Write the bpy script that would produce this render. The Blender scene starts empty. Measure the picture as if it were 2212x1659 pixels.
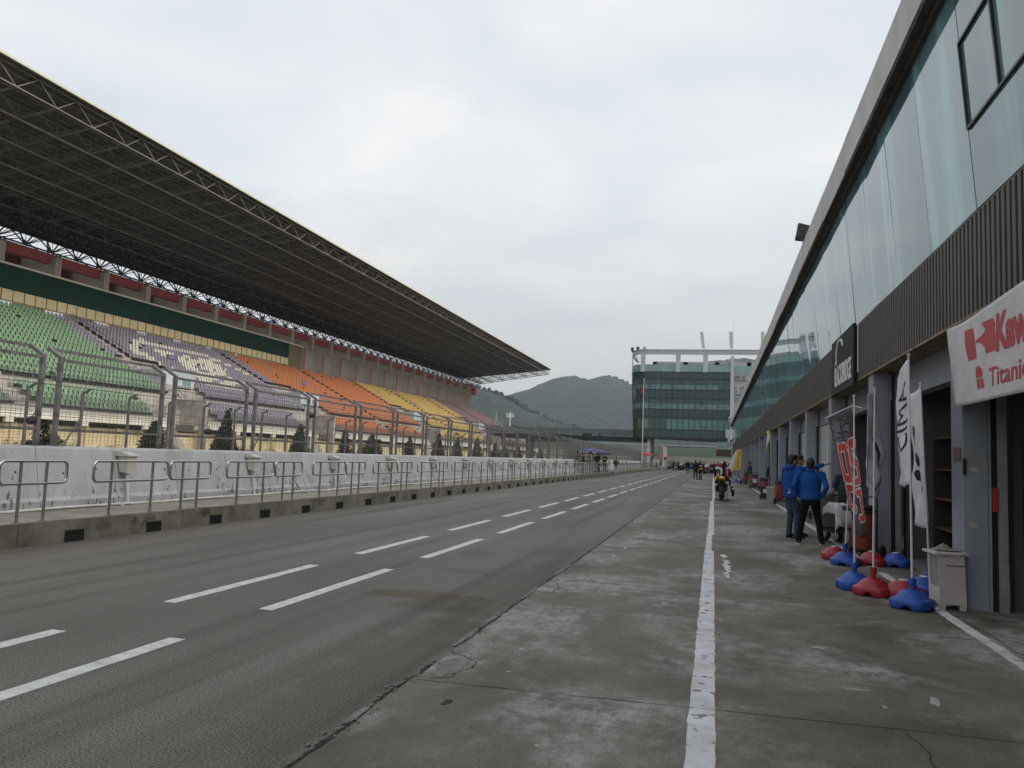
import bpy, bmesh, math, random
from mathutils import Vector, Matrix, noise as mnoise
R = math.radians
random.seed(7)
sc = bpy.context.scene
COL = sc.collection

# ---------------------------------------------------------------- camera
CAMZ = 1.58
camd = bpy.data.cameras.new("camera")
camd.sensor_width = 36.0
camd.lens = 36.0 * 1715.0 / 2212.0
camd.clip_start = 0.1
camd.clip_end = 9000
cam = bpy.data.objects.new("camera", camd)
COL.objects.link(cam)
_f, _cx, _cy = 1715.0, 1106.0, 829.5
_d = Vector(((1541 - _cx) / _f, -(1000 - _cy) / _f, -1.0)).normalized()   # lane direction seen by the lens
_u = Vector((.0388, 1.0, 0.0))
_u.z = (-_u.x * _d.x - _u.y * _d.y) / _d.z
_u.normalize()
_x = _d.cross(_u).normalized()
ROT = Matrix((_x, _d, _u))
cam.matrix_world = Matrix.Translation((0, 0, CAMZ)) @ ROT.to_4x4()
sc.camera = cam

# ---------------------------------------------------------------- sky and sun
SUN_EL, SUN_AZ = R(30), R(100)      # azimuth clockwise from +Y
world = bpy.data.worlds.new("World")
sc.world = world
world.use_nodes = True
nt = world.node_tree
nt.nodes.clear()
def N(tree, kind, **kw):
    n = tree.nodes.new(kind)
    for k, v in kw.items():
        setattr(n, k, v)
    return n
def ramp(tree, stops):
    n = tree.nodes.new('ShaderNodeValToRGB')
    e = n.color_ramp.elements
    while len(e) < len(stops):
        e.new(0.5)
    for i, (p, c) in enumerate(stops):
        e[i].position = p
        e[i].color = c if len(c) == 4 else (*c, 1)
    return n
_sky = N(nt, 'ShaderNodeTexSky', sky_type='NISHITA', sun_disc=False)
_sky.sun_elevation, _sky.sun_rotation = SUN_EL, SUN_AZ
_tc = N(nt, 'ShaderNodeTexCoord')
_sep = N(nt, 'ShaderNodeSeparateXYZ')
nt.links.new(_tc.outputs['Generated'], _sep.inputs[0])
# project the direction on to a flat cloud layer
_zz = N(nt, 'ShaderNodeMath', operation='MAXIMUM'); _zz.inputs[1].default_value = 0.0
nt.links.new(_sep.outputs['Z'], _zz.inputs[0])
_za = N(nt, 'ShaderNodeMath', operation='ADD'); _za.inputs[1].default_value = 0.16
nt.links.new(_zz.outputs[0], _za.inputs[0])
_dx = N(nt, 'ShaderNodeMath', operation='DIVIDE'); _dy = N(nt, 'ShaderNodeMath', operation='DIVIDE')
nt.links.new(_sep.outputs['X'], _dx.inputs[0]); nt.links.new(_za.outputs[0], _dx.inputs[1])
nt.links.new(_sep.outputs['Y'], _dy.inputs[0]); nt.links.new(_za.outputs[0], _dy.inputs[1])
_cmb = N(nt, 'ShaderNodeCombineXYZ')
nt.links.new(_dx.outputs[0], _cmb.inputs[0]); nt.links.new(_dy.outputs[0], _cmb.inputs[1])
_nz = N(nt, 'ShaderNodeTexNoise'); _nz.inputs['Scale'].default_value = 1.55
_nz.inputs['Detail'].default_value = 4.0; _nz.inputs['Roughness'].default_value = 0.45; _nz.inputs['Distortion'].default_value = 0.3
nt.links.new(_cmb.outputs[0], _nz.inputs['Vector'])
# cloud base: white with slate-blue thin parts, greyer towards the horizon (units: strength 0.1)
_cr = ramp(nt, [(0.31, (6.9, 7.45, 8.2)), (0.47, (8.1, 8.4, 8.75)), (0.66, (9.6, 9.55, 9.5))])
nt.links.new(_nz.outputs['Fac'], _cr.inputs[0])
_hz = ramp(nt, [(0.0, (6.3, 6.25, 6.1)), (1.0, (6.3, 6.25, 6.1))])
_hf = N(nt, 'ShaderNodeMapRange'); _hf.inputs['From Min'].default_value = 0.02; _hf.inputs['From Max'].default_value = 0.36
_hf.interpolation_type = 'SMOOTHSTEP'
nt.links.new(_zz.outputs[0], _hf.inputs[0])
_mx = N(nt, 'ShaderNodeMix', data_type='RGBA')
nt.links.new(_hf.outputs[0], _mx.inputs['Factor'])
nt.links.new(_hz.outputs[0], _mx.inputs[6]); nt.links.new(_cr.outputs[0], _mx.inputs[7])
# the cloud is thinner and brighter round the hidden sun
_sdir = (math.sin(SUN_AZ) * math.cos(SUN_EL), math.cos(SUN_AZ) * math.cos(SUN_EL), math.sin(SUN_EL))
_dot = N(nt, 'ShaderNodeVectorMath', operation='DOT_PRODUCT'); _dot.inputs[1].default_value = _sdir
nt.links.new(_tc.outputs['Generated'], _dot.inputs[0])
_gl = N(nt, 'ShaderNodeMapRange', interpolation_type='SMOOTHSTEP'); _gl.inputs['From Min'].default_value = 0.35; _gl.inputs['From Max'].default_value = 1.0; _gl.inputs['To Min'].default_value = 1.0; _gl.inputs['To Max'].default_value = 1.7
nt.links.new(_dot.outputs['Value'], _gl.inputs[0])
_vm = N(nt, 'ShaderNodeVectorMath', operation='SCALE')
nt.links.new(_mx.outputs[2], _vm.inputs[0]); nt.links.new(_gl.outputs[0], _vm.inputs['Scale'])
_m2 = N(nt, 'ShaderNodeMix', data_type='RGBA'); _m2.inputs['Factor'].default_value = 0.93
nt.links.new(_sky.outputs[0], _m2.inputs[6]); nt.links.new(_vm.outputs[0], _m2.inputs[7])
_bg = N(nt, 'ShaderNodeBackground'); _bg.inputs['Strength'].default_value = 0.1
nt.links.new(_m2.outputs[2], _bg.inputs[0])
_wo = N(nt, 'ShaderNodeOutputWorld')
nt.links.new(_bg.outputs[0], _wo.inputs[0])

sund = bpy.data.lights.new("sun", 'SUN')
sund.energy = 1.35
sund.angle = R(20)
sund.color = (1.0, 0.95, 0.87)
sun = bpy.data.objects.new("sun", sund)
COL.objects.link(sun)
_sd = Vector((math.sin(SUN_AZ) * math.cos(SUN_EL), math.cos(SUN_AZ) * math.cos(SUN_EL), math.sin(SUN_EL)))
sun.rotation_euler = _sd.to_track_quat('Z', 'Y').to_euler()
sun.location = (30, -20, 60)

sc.view_settings.view_transform = 'Standard'
sc.view_settings.look = 'None'
sc.view_settings.gamma = 1
sc.view_settings.use_curve_mapping = False
sc.view_settings.exposure = 0.12
sc.cycles.max_bounces = 6
sc.cycles.diffuse_bounces = 3
sc.cycles.transparent_max_bounces = 24

# ---------------------------------------------------------------- materials
def principled(name):
    m = bpy.data.materials.new(name)
    m.use_nodes = True
    return m, m.node_tree, m.node_tree.nodes['Principled BSDF']
MATS = {}
def mat(name, c1, c2=None, scale=4.0, rough=0.7, metal=0.0, bump=0.0, lo=0.38, hi=0.62, detail=5.0, stretch=(1, 1, 1),
        spec=0.5, dirt=None, dscale=1.0, dlo=0.55, dhi=0.75, dstretch=(1, 1, 1), coat=0.0, bscale=None, world_coords=False, rand=0.0):
    """surface with one noise between two colours and an optional second, larger stain noise"""
    if name in MATS:
        return MATS[name]
    m, t, b = principled(name)
    b.inputs['Roughness'].default_value = rough
    b.inputs['Metallic'].default_value = metal
    b.inputs['Specular IOR Level'].default_value = spec
    b.inputs['Coat Weight'].default_value = coat
    c2 = c2 or tuple(x * 0.86 for x in c1)
    tc = N(t, 'ShaderNodeTexCoord')
    src = tc.outputs['Object']
    if world_coords:
        g = N(t, 'ShaderNodeNewGeometry'); src = g.outputs['Position']
    def noise(sca, stv, det):
        mp = N(t, 'ShaderNodeMapping'); mp.inputs['Scale'].default_value = stv
        t.links.new(src, mp.inputs[0])
        n = N(t, 'ShaderNodeTexNoise'); n.inputs['Scale'].default_value = sca; n.inputs['Detail'].default_value = det
        n.inputs['Roughness'].default_value = 0.6
        t.links.new(mp.outputs[0], n.inputs['Vector'])
        return n
    n1 = noise(scale, stretch, detail)
    r1 = ramp(t, [(lo, c2), (hi, c1)])
    t.links.new(n1.outputs['Fac'], r1.inputs[0])
    out = r1.outputs[0]
    if dirt:
        n2 = noise(dscale, dstretch, 6)
        r2 = ramp(t, [(dlo, (0, 0, 0)), (dhi, (1, 1, 1))])
        t.links.new(n2.outputs['Fac'], r2.inputs[0])
        mx = N(t, 'ShaderNodeMix', data_type='RGBA')
        t.links.new(r2.outputs[0], mx.inputs['Factor'])
        t.links.new(out, mx.inputs[6]); mx.inputs[7].default_value = (*dirt, 1)
        out = mx.outputs[2]
    if rand:
        oi = N(t, 'ShaderNodeObjectInfo')
        mr = N(t, 'ShaderNodeMapRange'); mr.inputs['To Min'].default_value = 1 - rand; mr.inputs['To Max'].default_value = 1 + rand
        t.links.new(oi.outputs['Random'], mr.inputs[0])
        hs = N(t, 'ShaderNodeHueSaturation')
        t.links.new(mr.outputs[0], hs.inputs['Value']); t.links.new(out, hs.inputs['Color'])
        out = hs.outputs[0]
    t.links.new(out, b.inputs['Base Color'])
    if bump:
        n3 = noise(bscale or scale * 3, (1, 1, 1), 4)
        bp = N(t, 'ShaderNodeBump'); bp.inputs['Strength'].default_value = bump; bp.inputs['Distance'].default_value = 0.02
        t.links.new(n3.outputs['Fac'], bp.inputs['Height'])
        t.links.new(bp.outputs[0], b.inputs['Normal'])
    MATS[name] = m
    return m

# ---------------------------------------------------------------- mesh builder
class MB:
    def __init__(s):
        s.v, s.f, s.m = [], [], []
        s.cur = 0
    def face(s, pts, m=None):
        i = len(s.v)
        s.v += [tuple(p) for p in pts]
        s.f.append(tuple(range(i, i + len(pts))))
        s.m.append(s.cur if m is None else m)
    def box(s, x0, x1, y0, y1, z0, z1, m=None):
        i = len(s.v)
        s.v += [(x, y, z) for z in (z0, z1) for y in (y0, y1) for x in (x0, x1)]
        for q in ((0, 2, 3, 1), (4, 5, 7, 6), (0, 1, 5, 4), (2, 6, 7, 3), (0, 4, 6, 2), (1, 3, 7, 5)):
            s.f.append(tuple(i + k for k in q)); s.m.append(s.cur if m is None else m)
        return s
    def rbox(s, c, sz, b=0.01, rot=None, m=None):
        """box with chamfered vertical+horizontal edges (24 verts)"""
        hx, hy, hz = sz[0] / 2, sz[1] / 2, sz[2] / 2
        b = min(b, hx * .9, hy * .9, hz * .9)
        bm = bmesh.new()
        bmesh.ops.create_cube(bm, size=1.0)
        for v in bm.verts:
            v.co = Vector((v.co.x * 2 * hx, v.co.y * 2 * hy, v.co.z * 2 * hz))
        bmesh.ops.bevel(bm, geom=bm.edges[:], offset=b, segments=2, affect='EDGES', profile=0.5)
        M_ = Matrix.Translation(c) @ (rot.to_4x4() if rot else Matrix.Identity(4))
        i = len(s.v)
        bm.verts.index_update()
        s.v += [tuple(M_ @ v.co) for v in bm.verts]
        for f in bm.faces:
            s.f.append(tuple(i + v.index for v in f.verts)); s.m.append(s.cur if m is None else m)
        bm.free()
        return s
    def ring(s, pts):
        i = len(s.v); s.v += [tuple(p) for p in pts]; return list(range(i, i + len(pts)))
    def skin(s, a, b, m=None, close=True):
        n = len(a)
        for k in range(n if close else n - 1):
            s.f.append((a[k], a[(k + 1) % n], b[(k + 1) % n], b[k])); s.m.append(s.cur if m is None else m)
    def cap(s, a, flip=False, m=None):
        s.f.append(tuple(reversed(a)) if flip else tuple(a)); s.m.append(s.cur if m is None else m)
    def tube(s, pts, r, n=6, m=None, caps=True):
        pts = [Vector(p) for p in pts]
        rs = r if isinstance(r, (list, tuple)) else [r] * len(pts)
        prev = None
        up = None
        first = None
        for k, p in enumerate(pts):
            if k == 0: t = pts[1] - p
            elif k == len(pts) - 1: t = p - pts[k - 1]
            else: t = (pts[k + 1] - p).normalized() + (p - pts[k - 1]).normalized()
            if t.length < 1e-9: t = Vector((0, 0, 1))
            t.normalize()
            if up is None:
                up = Vector((0, 0, 1)) if abs(t.z) < .9 else Vector((0, 1, 0))
            a = t.cross(up); 
            if a.length < 1e-6: a = t.orthogonal()
            a.normalize(); b = a.cross(t).normalized(); up = b
            rg = s.ring([p + (a * math.cos(2 * math.pi * j / n + math.pi / n) + b * math.sin(2 * math.pi * j / n + math.pi / n)) * rs[k] for j in range(n)])
            if prev: s.skin(prev, rg, m)
            else: first = rg
            prev = rg
        if caps:
            s.cap(first, True, m); s.cap(prev, False, m)
        return s
    def loft(s, rings, n=16, m=None, caps=True):
        """rings: (centre, rx, ry, yaw) horizontal ellipses"""
        prev = first = None
        for c, rx, ry, yaw in rings:
            cs, sn = math.cos(yaw), math.sin(yaw)
            pts = []
            for j in range(n):
                a = 2 * math.pi * j / n
                x, y = rx * math.cos(a), ry * math.sin(a)
                pts.append((c[0] + x * cs - y * sn, c[1] + x * sn + y * cs, c[2]))
            rg = s.ring(pts)
            if prev: s.skin(prev, rg, m)
            else: first = rg
            prev = rg
        if caps:
            s.cap(first, True, m); s.cap(prev, False, m)
        return s
    def ball(s, c, r, nu=12, nv=8, m=None, mat3=None):
        c = Vector(c)
        rx, ry, rz = r if isinstance(r, (tuple, list)) else (r, r, r)
        rows = []
        def P(x, y, z):
            v = Vector((x * rx, y * ry, z * rz))
            if mat3: v = mat3 @ v
            return c + v
        top = s.ring([P(0, 0, 1)])[0]
        for i in range(1, nv):
            ph = math.pi * i / nv
            rows.append(s.ring([P(math.sin(ph) * math.cos(2 * math.pi * j / nu), math.sin(ph) * math.sin(2 * math.pi * j / nu), math.cos(ph)) for j in range(nu)]))
        bot = s.ring([P(0, 0, -1)])[0]
        mm = s.cur if m is None else m
        for j in range(nu):
            s.f.append((top, rows[0][j], rows[0][(j + 1) % nu])); s.m.append(mm)
            s.f.append((bot, rows[-1][(j + 1) % nu], rows[-1][j])); s.m.append(mm)
        for a, b in zip(rows, rows[1:]):
            for j in range(nu):
                s.f.append((a[j], b[j], b[(j + 1) % nu], a[(j + 1) % nu])); s.m.append(mm)
        return s
    def capsule(s, p, q, r1, r2, n=10, m=None):
        p, q = Vector(p), Vector(q)
        d = (q - p); L = d.length; d.normalize()
        pts = [p - d * r1 * .98, p - d * r1 * .7, p, q, q + d * r2 * .7, q + d * r2 * .98]
        return s.tube(pts, [r1 * .2, r1 * .72, r1, r2, r2 * .72, r2 * .2], n, m)
    def lathe(s, prof, n=16, c=(0, 0, 0), m=None):
        prev = None
        for r, z in prof:
            rg = s.ring([(c[0] + r * math.cos(2 * math.pi * j / n), c[1] + r * math.sin(2 * math.pi * j / n), c[2] + z) for j in range(n)])
            if prev: s.skin(prev, rg, m)
            else: s.cap(rg, True, m)
            prev = rg
        s.cap(prev, False, m)
        return s
    def torus(s, c, R_, r, axis='x', nu=20, nv=8, m=None, squash=1.0):
        c = Vector(c); rings = []
        for i in range(nu):
            a = 2 * math.pi * i / nu
            pts = []
            for j in range(nv):
                b = 2 * math.pi * j / nv
                rad = R_ + r * math.cos(b); h = r * squash * math.sin(b)
                if axis == 'x': pts.append(c + Vector((h, rad * math.cos(a), rad * math.sin(a))))
                elif axis == 'y': pts.append(c + Vector((rad * math.cos(a), h, rad * math.sin(a))))
                else: pts.append(c + Vector((rad * math.cos(a), rad * math.sin(a), h)))
            rings.append(s.ring(pts))
        for i in range(nu):
            s.skin(rings[i], rings[(i + 1) % nu], m)
        return s
    def prism(s, poly, axis, a0, a1, m=None):
        """extrude 2-D outline along an axis ('x': poly in (y,z), 'y': (x,z), 'z': (x,y))"""
        def P(u, v, w):
            return {'x': (w, u, v), 'y': (u, w, v), 'z': (u, v, w)}[axis]
        a = s.ring([P(u, v, a0) for u, v in poly]); b = s.ring([P(u, v, a1) for u, v in poly])
        s.skin(a, b, m); s.cap(a, True, m); s.cap(b, False, m)
        return s
    def mesh(s, name, mats, smooth=False, fix=True):
        me = bpy.data.meshes.new(name)
        me.from_pydata(s.v, [], s.f)
        for x in (mats if isinstance(mats, (list, tuple)) else [mats]):
            me.materials.append(x)
        if any(s.m):
            me.polygons.foreach_set('material_index', s.m)
        if fix:
            bm = bmesh.new(); bm.from_mesh(me)
            bmesh.ops.recalc_face_normals(bm, faces=bm.faces[:])
            bm.to_mesh(me); bm.free()
        if smooth:
            me.polygons.foreach_set('use_smooth', [True] * len(me.polygons))
            if smooth is not True:
                me.set_sharp_from_angle(angle=R(smooth))
        me.update()
        return me
    def build(s, name, mats, parent=None, smooth=False, loc=None, fix=True):
        return link(name, s.mesh(name, mats, smooth, fix), parent, loc)

def link(name, data, parent=None, loc=None, rz=0.0):
    o = bpy.data.objects.new(name, data)
    COL.objects.link(o)
    if parent: o.parent = parent
    if loc: o.location = loc
    if rz: o.rotation_euler = (0, 0, rz)
    return o
def tag(o, label, cat, group=None, kind=None):
    if label: o['label'] = label
    if cat: o['category'] = cat
    if group: o['group'] = group
    if kind: o['kind'] = kind
    return o
def thing(name, label, cat, loc=(0, 0, 0), rz=0.0, group=None):
    o = link(name, None, None, loc, rz)
    o.empty_display_size = .2
    return tag(o, label, cat, group)
def struct(name, mb, mats, smooth=False):
    o = mb.build(name, mats, None, smooth)
    o['kind'] = 'structure'
    return o
KIDS = {}
def tree_of(o):
    return [c for c in bpy.data.objects if c.parent == o]
def dup(r, loc, rz=None, label=None, kids=None, scale=None):
    c = r.copy(); COL.objects.link(c); c.location = loc
    if rz is not None: c.rotation_euler = (0, 0, rz)
    if scale: c.scale = scale
    if label: c['label'] = label
    for ch in (kids if kids is not None else tree_of(r)):
        d = ch.copy(); COL.objects.link(d); d.parent = c
        for g in (tree_of(ch) if kids is None else []):
            e = g.copy(); COL.objects.link(e); e.parent = d
    return c
_ones = 'first second third fourth fifth sixth seventh eighth ninth tenth eleventh twelfth thirteenth fourteenth fifteenth sixteenth seventeenth eighteenth nineteenth'.split()
_tens = {20: 'twentieth', 30: 'thirtieth', 40: 'fortieth', 50: 'fiftieth'}
_tp = {2: 'twenty', 3: 'thirty', 4: 'forty', 5: 'fifty'}
def nth(i):
    i += 1
    if i < 20: return _ones[i - 1]
    if i in _tens: return _tens[i]
    return _tp[i // 10] + '-' + _ones[i % 10 - 1]
def text_mesh(txt, size, extrude=0.0, bold=0.0, align='LEFT', sx=1.0, shear=0.0):
    cu = bpy.data.curves.new('txt', 'FONT')
    cu.body = txt; cu.size = size; cu.extrude = extrude; cu.offset = bold; cu.align_x = align; cu.shear = shear
    o = bpy.data.objects.new('txt', cu); COL.objects.link(o)
    dg = bpy.context.evaluated_depsgraph_get()
    me = bpy.data.meshes.new_from_object(o.evaluated_get(dg))
    bpy.data.objects.remove(o); bpy.data.curves.remove(cu)
    for v in me.vertices: v.co.x *= sx
    return me
def add_mesh(mb, me, M_, m=None):
    i = len(mb.v)
    mb.v += [tuple(M_ @ v.co) for v in me.vertices]
    for p in me.polygons:
        mb.f.append(tuple(i + k for k in p.vertices)); mb.m.append(mb.cur if m is None else m)
def sees(p, margin=0.0):
    """is a point inside the photograph's frame"""
    c = ROT.transposed() @ (Vector(p) - Vector((0, 0, CAMZ)))
    if c.z > -.1: return False
    u, v = _f * c.x / -c.z / 1106.0, _f * c.y / -c.z / 829.5
    return abs(u) < 1 + margin and abs(v) < 1 + margin
# ================================================================ ground, lane, paint
def asphalt(name, c1, c2, speck=0.5, spots=()):
    m, t, b = principled(name)
    g = N(t, 'ShaderNodeNewGeometry')
    def nz(sc_, det, st=(1, 1, 1)):
        mp = N(t, 'ShaderNodeMapping'); mp.inputs['Scale'].default_value = st
        t.links.new(g.outputs['Position'], mp.inputs[0])
        n = N(t, 'ShaderNodeTexNoise'); n.inputs['Scale'].default_value = sc_; n.inputs['Detail'].default_value = det
        t.links.new(mp.outputs[0], n.inputs['Vector']); return n
    big = nz(0.33, 6, (1.6, .35, 1)); r1 = ramp(t, [(.35, c2), (.65, c1)]); t.links.new(big.outputs['Fac'], r1.inputs[0])
    fine = nz(85, 3); r2 = ramp(t, [(.35, (1 - speck,) * 3), (.5, (1, 1, 1)), (.68, (1 + speck * 1.3, 1 + speck * 1.25, 1 + speck * 1.2))])
    t.links.new(fine.outputs['Fac'], r2.inputs[0])
    mx = N(t, 'ShaderNodeMix', data_type='RGBA', blend_type='MULTIPLY'); mx.inputs['Factor'].default_value = 1
    t.links.new(r1.outputs[0], mx.inputs[6]); t.links.new(r2.outputs[0], mx.inputs[7])
    # long tyre-dark wear streaks with their own shape
    st = nz(1.0, 5, (2.2, .06, 1)); r3 = ramp(t, [(.50, (1, 1, 1)), (.66, (.66, .65, .63))]); t.links.new(st.outputs['Fac'], r3.inputs[0])
    m3 = N(t, 'ShaderNodeMix', data_type='RGBA', blend_type='MULTIPLY'); m3.inputs['Factor'].default_value = 1
    t.links.new(mx.outputs[2], m3.inputs[6]); t.links.new(r3.outputs[0], m3.inputs[7])
    out = m3.outputs[2]
    # spilled-oil and mud stains, each with its own place and ragged edge
    if spots:
        ns = nz(2.6, 6)
        for (sx, sy, rx, ry, col, st_) in spots:
            mp = N(t, 'ShaderNodeMapping', vector_type='POINT'); mp.inputs['Location'].default_value = (-sx / rx, -sy / ry, 0); mp.inputs['Scale'].default_value = (1 / rx, 1 / ry, 0)
            t.links.new(g.outputs['Position'], mp.inputs[0])
            ln = N(t, 'ShaderNodeVectorMath', operation='LENGTH'); t.links.new(mp.outputs[0], ln.inputs[0])
            ad = N(t, 'ShaderNodeMath', operation='MULTIPLY_ADD'); ad.inputs[1].default_value = 1.5; t.links.new(ns.outputs['Fac'], ad.inputs[0]); t.links.new(ln.outputs['Value'], ad.inputs[2])
            rp = ramp(t, [(.46, (st_,) * 3), (.62, (0, 0, 0))]); 
            hv = N(t, 'ShaderNodeMath', operation='MULTIPLY'); hv.inputs[1].default_value = .3; t.links.new(ad.outputs[0], hv.inputs[0]); t.links.new(hv.outputs[0], rp.inputs[0])
            mm = N(t, 'ShaderNodeMix', data_type='RGBA', blend_type='MULTIPLY'); t.links.new(rp.outputs[0], mm.inputs['Factor']); t.links.new(out, mm.inputs[6]); mm.inputs[7].default_value = (*col, 1)
            out = mm.outputs[2]
    t.links.new(out, b.inputs['Base Color'])
    b.inputs['Roughness'].default_value = .74; b.inputs['Specular IOR Level'].default_value = .35
    bp = N(t, 'ShaderNodeBump'); bp.inputs['Strength'].default_value = .11; bp.inputs['Distance'].default_value = .006
    t.links.new(fine.outputs['Fac'], bp.inputs['Height']); t.links.new(bp.outputs[0], b.inputs['Normal'])
    return m
def apron_mat():
    m, t, b = principled('apron_concrete'); b.inputs['Specular IOR Level'].default_value = .25
    g = N(t, 'ShaderNodeNewGeometry')
    def nz(sc_, det, st=(1, 1, 1), rough=.6, dist=0.0):
        mp = N(t, 'ShaderNodeMapping'); mp.inputs['Scale'].default_value = st
        t.links.new(g.outputs['Position'], mp.inputs[0])
        n = N(t, 'ShaderNodeTexNoise'); n.inputs['Scale'].default_value = sc_; n.inputs['Detail'].default_value = det
        n.inputs['Roughness'].default_value = rough; n.inputs['Distortion'].default_value = dist
        t.links.new(mp.outputs[0], n.inputs['Vector']); return n
    def mul(a, r, fac=1.0, mode='MULTIPLY'):
        mx = N(t, 'ShaderNodeMix', data_type='RGBA', blend_type=mode); mx.inputs['Factor'].default_value = fac
        t.links.new(a, mx.inputs[6]); t.links.new(r, mx.inputs[7]); return mx.outputs[2]
    base = nz(1.1, 8, (1, .8, 1), .65); r = ramp(t, [(.34, (.080, .071, .053)), (.5, (.136, .122, .096)), (.66, (.195, .178, .150))])
    t.links.new(base.outputs['Fac'], r.inputs[0]); out = r.outputs[0]
    # pale laitance scuffs
    sc1 = nz(.50, 10, (.9, .8, 1), .66, .5); r2 = ramp(t, [(.47, (0, 0, 0)), (.60, (1, 1, 1))]); t.links.new(sc1.outputs['Fac'], r2.inputs[0])
    sc2 = nz(5, 8, (1.1, .9, 1), .75); r3 = ramp(t, [(.38, (0, 0, 0)), (.58, (.9, .9, .9))]); t.links.new(sc2.outputs['Fac'], r3.inputs[0])
    f = mul(r2.outputs[0], r3.outputs[0])
    mx = N(t, 'ShaderNodeMix', data_type='RGBA'); t.links.new(f, mx.inputs['Factor']); t.links.new(out, mx.inputs[6]); mx.inputs[7].default_value = (.36, .358, .35, 1)
    out = mx.outputs[2]
    # dark oily traffic patches and fine grit
    dk = nz(.42, 6, (1.2, .5, 1), .6); r4 = ramp(t, [(.44, (1, 1, 1)), (.64, (.62, .60, .55))]); t.links.new(dk.outputs['Fac'], r4.inputs[0]); out = mul(out, r4.outputs[0])
    gr = nz(70, 3); r5 = ramp(t, [(.35, (.78, .78, .78)), (.65, (1.2, 1.2, 1.2))]); t.links.new(gr.outputs['Fac'], r5.inputs[0]); out = mul(out, r5.outputs[0])
    sp = nz(11, 4, (1, 1.6, 1)); r6 = ramp(t, [(.70, (0, 0, 0)), (.74, (1, 1, 1))]); t.links.new(sp.outputs['Fac'], r6.inputs[0])
    m2 = N(t, 'ShaderNodeMix', data_type='RGBA'); t.links.new(r6.outputs[0], m2.inputs['Factor']); t.links.new(out, m2.inputs[6]); m2.inputs[7].default_value = (.26, .255, .245, 1); out = m2.outputs[2]
    t.links.new(out, b.inputs['Base Color'])
    rr = ramp(t, [(.3, (.55,) * 3), (.7, (.8,) * 3)]); t.links.new(base.outputs['Fac'], rr.inputs[0]); t.links.new(rr.outputs[0], b.inputs['Roughness'])
    bp = N(t, 'ShaderNodeBump'); bp.inputs['Strength'].default_value = .3; bp.inputs['Distance'].default_value = .01
    t.links.new(gr.outputs['Fac'], bp.inputs['Height']); t.links.new(bp.outputs[0], b.inputs['Normal'])
    return m
M_ASPH = asphalt('lane_asphalt', (.146, .134, .117), (.102, .093, .080), .68, [(-3.05, 8.45, .62, .26, (.72, .60, .45), 1.0), (-2.75, 7.95, .42, .32, (.66, .60, .52), .8), (-3.6, 12.3, .3, .45, (.7, .68, .65), .7), (-3.2, 10.4, .4, .2, (.7, .68, .65), .7), (-2.6, 13.2, .35, .7, (.72, .7, .67), .7), (-2.35, 5.6, .35, 2.6, (.68, .64, .58), .75), (-2.3, 9.6, .3, 2.6, (.68, .64, .58), .7), (-9.2, 11, .6, 5, (.8, .72, .62), .5)])
M_TRACK = asphalt('track_asphalt', (.075, .072, .068), (.06, .057, .052), .4)
M_APRON = apron_mat()
M_GRASS = mat('rough_grass', (.085, .10, .045), (.05, .062, .028), scale=1.2, rough=.95, dirt=(.12, .10, .07), dscale=.15, world_coords=True)
M_PAINT = mat('road_paint', (.62, .62, .60), (.50, .50, .48), scale=6, rough=.6, dirt=(.28, .27, .25), dscale=14, dlo=.56, dhi=.70, world_coords=True)
M_WORN = mat('worn_white_paint', (.62, .63, .65), (.46, .46, .46), scale=3, rough=.65, dirt=(.15, .135, .115), dscale=8, dlo=.57, dhi=.64, dstretch=(1, 1, 1), world_coords=True)
M_CRACK = mat('crack_dirt', (.022, .02, .017), (.035, .03, .025), scale=9, rough=.95, world_coords=True)
M_PATCH = mat('patch_mortar', (.20, .19, .175), (.13, .12, .11), scale=7, rough=.85, bump=.3, world_coords=True)

b = MB()
G = 5200
b.face([(-G, -600, -.06), (G, -600, -.06), (G, G, -.06), (-G, G, -.06)])
struct('ground', b, M_GRASS)

b = MB(); b.box(-9.60, -1.9, -40, 330, -.05, 0.0); struct('pit_lane', b, M_ASPH)
b = MB(); b.box(-26.0, -11.45, -40, 600, -.05, -.01); struct('race_track', b, M_TRACK)
# concrete apron with a ragged edge against the lane
rnd = random.Random(3)
ys = [-12 + .16 * i for i in range(0, 560)] + [78 + 2.0 * i for i in range(127)]
def edge_x(y):
    return -2.0 + .035 * mnoise.noise(Vector((y * 1.1, 3.1, 0))) + .02 * mnoise.noise(Vector((y * 5.3, 9.1, 0)))
b = MB()
for y0, y1 in zip(ys, ys[1:]):
    b.face([(edge_x(y0), y0, .004), (3.2, y0, .004), (3.2, y1, .004), (edge_x(y1), y1, .004)])
for y0, y1 in zip(ys, ys[1:]):
    b.face([(edge_x(y0), y0, .004), (edge_x(y1), y1, .004), (edge_x(y1), y1, -.04), (edge_x(y0), y0, -.04)])
o = b.build('concrete_apron', M_APRON, fix=False); o['kind'] = 'structure'
b = MB(); b.box(3.2, 30, -30, 330, -.05, .006)
struct('paddock_slab', b, mat('pad_concrete', (.19, .185, .175), (.14, .135, .125), scale=1.5, rough=.8, world_coords=True))

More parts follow.
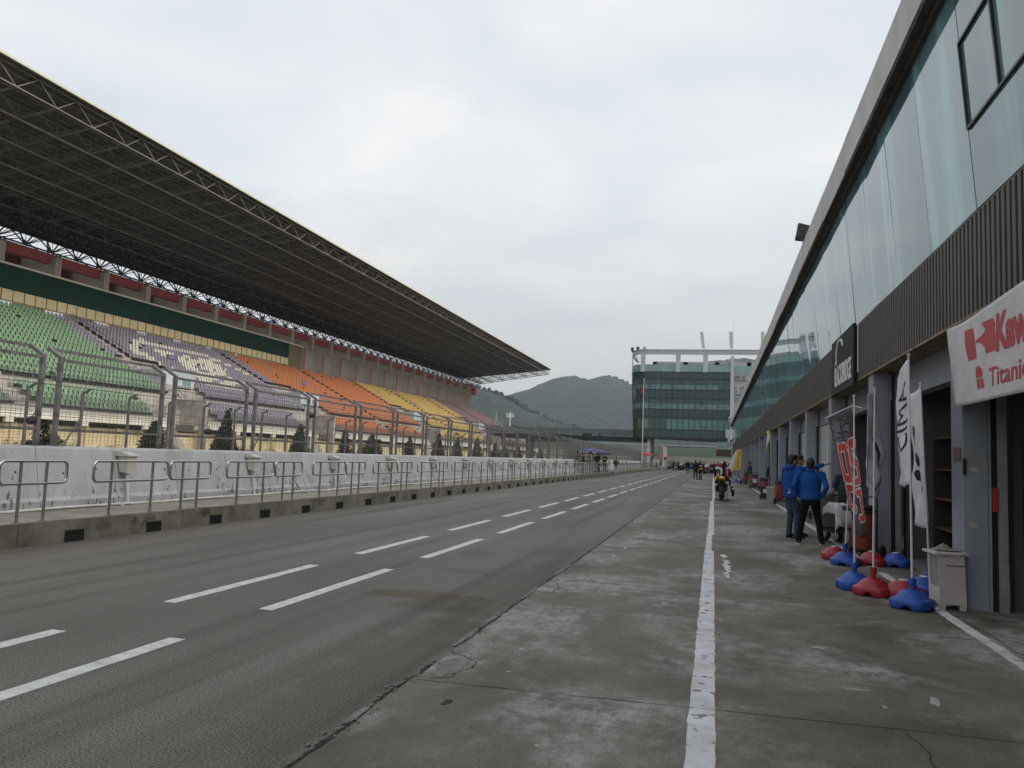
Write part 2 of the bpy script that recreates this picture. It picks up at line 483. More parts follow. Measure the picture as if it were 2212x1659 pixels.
# crack and crumbled mortar along the edge
b = MB()
for i in range(430):
    y = 1.0 + .09 * i
    if mnoise.noise(Vector((y * .9, 0, 5))) < -.28: continue
    w = .007 + .030 * max(0, mnoise.noise(Vector((y * 3.1, 1, 7))) + .25)
    x = edge_x(y) - .015 + .03 * mnoise.noise(Vector((y * 7, 4, 1))); x2 = edge_x(y + .1) - .015 + .03 * mnoise.noise(Vector(((y + .09) * 7, 4, 1)))
    b.face([(x - w, y, .0058), (x + w * .5, y, .0058), (x2 + w * .5, y + .1, .0058), (x2 - w, y + .1, .0058)])
def blob2d(b, cx, cy, rx, ry, z, seed, n=18, rough=.35):
    pts = []
    for i in range(n):
        a = 2 * math.pi * i / n
        k = 1 + rough * mnoise.noise(Vector((math.cos(a) * 1.7 + seed, math.sin(a) * 1.7, seed * .37)))
        k += rough * .5 * mnoise.noise(Vector((math.cos(a) * 5 + seed, math.sin(a) * 5, seed)))
        pts.append((cx + rx * k * math.cos(a), cy + ry * k * math.sin(a), z))
    b.face(pts)
# slab joints across the apron and short cracks
for y0, sl in ((5.42, .03), (10.25, -.02), (15.5, .0), (20.6, .01), (25.7, 0), (30.8, .01), (36, 0), (41.2, 0), (46.4, 0), (51.6, 0), (57, 0), (62, 0), (67, 0), (72, 0)):
    x = -1.98; pw = None
    while x < 2.9:
        w = .0042 + .004 * mnoise.noise(Vector((x * 4, y0, 2)))
        ya = y0 + sl * x + .015 * mnoise.noise(Vector((x * 2.5, y0, 0))); yb = y0 + sl * (x + .12) + .015 * mnoise.noise(Vector(((x + .12) * 2.5, y0, 0)))
        b.face([(x, ya - w, .0058), (x + .12, yb - w, .0058), (x + .12, yb + w, .0058), (x, ya + w, .0058)])
        x += .12
def crackline(b, pts0, w):
    pts = [pts0[0]]
    for (x0, y0), (x1, y1) in zip(pts0, pts0[1:]):
        for k in range(1, 6):
            u = k / 5; j = .018 if k < 5 else 0
            pts.append((x0 + (x1 - x0) * u + j * mnoise.noise(Vector((x0 * 9 + k, y0 * 7, 1))), y0 + (y1 - y0) * u + j * mnoise.noise(Vector((x0 * 9 + k, y0 * 7, 6)))))
    for (x0, y0), (x1, y1) in zip(pts, pts[1:]):
        d = Vector((x1 - x0, y1 - y0)); d.normalize(); nx, ny = -d.y * w, d.x * w
        b.face([(x0 - nx, y0 - ny, .0058), (x1 - nx, y1 - ny, .0058), (x1 + nx, y1 + ny, .0058), (x0 + nx, y0 + ny, .0058)])
crackline(b, [(-1.9, 5.42), (-1.76, 5.5), (-1.78, 5.66), (-1.7, 5.78), (-1.72, 5.95), (-1.86, 6.1), (-1.97, 6.15)], .005)
crackline(b, [(-1.95, 9.0), (-1.8, 9.25), (-1.78, 9.6), (-1.86, 9.95), (-2.0, 10.1)], .006)
crackline(b, [(-1.97, 11.6), (-1.8, 11.7), (-1.82, 12.2), (-1.98, 12.4)], .006)
crackline(b, [(1.15, 5.4), (1.2, 5.1), (1.17, 4.9), (1.24, 4.7), (1.2, 4.5)], .005)
crackline(b, [(2.62, 9.9), (2.66, 9.0), (2.64, 8.2), (2.7, 7.4), (2.68, 6.0)], .007)
struct('joint_crack', b, M_CRACK)
b = MB()
for (x, y, rx, ry, s) in ((-1.86, 5.75, .1, .26, 1), (-2.04, 6.7, .028, .35, 2), (-2.04, 4.55, .028, .2, 3), (-2.04, 7.6, .025, .3, 5), (-2.03, 9.2, .02, .5, 6), (-2.03, 11.2, .02, .6, 8)):
    blob2d(b, x, y, rx, ry, .0065, s)
for i in range(90):
    y = rnd.uniform(3.2, 9.5); x = edge_x(y) + rnd.uniform(-.08, .04); r = rnd.uniform(.004, .013)
    b.ball((x, y, .008), (r, r * 1.3, r * .6), 6, 4)
struct('loose_mortar', b, M_PATCH)
# white splashes of old paint on the apron
b = MB()
for i in range(34):
    x, y = rnd.uniform(-1.8, 2.3), rnd.uniform(4, 22); r = rnd.uniform(.005, .02)
    blob2d(b, x, y, r, r * rnd.uniform(.8, 2.5), 0.0062, i * 1.7, 9, .6)
for (x, y, rx, ry, s) in ((-1.55, 13.2, .03, .12, 1), (-1.5, 14.4, .03, .15, 2), (-1.42, 15.6, .05, .12, 4), (-1.1, 9.5, .05, .05, 5), (-.5, 9.2, .04, .05, 6), (1.5, 6.2, .03, .12, 8), (1.02, 6.3, .1, .02, 9), (.92, 7.6, .06, .05, 10), (-1.5, 6.5, .02, .03, 11)):
    blob2d(b, x, y, rx, ry, 0.0062, s, 14, .8)
struct('paint_spatter', b, mat('old_splash', (.42, .42, .41), (.25, .24, .22), scale=22, rough=.8, world_coords=True))
b = MB(); blob2d(b, .66, 4.42, .05, .04, .0062, 12.5, 12, .6); blob2d(b, -1.62, 4.95, .03, .05, .0062, 3.5, 9, .9)
struct('dirt_spot', b, M_CRACK)

# dashed double line of the fast lane
def ragged(b, x0, x1, y0, y1, z, amp, seed, step=.12):
    n = max(2, int((y1 - y0) / step)); L = []
    for i in range(n + 1):
        y = y0 + (y1 - y0) * i / n
        a = amp * mnoise.noise(Vector((y * 6.1 + seed, 1.3, seed))); c = amp * mnoise.noise(Vector((y * 6.7 + seed, 7.3, seed)))
        L.append((x0 + a, x1 + c, y))
    for (a, c, y), (a2, c2, y2) in zip(L, L[1:]):
        b.face([(a, y, z), (c, y, z), (c2, y2, z), (a2, y2, z)])
b = MB()
for i in range(-1, 34):
    y = 6.95 + 4.34 * i
    ragged(b, -5.27, -5.12, y, y + 2.98, .002, .008, i, .12 if i < 4 else .7)
    ragged(b, -4.25, -4.10, y + .08, y + 3.12, .002, .010, i + 50, .12 if i < 4 else .7)
struct('lane_dashes', b, M_PAINT)
b = MB()
ragged(b, -.125, .035, 3.0, 14.9, .0056, .012, 2)
ragged(b, -.115, -.005, 14.9, 18.2, .0056, .02, 12); ragged(b, -.10, .04, 18.2, 34.5, .0056, .012, 22); ragged(b, -.02, .10, 34.5, 60, .0056, .02, 32, .4); ragged(b, -.04, .1, 60, 112, .0056, .03, 42, 1)
ragged(b, .17, .25, 14.0, 14.45, .0056, .05, 5, .06); ragged(b, .18, .26, 11.6, 13.7, .0056, .06, 6, .07)
struct('apron_line', b, M_WORN)
b = MB()
ragged(b, 2.46, 2.58, -5, 13.4, .0056, .012, 3); ragged(b, 2.46, 2.58, 13.9, 38.6, .0056, .012, 13); ragged(b, 2.46, 2.58, 39.4, 120, .0056, .012, 23, .5)
struct('garage_line', b, M_WORN)
b = MB(); b.box(-41, -26, -40, 400, -.05, -.015); struct('verge', b, M_GRASS)
# ================================================================ walkway, pit wall, rails and fence on the left
M_KERB = mat('walkway_concrete', (.19, .175, .13), (.105, .098, .07), scale=1.6, rough=.85, bump=.25, dirt=(.05, .045, .035), dscale=2.6, dlo=.56, dhi=.72, world_coords=True)
M_WTOP = mat('walkway_top', (.27, .245, .20), (.19, .17, .14), scale=2.0, rough=.85, world_coords=True)
M_DARK = mat('black_void', (.008, .008, .008), rough=.9)
M_GRATE = mat('rusty_grate', (.035, .03, .027), (.02, .017, .015), scale=20, rough=.7, metal=.3)
M_STEEL = mat('brushed_stainless', (.50, .49, .48), (.42, .41, .40), scale=8, rough=.28, metal=.9, stretch=(1, .2, 1))
M_POST = mat('weathered_steel_post', (.22, .205, .19), (.15, .14, .13), scale=6, rough=.5, metal=.55)
M_GALV = mat('galvanised_steel', (.20, .19, .185), (.14, .13, .13), scale=5, rough=.55, metal=.4, dirt=(.10, .07, .055), dscale=3, dlo=.5, dhi=.68)
M_WIRE = mat('galvanised_wire', (.17, .155, .135), (.13, .12, .105), scale=3, rough=.6, metal=.3)
def wall_mat():
    m, t, b = principled('white_painted_concrete')
    g = N(t, 'ShaderNodeNewGeometry'); sp = N(t, 'ShaderNodeSeparateXYZ'); t.links.new(g.outputs['Position'], sp.inputs[0])
    def nz(sc_, det, st):
        mp = N(t, 'ShaderNodeMapping'); mp.inputs['Scale'].default_value = st; t.links.new(g.outputs['Position'], mp.inputs[0])
        n = N(t, 'ShaderNodeTexNoise'); n.inputs['Scale'].default_value = sc_; n.inputs['Detail'].default_value = det; n.inputs['Roughness'].default_value = .65
        t.links.new(mp.outputs[0], n.inputs['Vector']); return n
    a = nz(1.4, 6, (1, 1, .5)); r = ramp(t, [(.3, (.29, .288, .29)), (.55, (.365, .365, .37)), (.75, (.42, .42, .425))]); t.links.new(a.outputs['Fac'], r.inputs[0])
    # flaked black patches, mostly in the lower half; drip streaks from the top
    f = nz(11, 8, (1, 1, .4)); hz = N(t, 'ShaderNodeMapRange'); hz.inputs['From Min'].default_value = .4; hz.inputs['From Max'].default_value = 1.35
    hz.inputs['To Min'].default_value = .055; hz.inputs['To Max'].default_value = -.10; t.links.new(sp.outputs['Z'], hz.inputs[0])
    ad = N(t, 'ShaderNodeMath', operation='ADD'); t.links.new(f.outputs['Fac'], ad.inputs[0]); t.links.new(hz.outputs[0], ad.inputs[1])
    cl = nz(.8, 3, (1, 1, .6)); rc = ramp(t, [(.42, (0, 0, 0)), (.62, (.11, .11, .11))]); t.links.new(cl.outputs['Fac'], rc.inputs[0])
    ad2 = N(t, 'ShaderNodeMath', operation='ADD'); t.links.new(ad.outputs[0], ad2.inputs[0]); t.links.new(rc.outputs[0], ad2.inputs[1])
    rf = ramp(t, [(.645, (0, 0, 0)), (.69, (1, 1, 1))]); t.links.new(ad2.outputs[0], rf.inputs[0])
    mx = N(t, 'ShaderNodeMix', data_type='RGBA'); t.links.new(rf.outputs[0], mx.inputs['Factor']); t.links.new(r.outputs[0], mx.inputs[6]); mx.inputs[7].default_value = (.09, .085, .075, 1)
    s = nz(5, 5, (1, 1, .06)); rs = ramp(t, [(.55, (1, 1, 1)), (.75, (.78, .77, .74))]); t.links.new(s.outputs['Fac'], rs.inputs[0])
    m2 = N(t, 'ShaderNodeMix', data_type='RGBA', blend_type='MULTIPLY'); m2.inputs['Factor'].default_value = 1
    t.links.new(mx.outputs[2], m2.inputs[6]); t.links.new(rs.outputs[0], m2.inputs[7]); t.links.new(m2.outputs[2], b.inputs['Base Color'])
    b.inputs['Roughness'].default_value = .7
    return m
M_WALL = wall_mat()
M_PVC = mat('white_pvc', (.62, .60, .56), (.5, .48, .44), scale=5, rough=.5)
M_BOX = mat('beige_box', (.50, .47, .42), (.42, .39, .34), scale=4, rough=.6)

def walkway(y0, y1, label):
    t = thing('raised_walkway', label, 'walkway', (-10.2, y0, 0))
    b = MB()
    y = y0
    while y < y1 - .01:
        e = min(y + 3.62, y1); b.box(-9.55, -9.33 - .2, y + .006, e - .006, -.03, .335); y = e   # kerb blocks
    b2 = MB(); b2.box(-11.0, -9.55, y0, y1, -.03, .345)
    o = b.build('kerb_face', M_KERB, t); o.location = (10.2, -y0, 0)
    o = b2.build('deck', M_WTOP, t); o.location = (10.2, -y0, 0)
    g = MB(); g.box(-.005, .004, -.19, .19, .0, .175, 1)
    for i in range(9): g.box(.004, .016, -.185 + i * .0445, -.171 + i * .0445, .002, .173, 0)
    for z in (.004, .165): g.box(.003, .013, -.19, .19, z - .003, z + .006, 0)
    gm = g.mesh('drain_grate', [M_GRATE, M_DARK])
    k = math.ceil((y0 - 10.38) / 1.8)
    while 10.38 + 1.8 * k < y1 - .3:
        link('drain_grate', gm, t, (-9.53 + 10.2, 10.38 + 1.8 * k - y0, .004)); k += 1
    return t
walkway(-16, 78.3, 'long raised concrete walkway with black drain grates before the near pit wall')
walkway(81.6, 150, 'far stretch of raised concrete walkway, beyond the gap where a man stands')

# pit wall
t = thing('pit_wall', 'white painted concrete pit wall with flaking black patches behind the steel railings', 'wall', (-11.2, 40, 0))
b = MB()
prof = [(-10.90, .30), (-10.90, .50), (-10.955, .56), (-11.115, 1.385), (-11.15, 1.425), (-11.38, 1.43), (-11.45, 1.38), (-11.52, -.05), (-10.95, -.05)]
y = 14.67 - 3.58 * 9
i = 0
while y < 124:
    b.prism(prof, 'y', y + .006, y + 3.574); y += 3.58
o = b.build('wall_body', M_WALL, t); o.location = (11.2, -40, 0)
b = MB()
y = 14.67 - 3.58 * 9
while y < 124:
    b.prism([(-10.92, .3), (-10.975, .56), (-11.13, 1.37), (-11.4, 1.40), (-11.4, .3)], 'y', y + 3.568, y + 3.592); y += 3.58
y = 14.67 - 3.58 * 9 + 1.79
while y < 124:
    b.prism([(-10.898, .36), (-10.898, .50), (-10.953, .561), (-11.113, 1.386), (-11.2, 1.40), (-11.2, .36)], 'y', y - .003, y + .003); y += 3.58
o = b.build('joint_filler', mat('joint_dark', (.06, .055, .05), rough=.9), t); o.location = (11.2, -40, 0)
b = MB()
for k in range(90):
    yy = 8 + .9 * k + rnd.uniform(-.1, .1); zz = .98 + rnd.uniform(-.03, .06); xx = -10.955 - .16 * (zz - .56) / .825
    b.ball((xx - .002, yy, zz), (.012, .02, .022), 8, 5)
o = b.build('lifting_socket', M_DARK, t); o.location = (11.2, -40, 0); o['kind'] = 'stuff'

# white pipe along the foot of the wall
b = MB(); pts = [(-10.86 + .012 * math.sin(y * .9), y, .375 + .008 * math.sin(y * 1.7)) for y in [-16 + 1.2 * i for i in range(79)]]
b.tube(pts, .026, 8)
for k in range(26): b.box(-10.89, -10.83, 9.3 + 3.6 * k, 9.36 + 3.6 * k, .345, .408)
tag(b.build('conduit_pipe', M_PVC, smooth=40), 'white plastic conduit pipe lying along the foot of the pit wall', 'pipe')

# junction boxes
proto = None
for k in range(-1, 22):
    y = 13.08 + 4.35 * k
    lab = nth(k + 1) + ' beige junction box on the pit wall, counted from the camera'
    if proto is None:
        proto = thing('junction_box', lab, 'junction box', (-10.98, y, 0), group='junction boxes along the pit wall')
        b = MB(); b.prism([(-.02, .98), (.15, .95), (.16, 1.27), (-.08, 1.27)], 'y', -.115, .115); b.build('housing', M_BOX, proto)
        b = MB(); b.prism([(-.10, 1.272), (.20, 1.272), (.20, 1.295), (.0, 1.36), (-.12, 1.36)], 'y', -.15, .15); b.build('lid', M_BOX, proto)
        b = MB(); b.tube([(.06, 0, .96), (.08, .02, .7), (.10, .04, .37)], .028, 8); b.build('downpipe', M_PVC, proto, smooth=40)
    else:
        dup(proto, (-10.98, y, 0), None, lab)
# stainless hand rails
def rail_mesh(L, posts):
    b = MB(); r = .08; z0, z1 = .90, 1.225; pts = []
    for (cy, cz, a0) in ((r, z1 - r, 90), (r, z0 + r, 180), (L - r, z0 + r, 270), (L - r, z1 - r, 0)):
        for s in range(5):
            a = R(a0 + 22.5 * s); pts.append((0, cy + r * math.cos(a), cz + r * math.sin(a)))
    n = len(pts)
    i0 = None; rings = []
    for i, p in enumerate(pts):
        p = Vector(p); tg = (Vector(pts[(i + 1) % n]) - Vector(pts[i - 1])).normalized(); a = Vector((1, 0, 0)); c = tg.cross(a)
        rings.append(b.ring([p + (a * math.cos(2 * math.pi * j / 8) + c * math.sin(2 * math.pi * j / 8)) * .024 for j in range(8)]))
    for i in range(n): b.skin(rings[i], rings[(i + 1) % n])
    p = MB()
    p.tube([(0, 0, .345), (0, 0, 1.21)], .023, 8); p.lathe([(.05, .346), (.05, .352), (.024, .356)], 10, (0, 0, 0))
    return b.mesh('loop', M_STEEL, 50), p.mesh('post', M_POST, 50), posts
longm, shortm = rail_mesh(1.79, (.40, 1.39)), rail_mesh(1.20, (.36, .82))
c = 0
for k in range(-3, 38):
    a = 10.77 + 3.61 * k
    if 77 < a + 3.1 and a < 82.5 or a > 146: continue
    if a + 3 < 8.2: continue
    for mm, off, nm in ((longm, 0, 'longer'), (shortm, 1.86, 'shorter')):
        if not (sees((-9.62, a + off + 1.6, 1.0), .1) or sees((-9.62, a + off, 1.0), .1)): continue
        h = thing('hand_rail', f'{nm} steel hand rail of the {nth(c)} pair on the walkway from the left', 'railing', (-9.62, a + off, 0), group='hand rails on the walkway')
        link('rail_loop', mm[0], h); [link('post', mm[1], h, (0, py, 0)) for py in mm[2]]
    if sees((-9.62, a + 3, 1.0), .1): c += 1

# debris fence panels on top of the wall
PL = 2.73
def panel_meshes():
    fr = MB(); fx, tz = -.30, .17
    for y in (0.0, PL):
        fr.prism([(y - .035, 1.42), (y + .035, 1.42), (y + .035, 3.0), (y - .035, 3.0)], 'x', -.035, .035)
    for y in (0, PL):   # cranked tops leaning over the track
        fr.prism([(-.035, 2.985), (.035, 3.0), (fx + .035, 3.0 + tz + .02), (fx - .02, 3.0 + tz - .03)], 'y', y - .035, y + .035)
    for (x, z) in ((0, 1.72), (0, 2.96), (fx, 3.0 + tz - .01)):
        fr.box(x - .025, x + .025, .035, PL - .035, z - .03, z + .02)
    ft = MB()
    for y in (0, PL): ft.rbox((0, y, 1.437), (.16, .16, .012), .003)
    w = MB(); r = .0019
    n = 28
    for i in range(1, n):
        y = PL * i / n; w.box(.026, .026 + 2 * r, y - r, y + r, 1.5, 2.95)
        w.face([(0, y - r, 2.98), (0, y + r, 2.98), (fx, y + r, 3.0 + tz), (fx, y - r, 3.0 + tz)])
    z = 1.5
    while z < 2.95:
        w.box(.026 + 2 * r, .026 + 4 * r, .03, PL - .03, z - r, z + r); z += .05 if z < 2.0 else .10
    for i in range(1, 4):
        k = i / 4; w.box(fx * k - r, fx * k + r, .03, PL - .03, 2.98 + .19 * k - r, 2.98 + .19 * k + r)
    w2 = MB()
    for z in (1.96, 2.0, 2.5, 2.56): w2.tube([(.05, -.19, z), (.05, PL * .5, z - .012), (.05, PL + .19, z)], .0045, 4)
    return fr.mesh('frame', M_GALV), ft.mesh('foot_plate', M_GALV), w.mesh('wire_mesh', M_WIRE, fix=False), w2.mesh('cables', mat('black_cable', (.03, .03, .03), rough=.6))
pm = panel_meshes()
c = 0
for k in range(-2, 38):
    y = 11.60 + 3.115 * k
    if not (sees((-11.25, y, 2.2), .05) or sees((-11.25, y + PL, 2.2), .05)): continue
    p = thing('fence_panel', f'{nth(c)} wire mesh fence panel from the left on top of the pit wall', 'fence panel', (-11.25, y, 0), group='debris fence panels on the pit wall')
    for nm, me in zip(('frame', 'foot_plates', 'wire_mesh', 'cables'), pm): link(nm, me, p)
    c += 1
# loudspeakers hanging in the fence
sp0 = None
for i, (y, z, wh) in enumerate(((11.17, 1.86, 'on the left post of the first whole fence panel'), (16.07, 1.85, 'in the middle of the third fence panel'), (20.82, 2.5, 'high on the post of the fourth fence panel'), (25.8, 1.88, 'low in a farther fence panel'))):
    lab = f'small black loudspeaker {wh}'
    if sp0 is None:
        sp0 = thing('loudspeaker', lab, 'loudspeaker', (-11.32, y, z), group='loudspeakers in the fence')
        b = MB(); b.loft([((0, 0, -.07), .05, .07, 0), ((0, 0, -.02), .085, .12, 0), ((0, .01, .04), .08, .11, 0), ((0, .02, .07), .03, .05, 0)], 12); b.build('horn', mat('black_plastic', (.012, .012, .013), rough=.5), sp0, smooth=True)
        b = MB(); b.tube([(0, 0, .06), (.03, 0, .12), (.045, 0, .12)], .01, 6); b.build('bracket', M_GALV, sp0)
    else: dup(sp0, (-11.32, y, z), None, lab)

# fence on the far side of the track
t = thing('trackside_fence', 'tall wire fence with grey posts on the far side of the track, before the grandstand', 'fence', (-28, 100, 0))
pp = MB(); pp.prism([(-.05, -.05), (.05, -.05), (.05, 3.66), (-.05, 3.66)], 'y', -.05, .05)
pp.prism([(-.05, 3.62), (.05, 3.6), (.42, 3.80), (.36, 3.87)], 'y', -.05, .05)
pme = pp.mesh('post', M_GALV)
w = MB()
n = 0
y = 24.3
while y < 300:
    if n < 95: link('post', pme, t, (0, y - 100, 0))
    if n % 5 == 2: w.tube([(.05, y - 100, 2.6), (.05, y - 101.6, .3)], .04, 4)
    y += 3.0; n += 1
for z in [.9 + .2 * i for i in range(15)]: w.box(.05, .056, -76, 200, z - .004, z + .004)
for i in range(230): w.box(.056, .062, -76 + .5 * i - .003, -76 + .5 * i + .003, .9, 3.66)
w.box(.03, .07, -76, 200, 3.0, 3.04); w.box(.38, .42, -76, 200, 3.82, 3.85)
w.build('wire_and_braces', M_WIRE, t, fix=False)
b = MB(); b.box(-.25, .25, -78, 200, -.05, .85); b.build('base_wall', mat('old_white_wall', (.5, .49, .46), (.38, .37, .34), scale=1, rough=.8, world_coords=True), t)
# ================================================================ grandstand
GO = Vector((-50, 105, 0))
stand = thing('grandstand', 'long concrete grandstand with coloured seats under a steel truss roof, left of the track', 'grandstand', GO)
def gpart(mb, name, mats, parent=stand, smooth=False, fix=True):
    o = mb.build(name, mats, parent, smooth, None, fix)
    if parent is stand: o.location = -GO
    return o
M_STEP = mat('terrace_concrete', (.52, .465, .39), (.40, .355, .30), scale=1.3, rough=.85, world_coords=True, dirt=(.2, .18, .15), dscale=.7)
M_CONC = mat('frame_concrete', (.50, .44, .35), (.42, .37, .29), scale=.8, rough=.85, world_coords=True)
M_RED = mat('red_beam_paint', (.40, .07, .06), (.33, .055, .05), scale=1.5, rough=.7, world_coords=True)
M_PINKRED = mat('red_column_paint', (.55, .12, .12), (.46, .10, .10), scale=1.5, rough=.7, world_coords=True)
M_CREAM = mat('cream_wall', (.80, .64, .36), (.72, .57, .32), scale=.6, rough=.8, world_coords=True)
M_CREAML = mat('pale_cream_fascia', (.82, .76, .60), (.74, .68, .53), scale=.8, rough=.75, world_coords=True)
M_GREENB = mat('dark_green_cladding', (.009, .048, .026), (.006, .036, .020), scale=.8, rough=.7, spec=.2, world_coords=True, stretch=(1, 1, .2))
M_MULL = mat('dark_mullion', (.05, .042, .035), rough=.6)
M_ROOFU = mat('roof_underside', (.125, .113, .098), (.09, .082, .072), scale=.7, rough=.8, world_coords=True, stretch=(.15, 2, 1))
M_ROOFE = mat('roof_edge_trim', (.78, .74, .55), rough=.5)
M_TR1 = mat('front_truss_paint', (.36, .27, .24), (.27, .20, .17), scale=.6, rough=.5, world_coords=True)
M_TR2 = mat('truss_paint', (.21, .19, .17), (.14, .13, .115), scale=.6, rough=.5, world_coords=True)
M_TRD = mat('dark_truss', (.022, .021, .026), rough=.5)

Y0, Y1 = 18.0, 190.0
NROW = 17
def row(k):
    if k < NROW: return -(57 - .75 * k), 11.9 - .4 * k
    j = k - NROW
    return -(44.0 - .72 * j), 4.62 - .4 * j            # four rows of the lower tier
VOM = [(58.6, 62.9), (82.3, 86.6), (118.2, 122.5), (154.1, 158.3), (22.5, 27)]
GAP = [(53.4, 58.6), (76.8, 82.0), (112.6, 118.0), (148.5, 153.9), (17, 22.2)]    # stair wells through the lower tier
# terrace steps
b = MB()
prof = []
def steps(rows, xback, xfront_end):
    p = []
    for k in rows:
        x, z = row(k); p += [(x - .38, z), (x + .37, z)]
    return p
up = steps(range(NROW), 0, 0)
poly = [(-59.5, .0), (-59.5, 12.35), (-57.40, 12.35)] + up + [(-44.62, 5.5), (-44.62, 0)]
def slab(poly, a, c):
    b.prism(poly, 'y', a, c)
slab(poly, Y0, Y1)
lowp = [(-44.62, 0), (-44.62, 4.75)] + steps(range(NROW, NROW + 4), 0, 0) + [(-41.3, 3.42), (-41.3, 3.2), (-42.6, 3.0), (-42.6, 0)]
a = Y0
for g0, g1 in sorted(GAP) + [(Y1, Y1)]:
    if g0 > a + .5: slab(lowp, a, g0)
    a = max(a, g1)
gpart(b, 'terrace', M_STEP)
# cream stair flanks, landings and steps down through the gaps
for (v0, v1), (g0, g1) in zip(VOM, GAP):
    b = MB(); s = MB()
    b.box(-46.4, -41.4, g1 - .35, g1, 0, 5.2); b.box(-44.6, -43.9, g0, g1, 0, 4.3)
    b.prism([(g0, 0), (g1, 0), (g1, 2.6), (g0 + 1.2, 3.9), (g0, 4.2)], 'x', -43.3, -42.9)
    for i in range(10): s.box(-42.8, -41.6, g0 + .4 * i, g0 + .4 * i + .4, 0, 3.6 - .36 * i)
    gpart(b, 'stair_wall', M_STEP); gpart(s, 'stair', M_STEP)

# vomitory boxes with pale boards on the faces
for i, (v0, v1) in enumerate(VOM):
    b = MB(); b.box(-49.6, -46.15, v0, v0 + .25, 4.5, 7.75); b.box(-49.6, -46.15, v1 - .25, v1, 4.5, 7.75); b.box(-49.6, -46.3, v0 + .25, v1 - .25, 7.45, 7.72); b.box(-49.7, -49.45, v0 + .25, v1 - .25, 5, 7.4)
    v = gpart(b, 'vomitory', M_STEP)
    b = MB(); b.box(-46.28, -46.1, v0 - .05, v1 + .05, 6.45, 7.86)
    b.box(-49.4, -46.1, v0 - .06, v0 - .003, 6.35, 7.80)
    gpart(b, 'board', mat('pale_board', (.60, .62, .62), (.5, .53, .53), scale=.9, rough=.5, world_coords=True), v)
    b = MB(); b.tube([(-46.08, v0 + 1.2, 6.9), (-46.08, v0 + 1.5, 7.4), (-46.08, v0 + 1.9, 7.1), (-46.08, v0 + 1.7, 6.75), (-46.08, v0 + 1.3, 7.0)], .03, 5)
    b.box(-46.09, -46.07, v1 - 1.6, v1 - .5, 6.65, 7.2)
    gpart(b, 'board_graphic', mat('board_graphic', (.22, .33, .36), rough=.6), v)
# white fascia band, its drops, ground floor wall and louvres
b = MB()
a = Y0
for g0, g1 in sorted(GAP) + [(Y1, Y1)]:
    if g0 > a: b.box(-41.6, -41.32, a, g0, 2.72, 3.36)
    a = g1
y = 20.9
while y < Y1:
    if not any(g0 - .5 < y < g1 + .3 for g0, g1 in GAP): b.box(-41.58, -41.34, y, y + .55, 2.42, 2.72)
    y += 6
gpart(b, 'fascia_band', M_CREAML)
b = MB(); b.box(-42.4, -42.2, Y0, Y1, 0, 2.36); gpart(b, 'ground_floor_wall', M_CREAM)
b = MB(); b.box(-42.36, -42.24, Y0, Y1, 2.36, 2.98)
y = Y0
while y < Y1:
    b.box(-42.2, -41.9, y, y + 4.2, 2.46, 2.62); y += 6
gpart(b, 'louvre_band', mat('brown_louvre', (.12, .10, .08), (.08, .065, .05), scale=3, rough=.8, stretch=(1, 1, 12), world_coords=True))
b = MB(); b.box(-42.25, -42.05, 0, .4, 0, 2.95); pim = b.mesh('pillar', M_CREAM); y = Y0 + 1
while y < Y1: link('pillar', pim, stand, (-GO.x, y - GO.y, 0)); y += 3
# railings: baluster rail over the fascia, pipe rail in front of the main block
b = MB(); y = Y0
def ingap(y): return any(g0 < y < g1 for g0, g1 in GAP)
while y < Y1:
    if not ingap(y): b.box(-41.46, -41.44, y, y + .018, 3.36, 4.3)
    y += .14
for z in (3.45, 4.28):
    a = Y0
    for g0, g1 in sorted(GAP) + [(Y1, Y1)]:
        if g0 > a: b.box(-41.475, -41.425, a, g0, z, z + .045)
        a = g1
gpart(b, 'baluster_rail', mat('rail_grey', (.20, .195, .19), rough=.5, metal=.4), fix=False)
b = MB()
for z in (5.95, 6.35):
    b.tube([(-44.45, Y0, z), (-44.45, Y1, z)], .028, 5)
y = Y0
while y < Y1: b.tube([(-44.45, y, 5.5), (-44.45, y, 6.36)], .025, 5); y += 1.6
for (v0, v1), (g0, g1) in zip(VOM, GAP):
    for dz in (0, .5): b.tube([(-44.4, g1, 5.6 + dz), (-42.8, g1 - 1, 4.6 + dz), (-42.8, g0 + .5, 2.3 + dz + 1.2)], .03, 5)
gpart(b, 'pipe_rail', MATS['rail_grey'], fix=False)
# hand rails and stair marks at the aisles
AISLE = [22.0, 41.4, 60.1, 81.9, 101.3, 118.6, 133.0, 152.4, 170.1, 186.5]
AW = 1.15
b = MB(); s = MB()
for ya in AISLE:
    for k in range(NROW):
        x, z = row(k); s.box(x - .01, x + .36, ya - AW + .05, ya - .08, z + .003, z + .20)
    if ya in (60.1, 133.0):
        b.tube([(row(0)[0], ya - .6, 12.9), (row(9)[0], ya - .6, 9.3)], .03, 5)
        for k in (0, 3, 6, 9): b.tube([(row(k)[0], ya - .6, row(k)[1]), (row(k)[0], ya - .6, row(k)[1] + 1.0)], .025, 5)
gpart(s, 'aisle_steps', M_STEP); gpart(b, 'aisle_rail', MATS['rail_grey'])

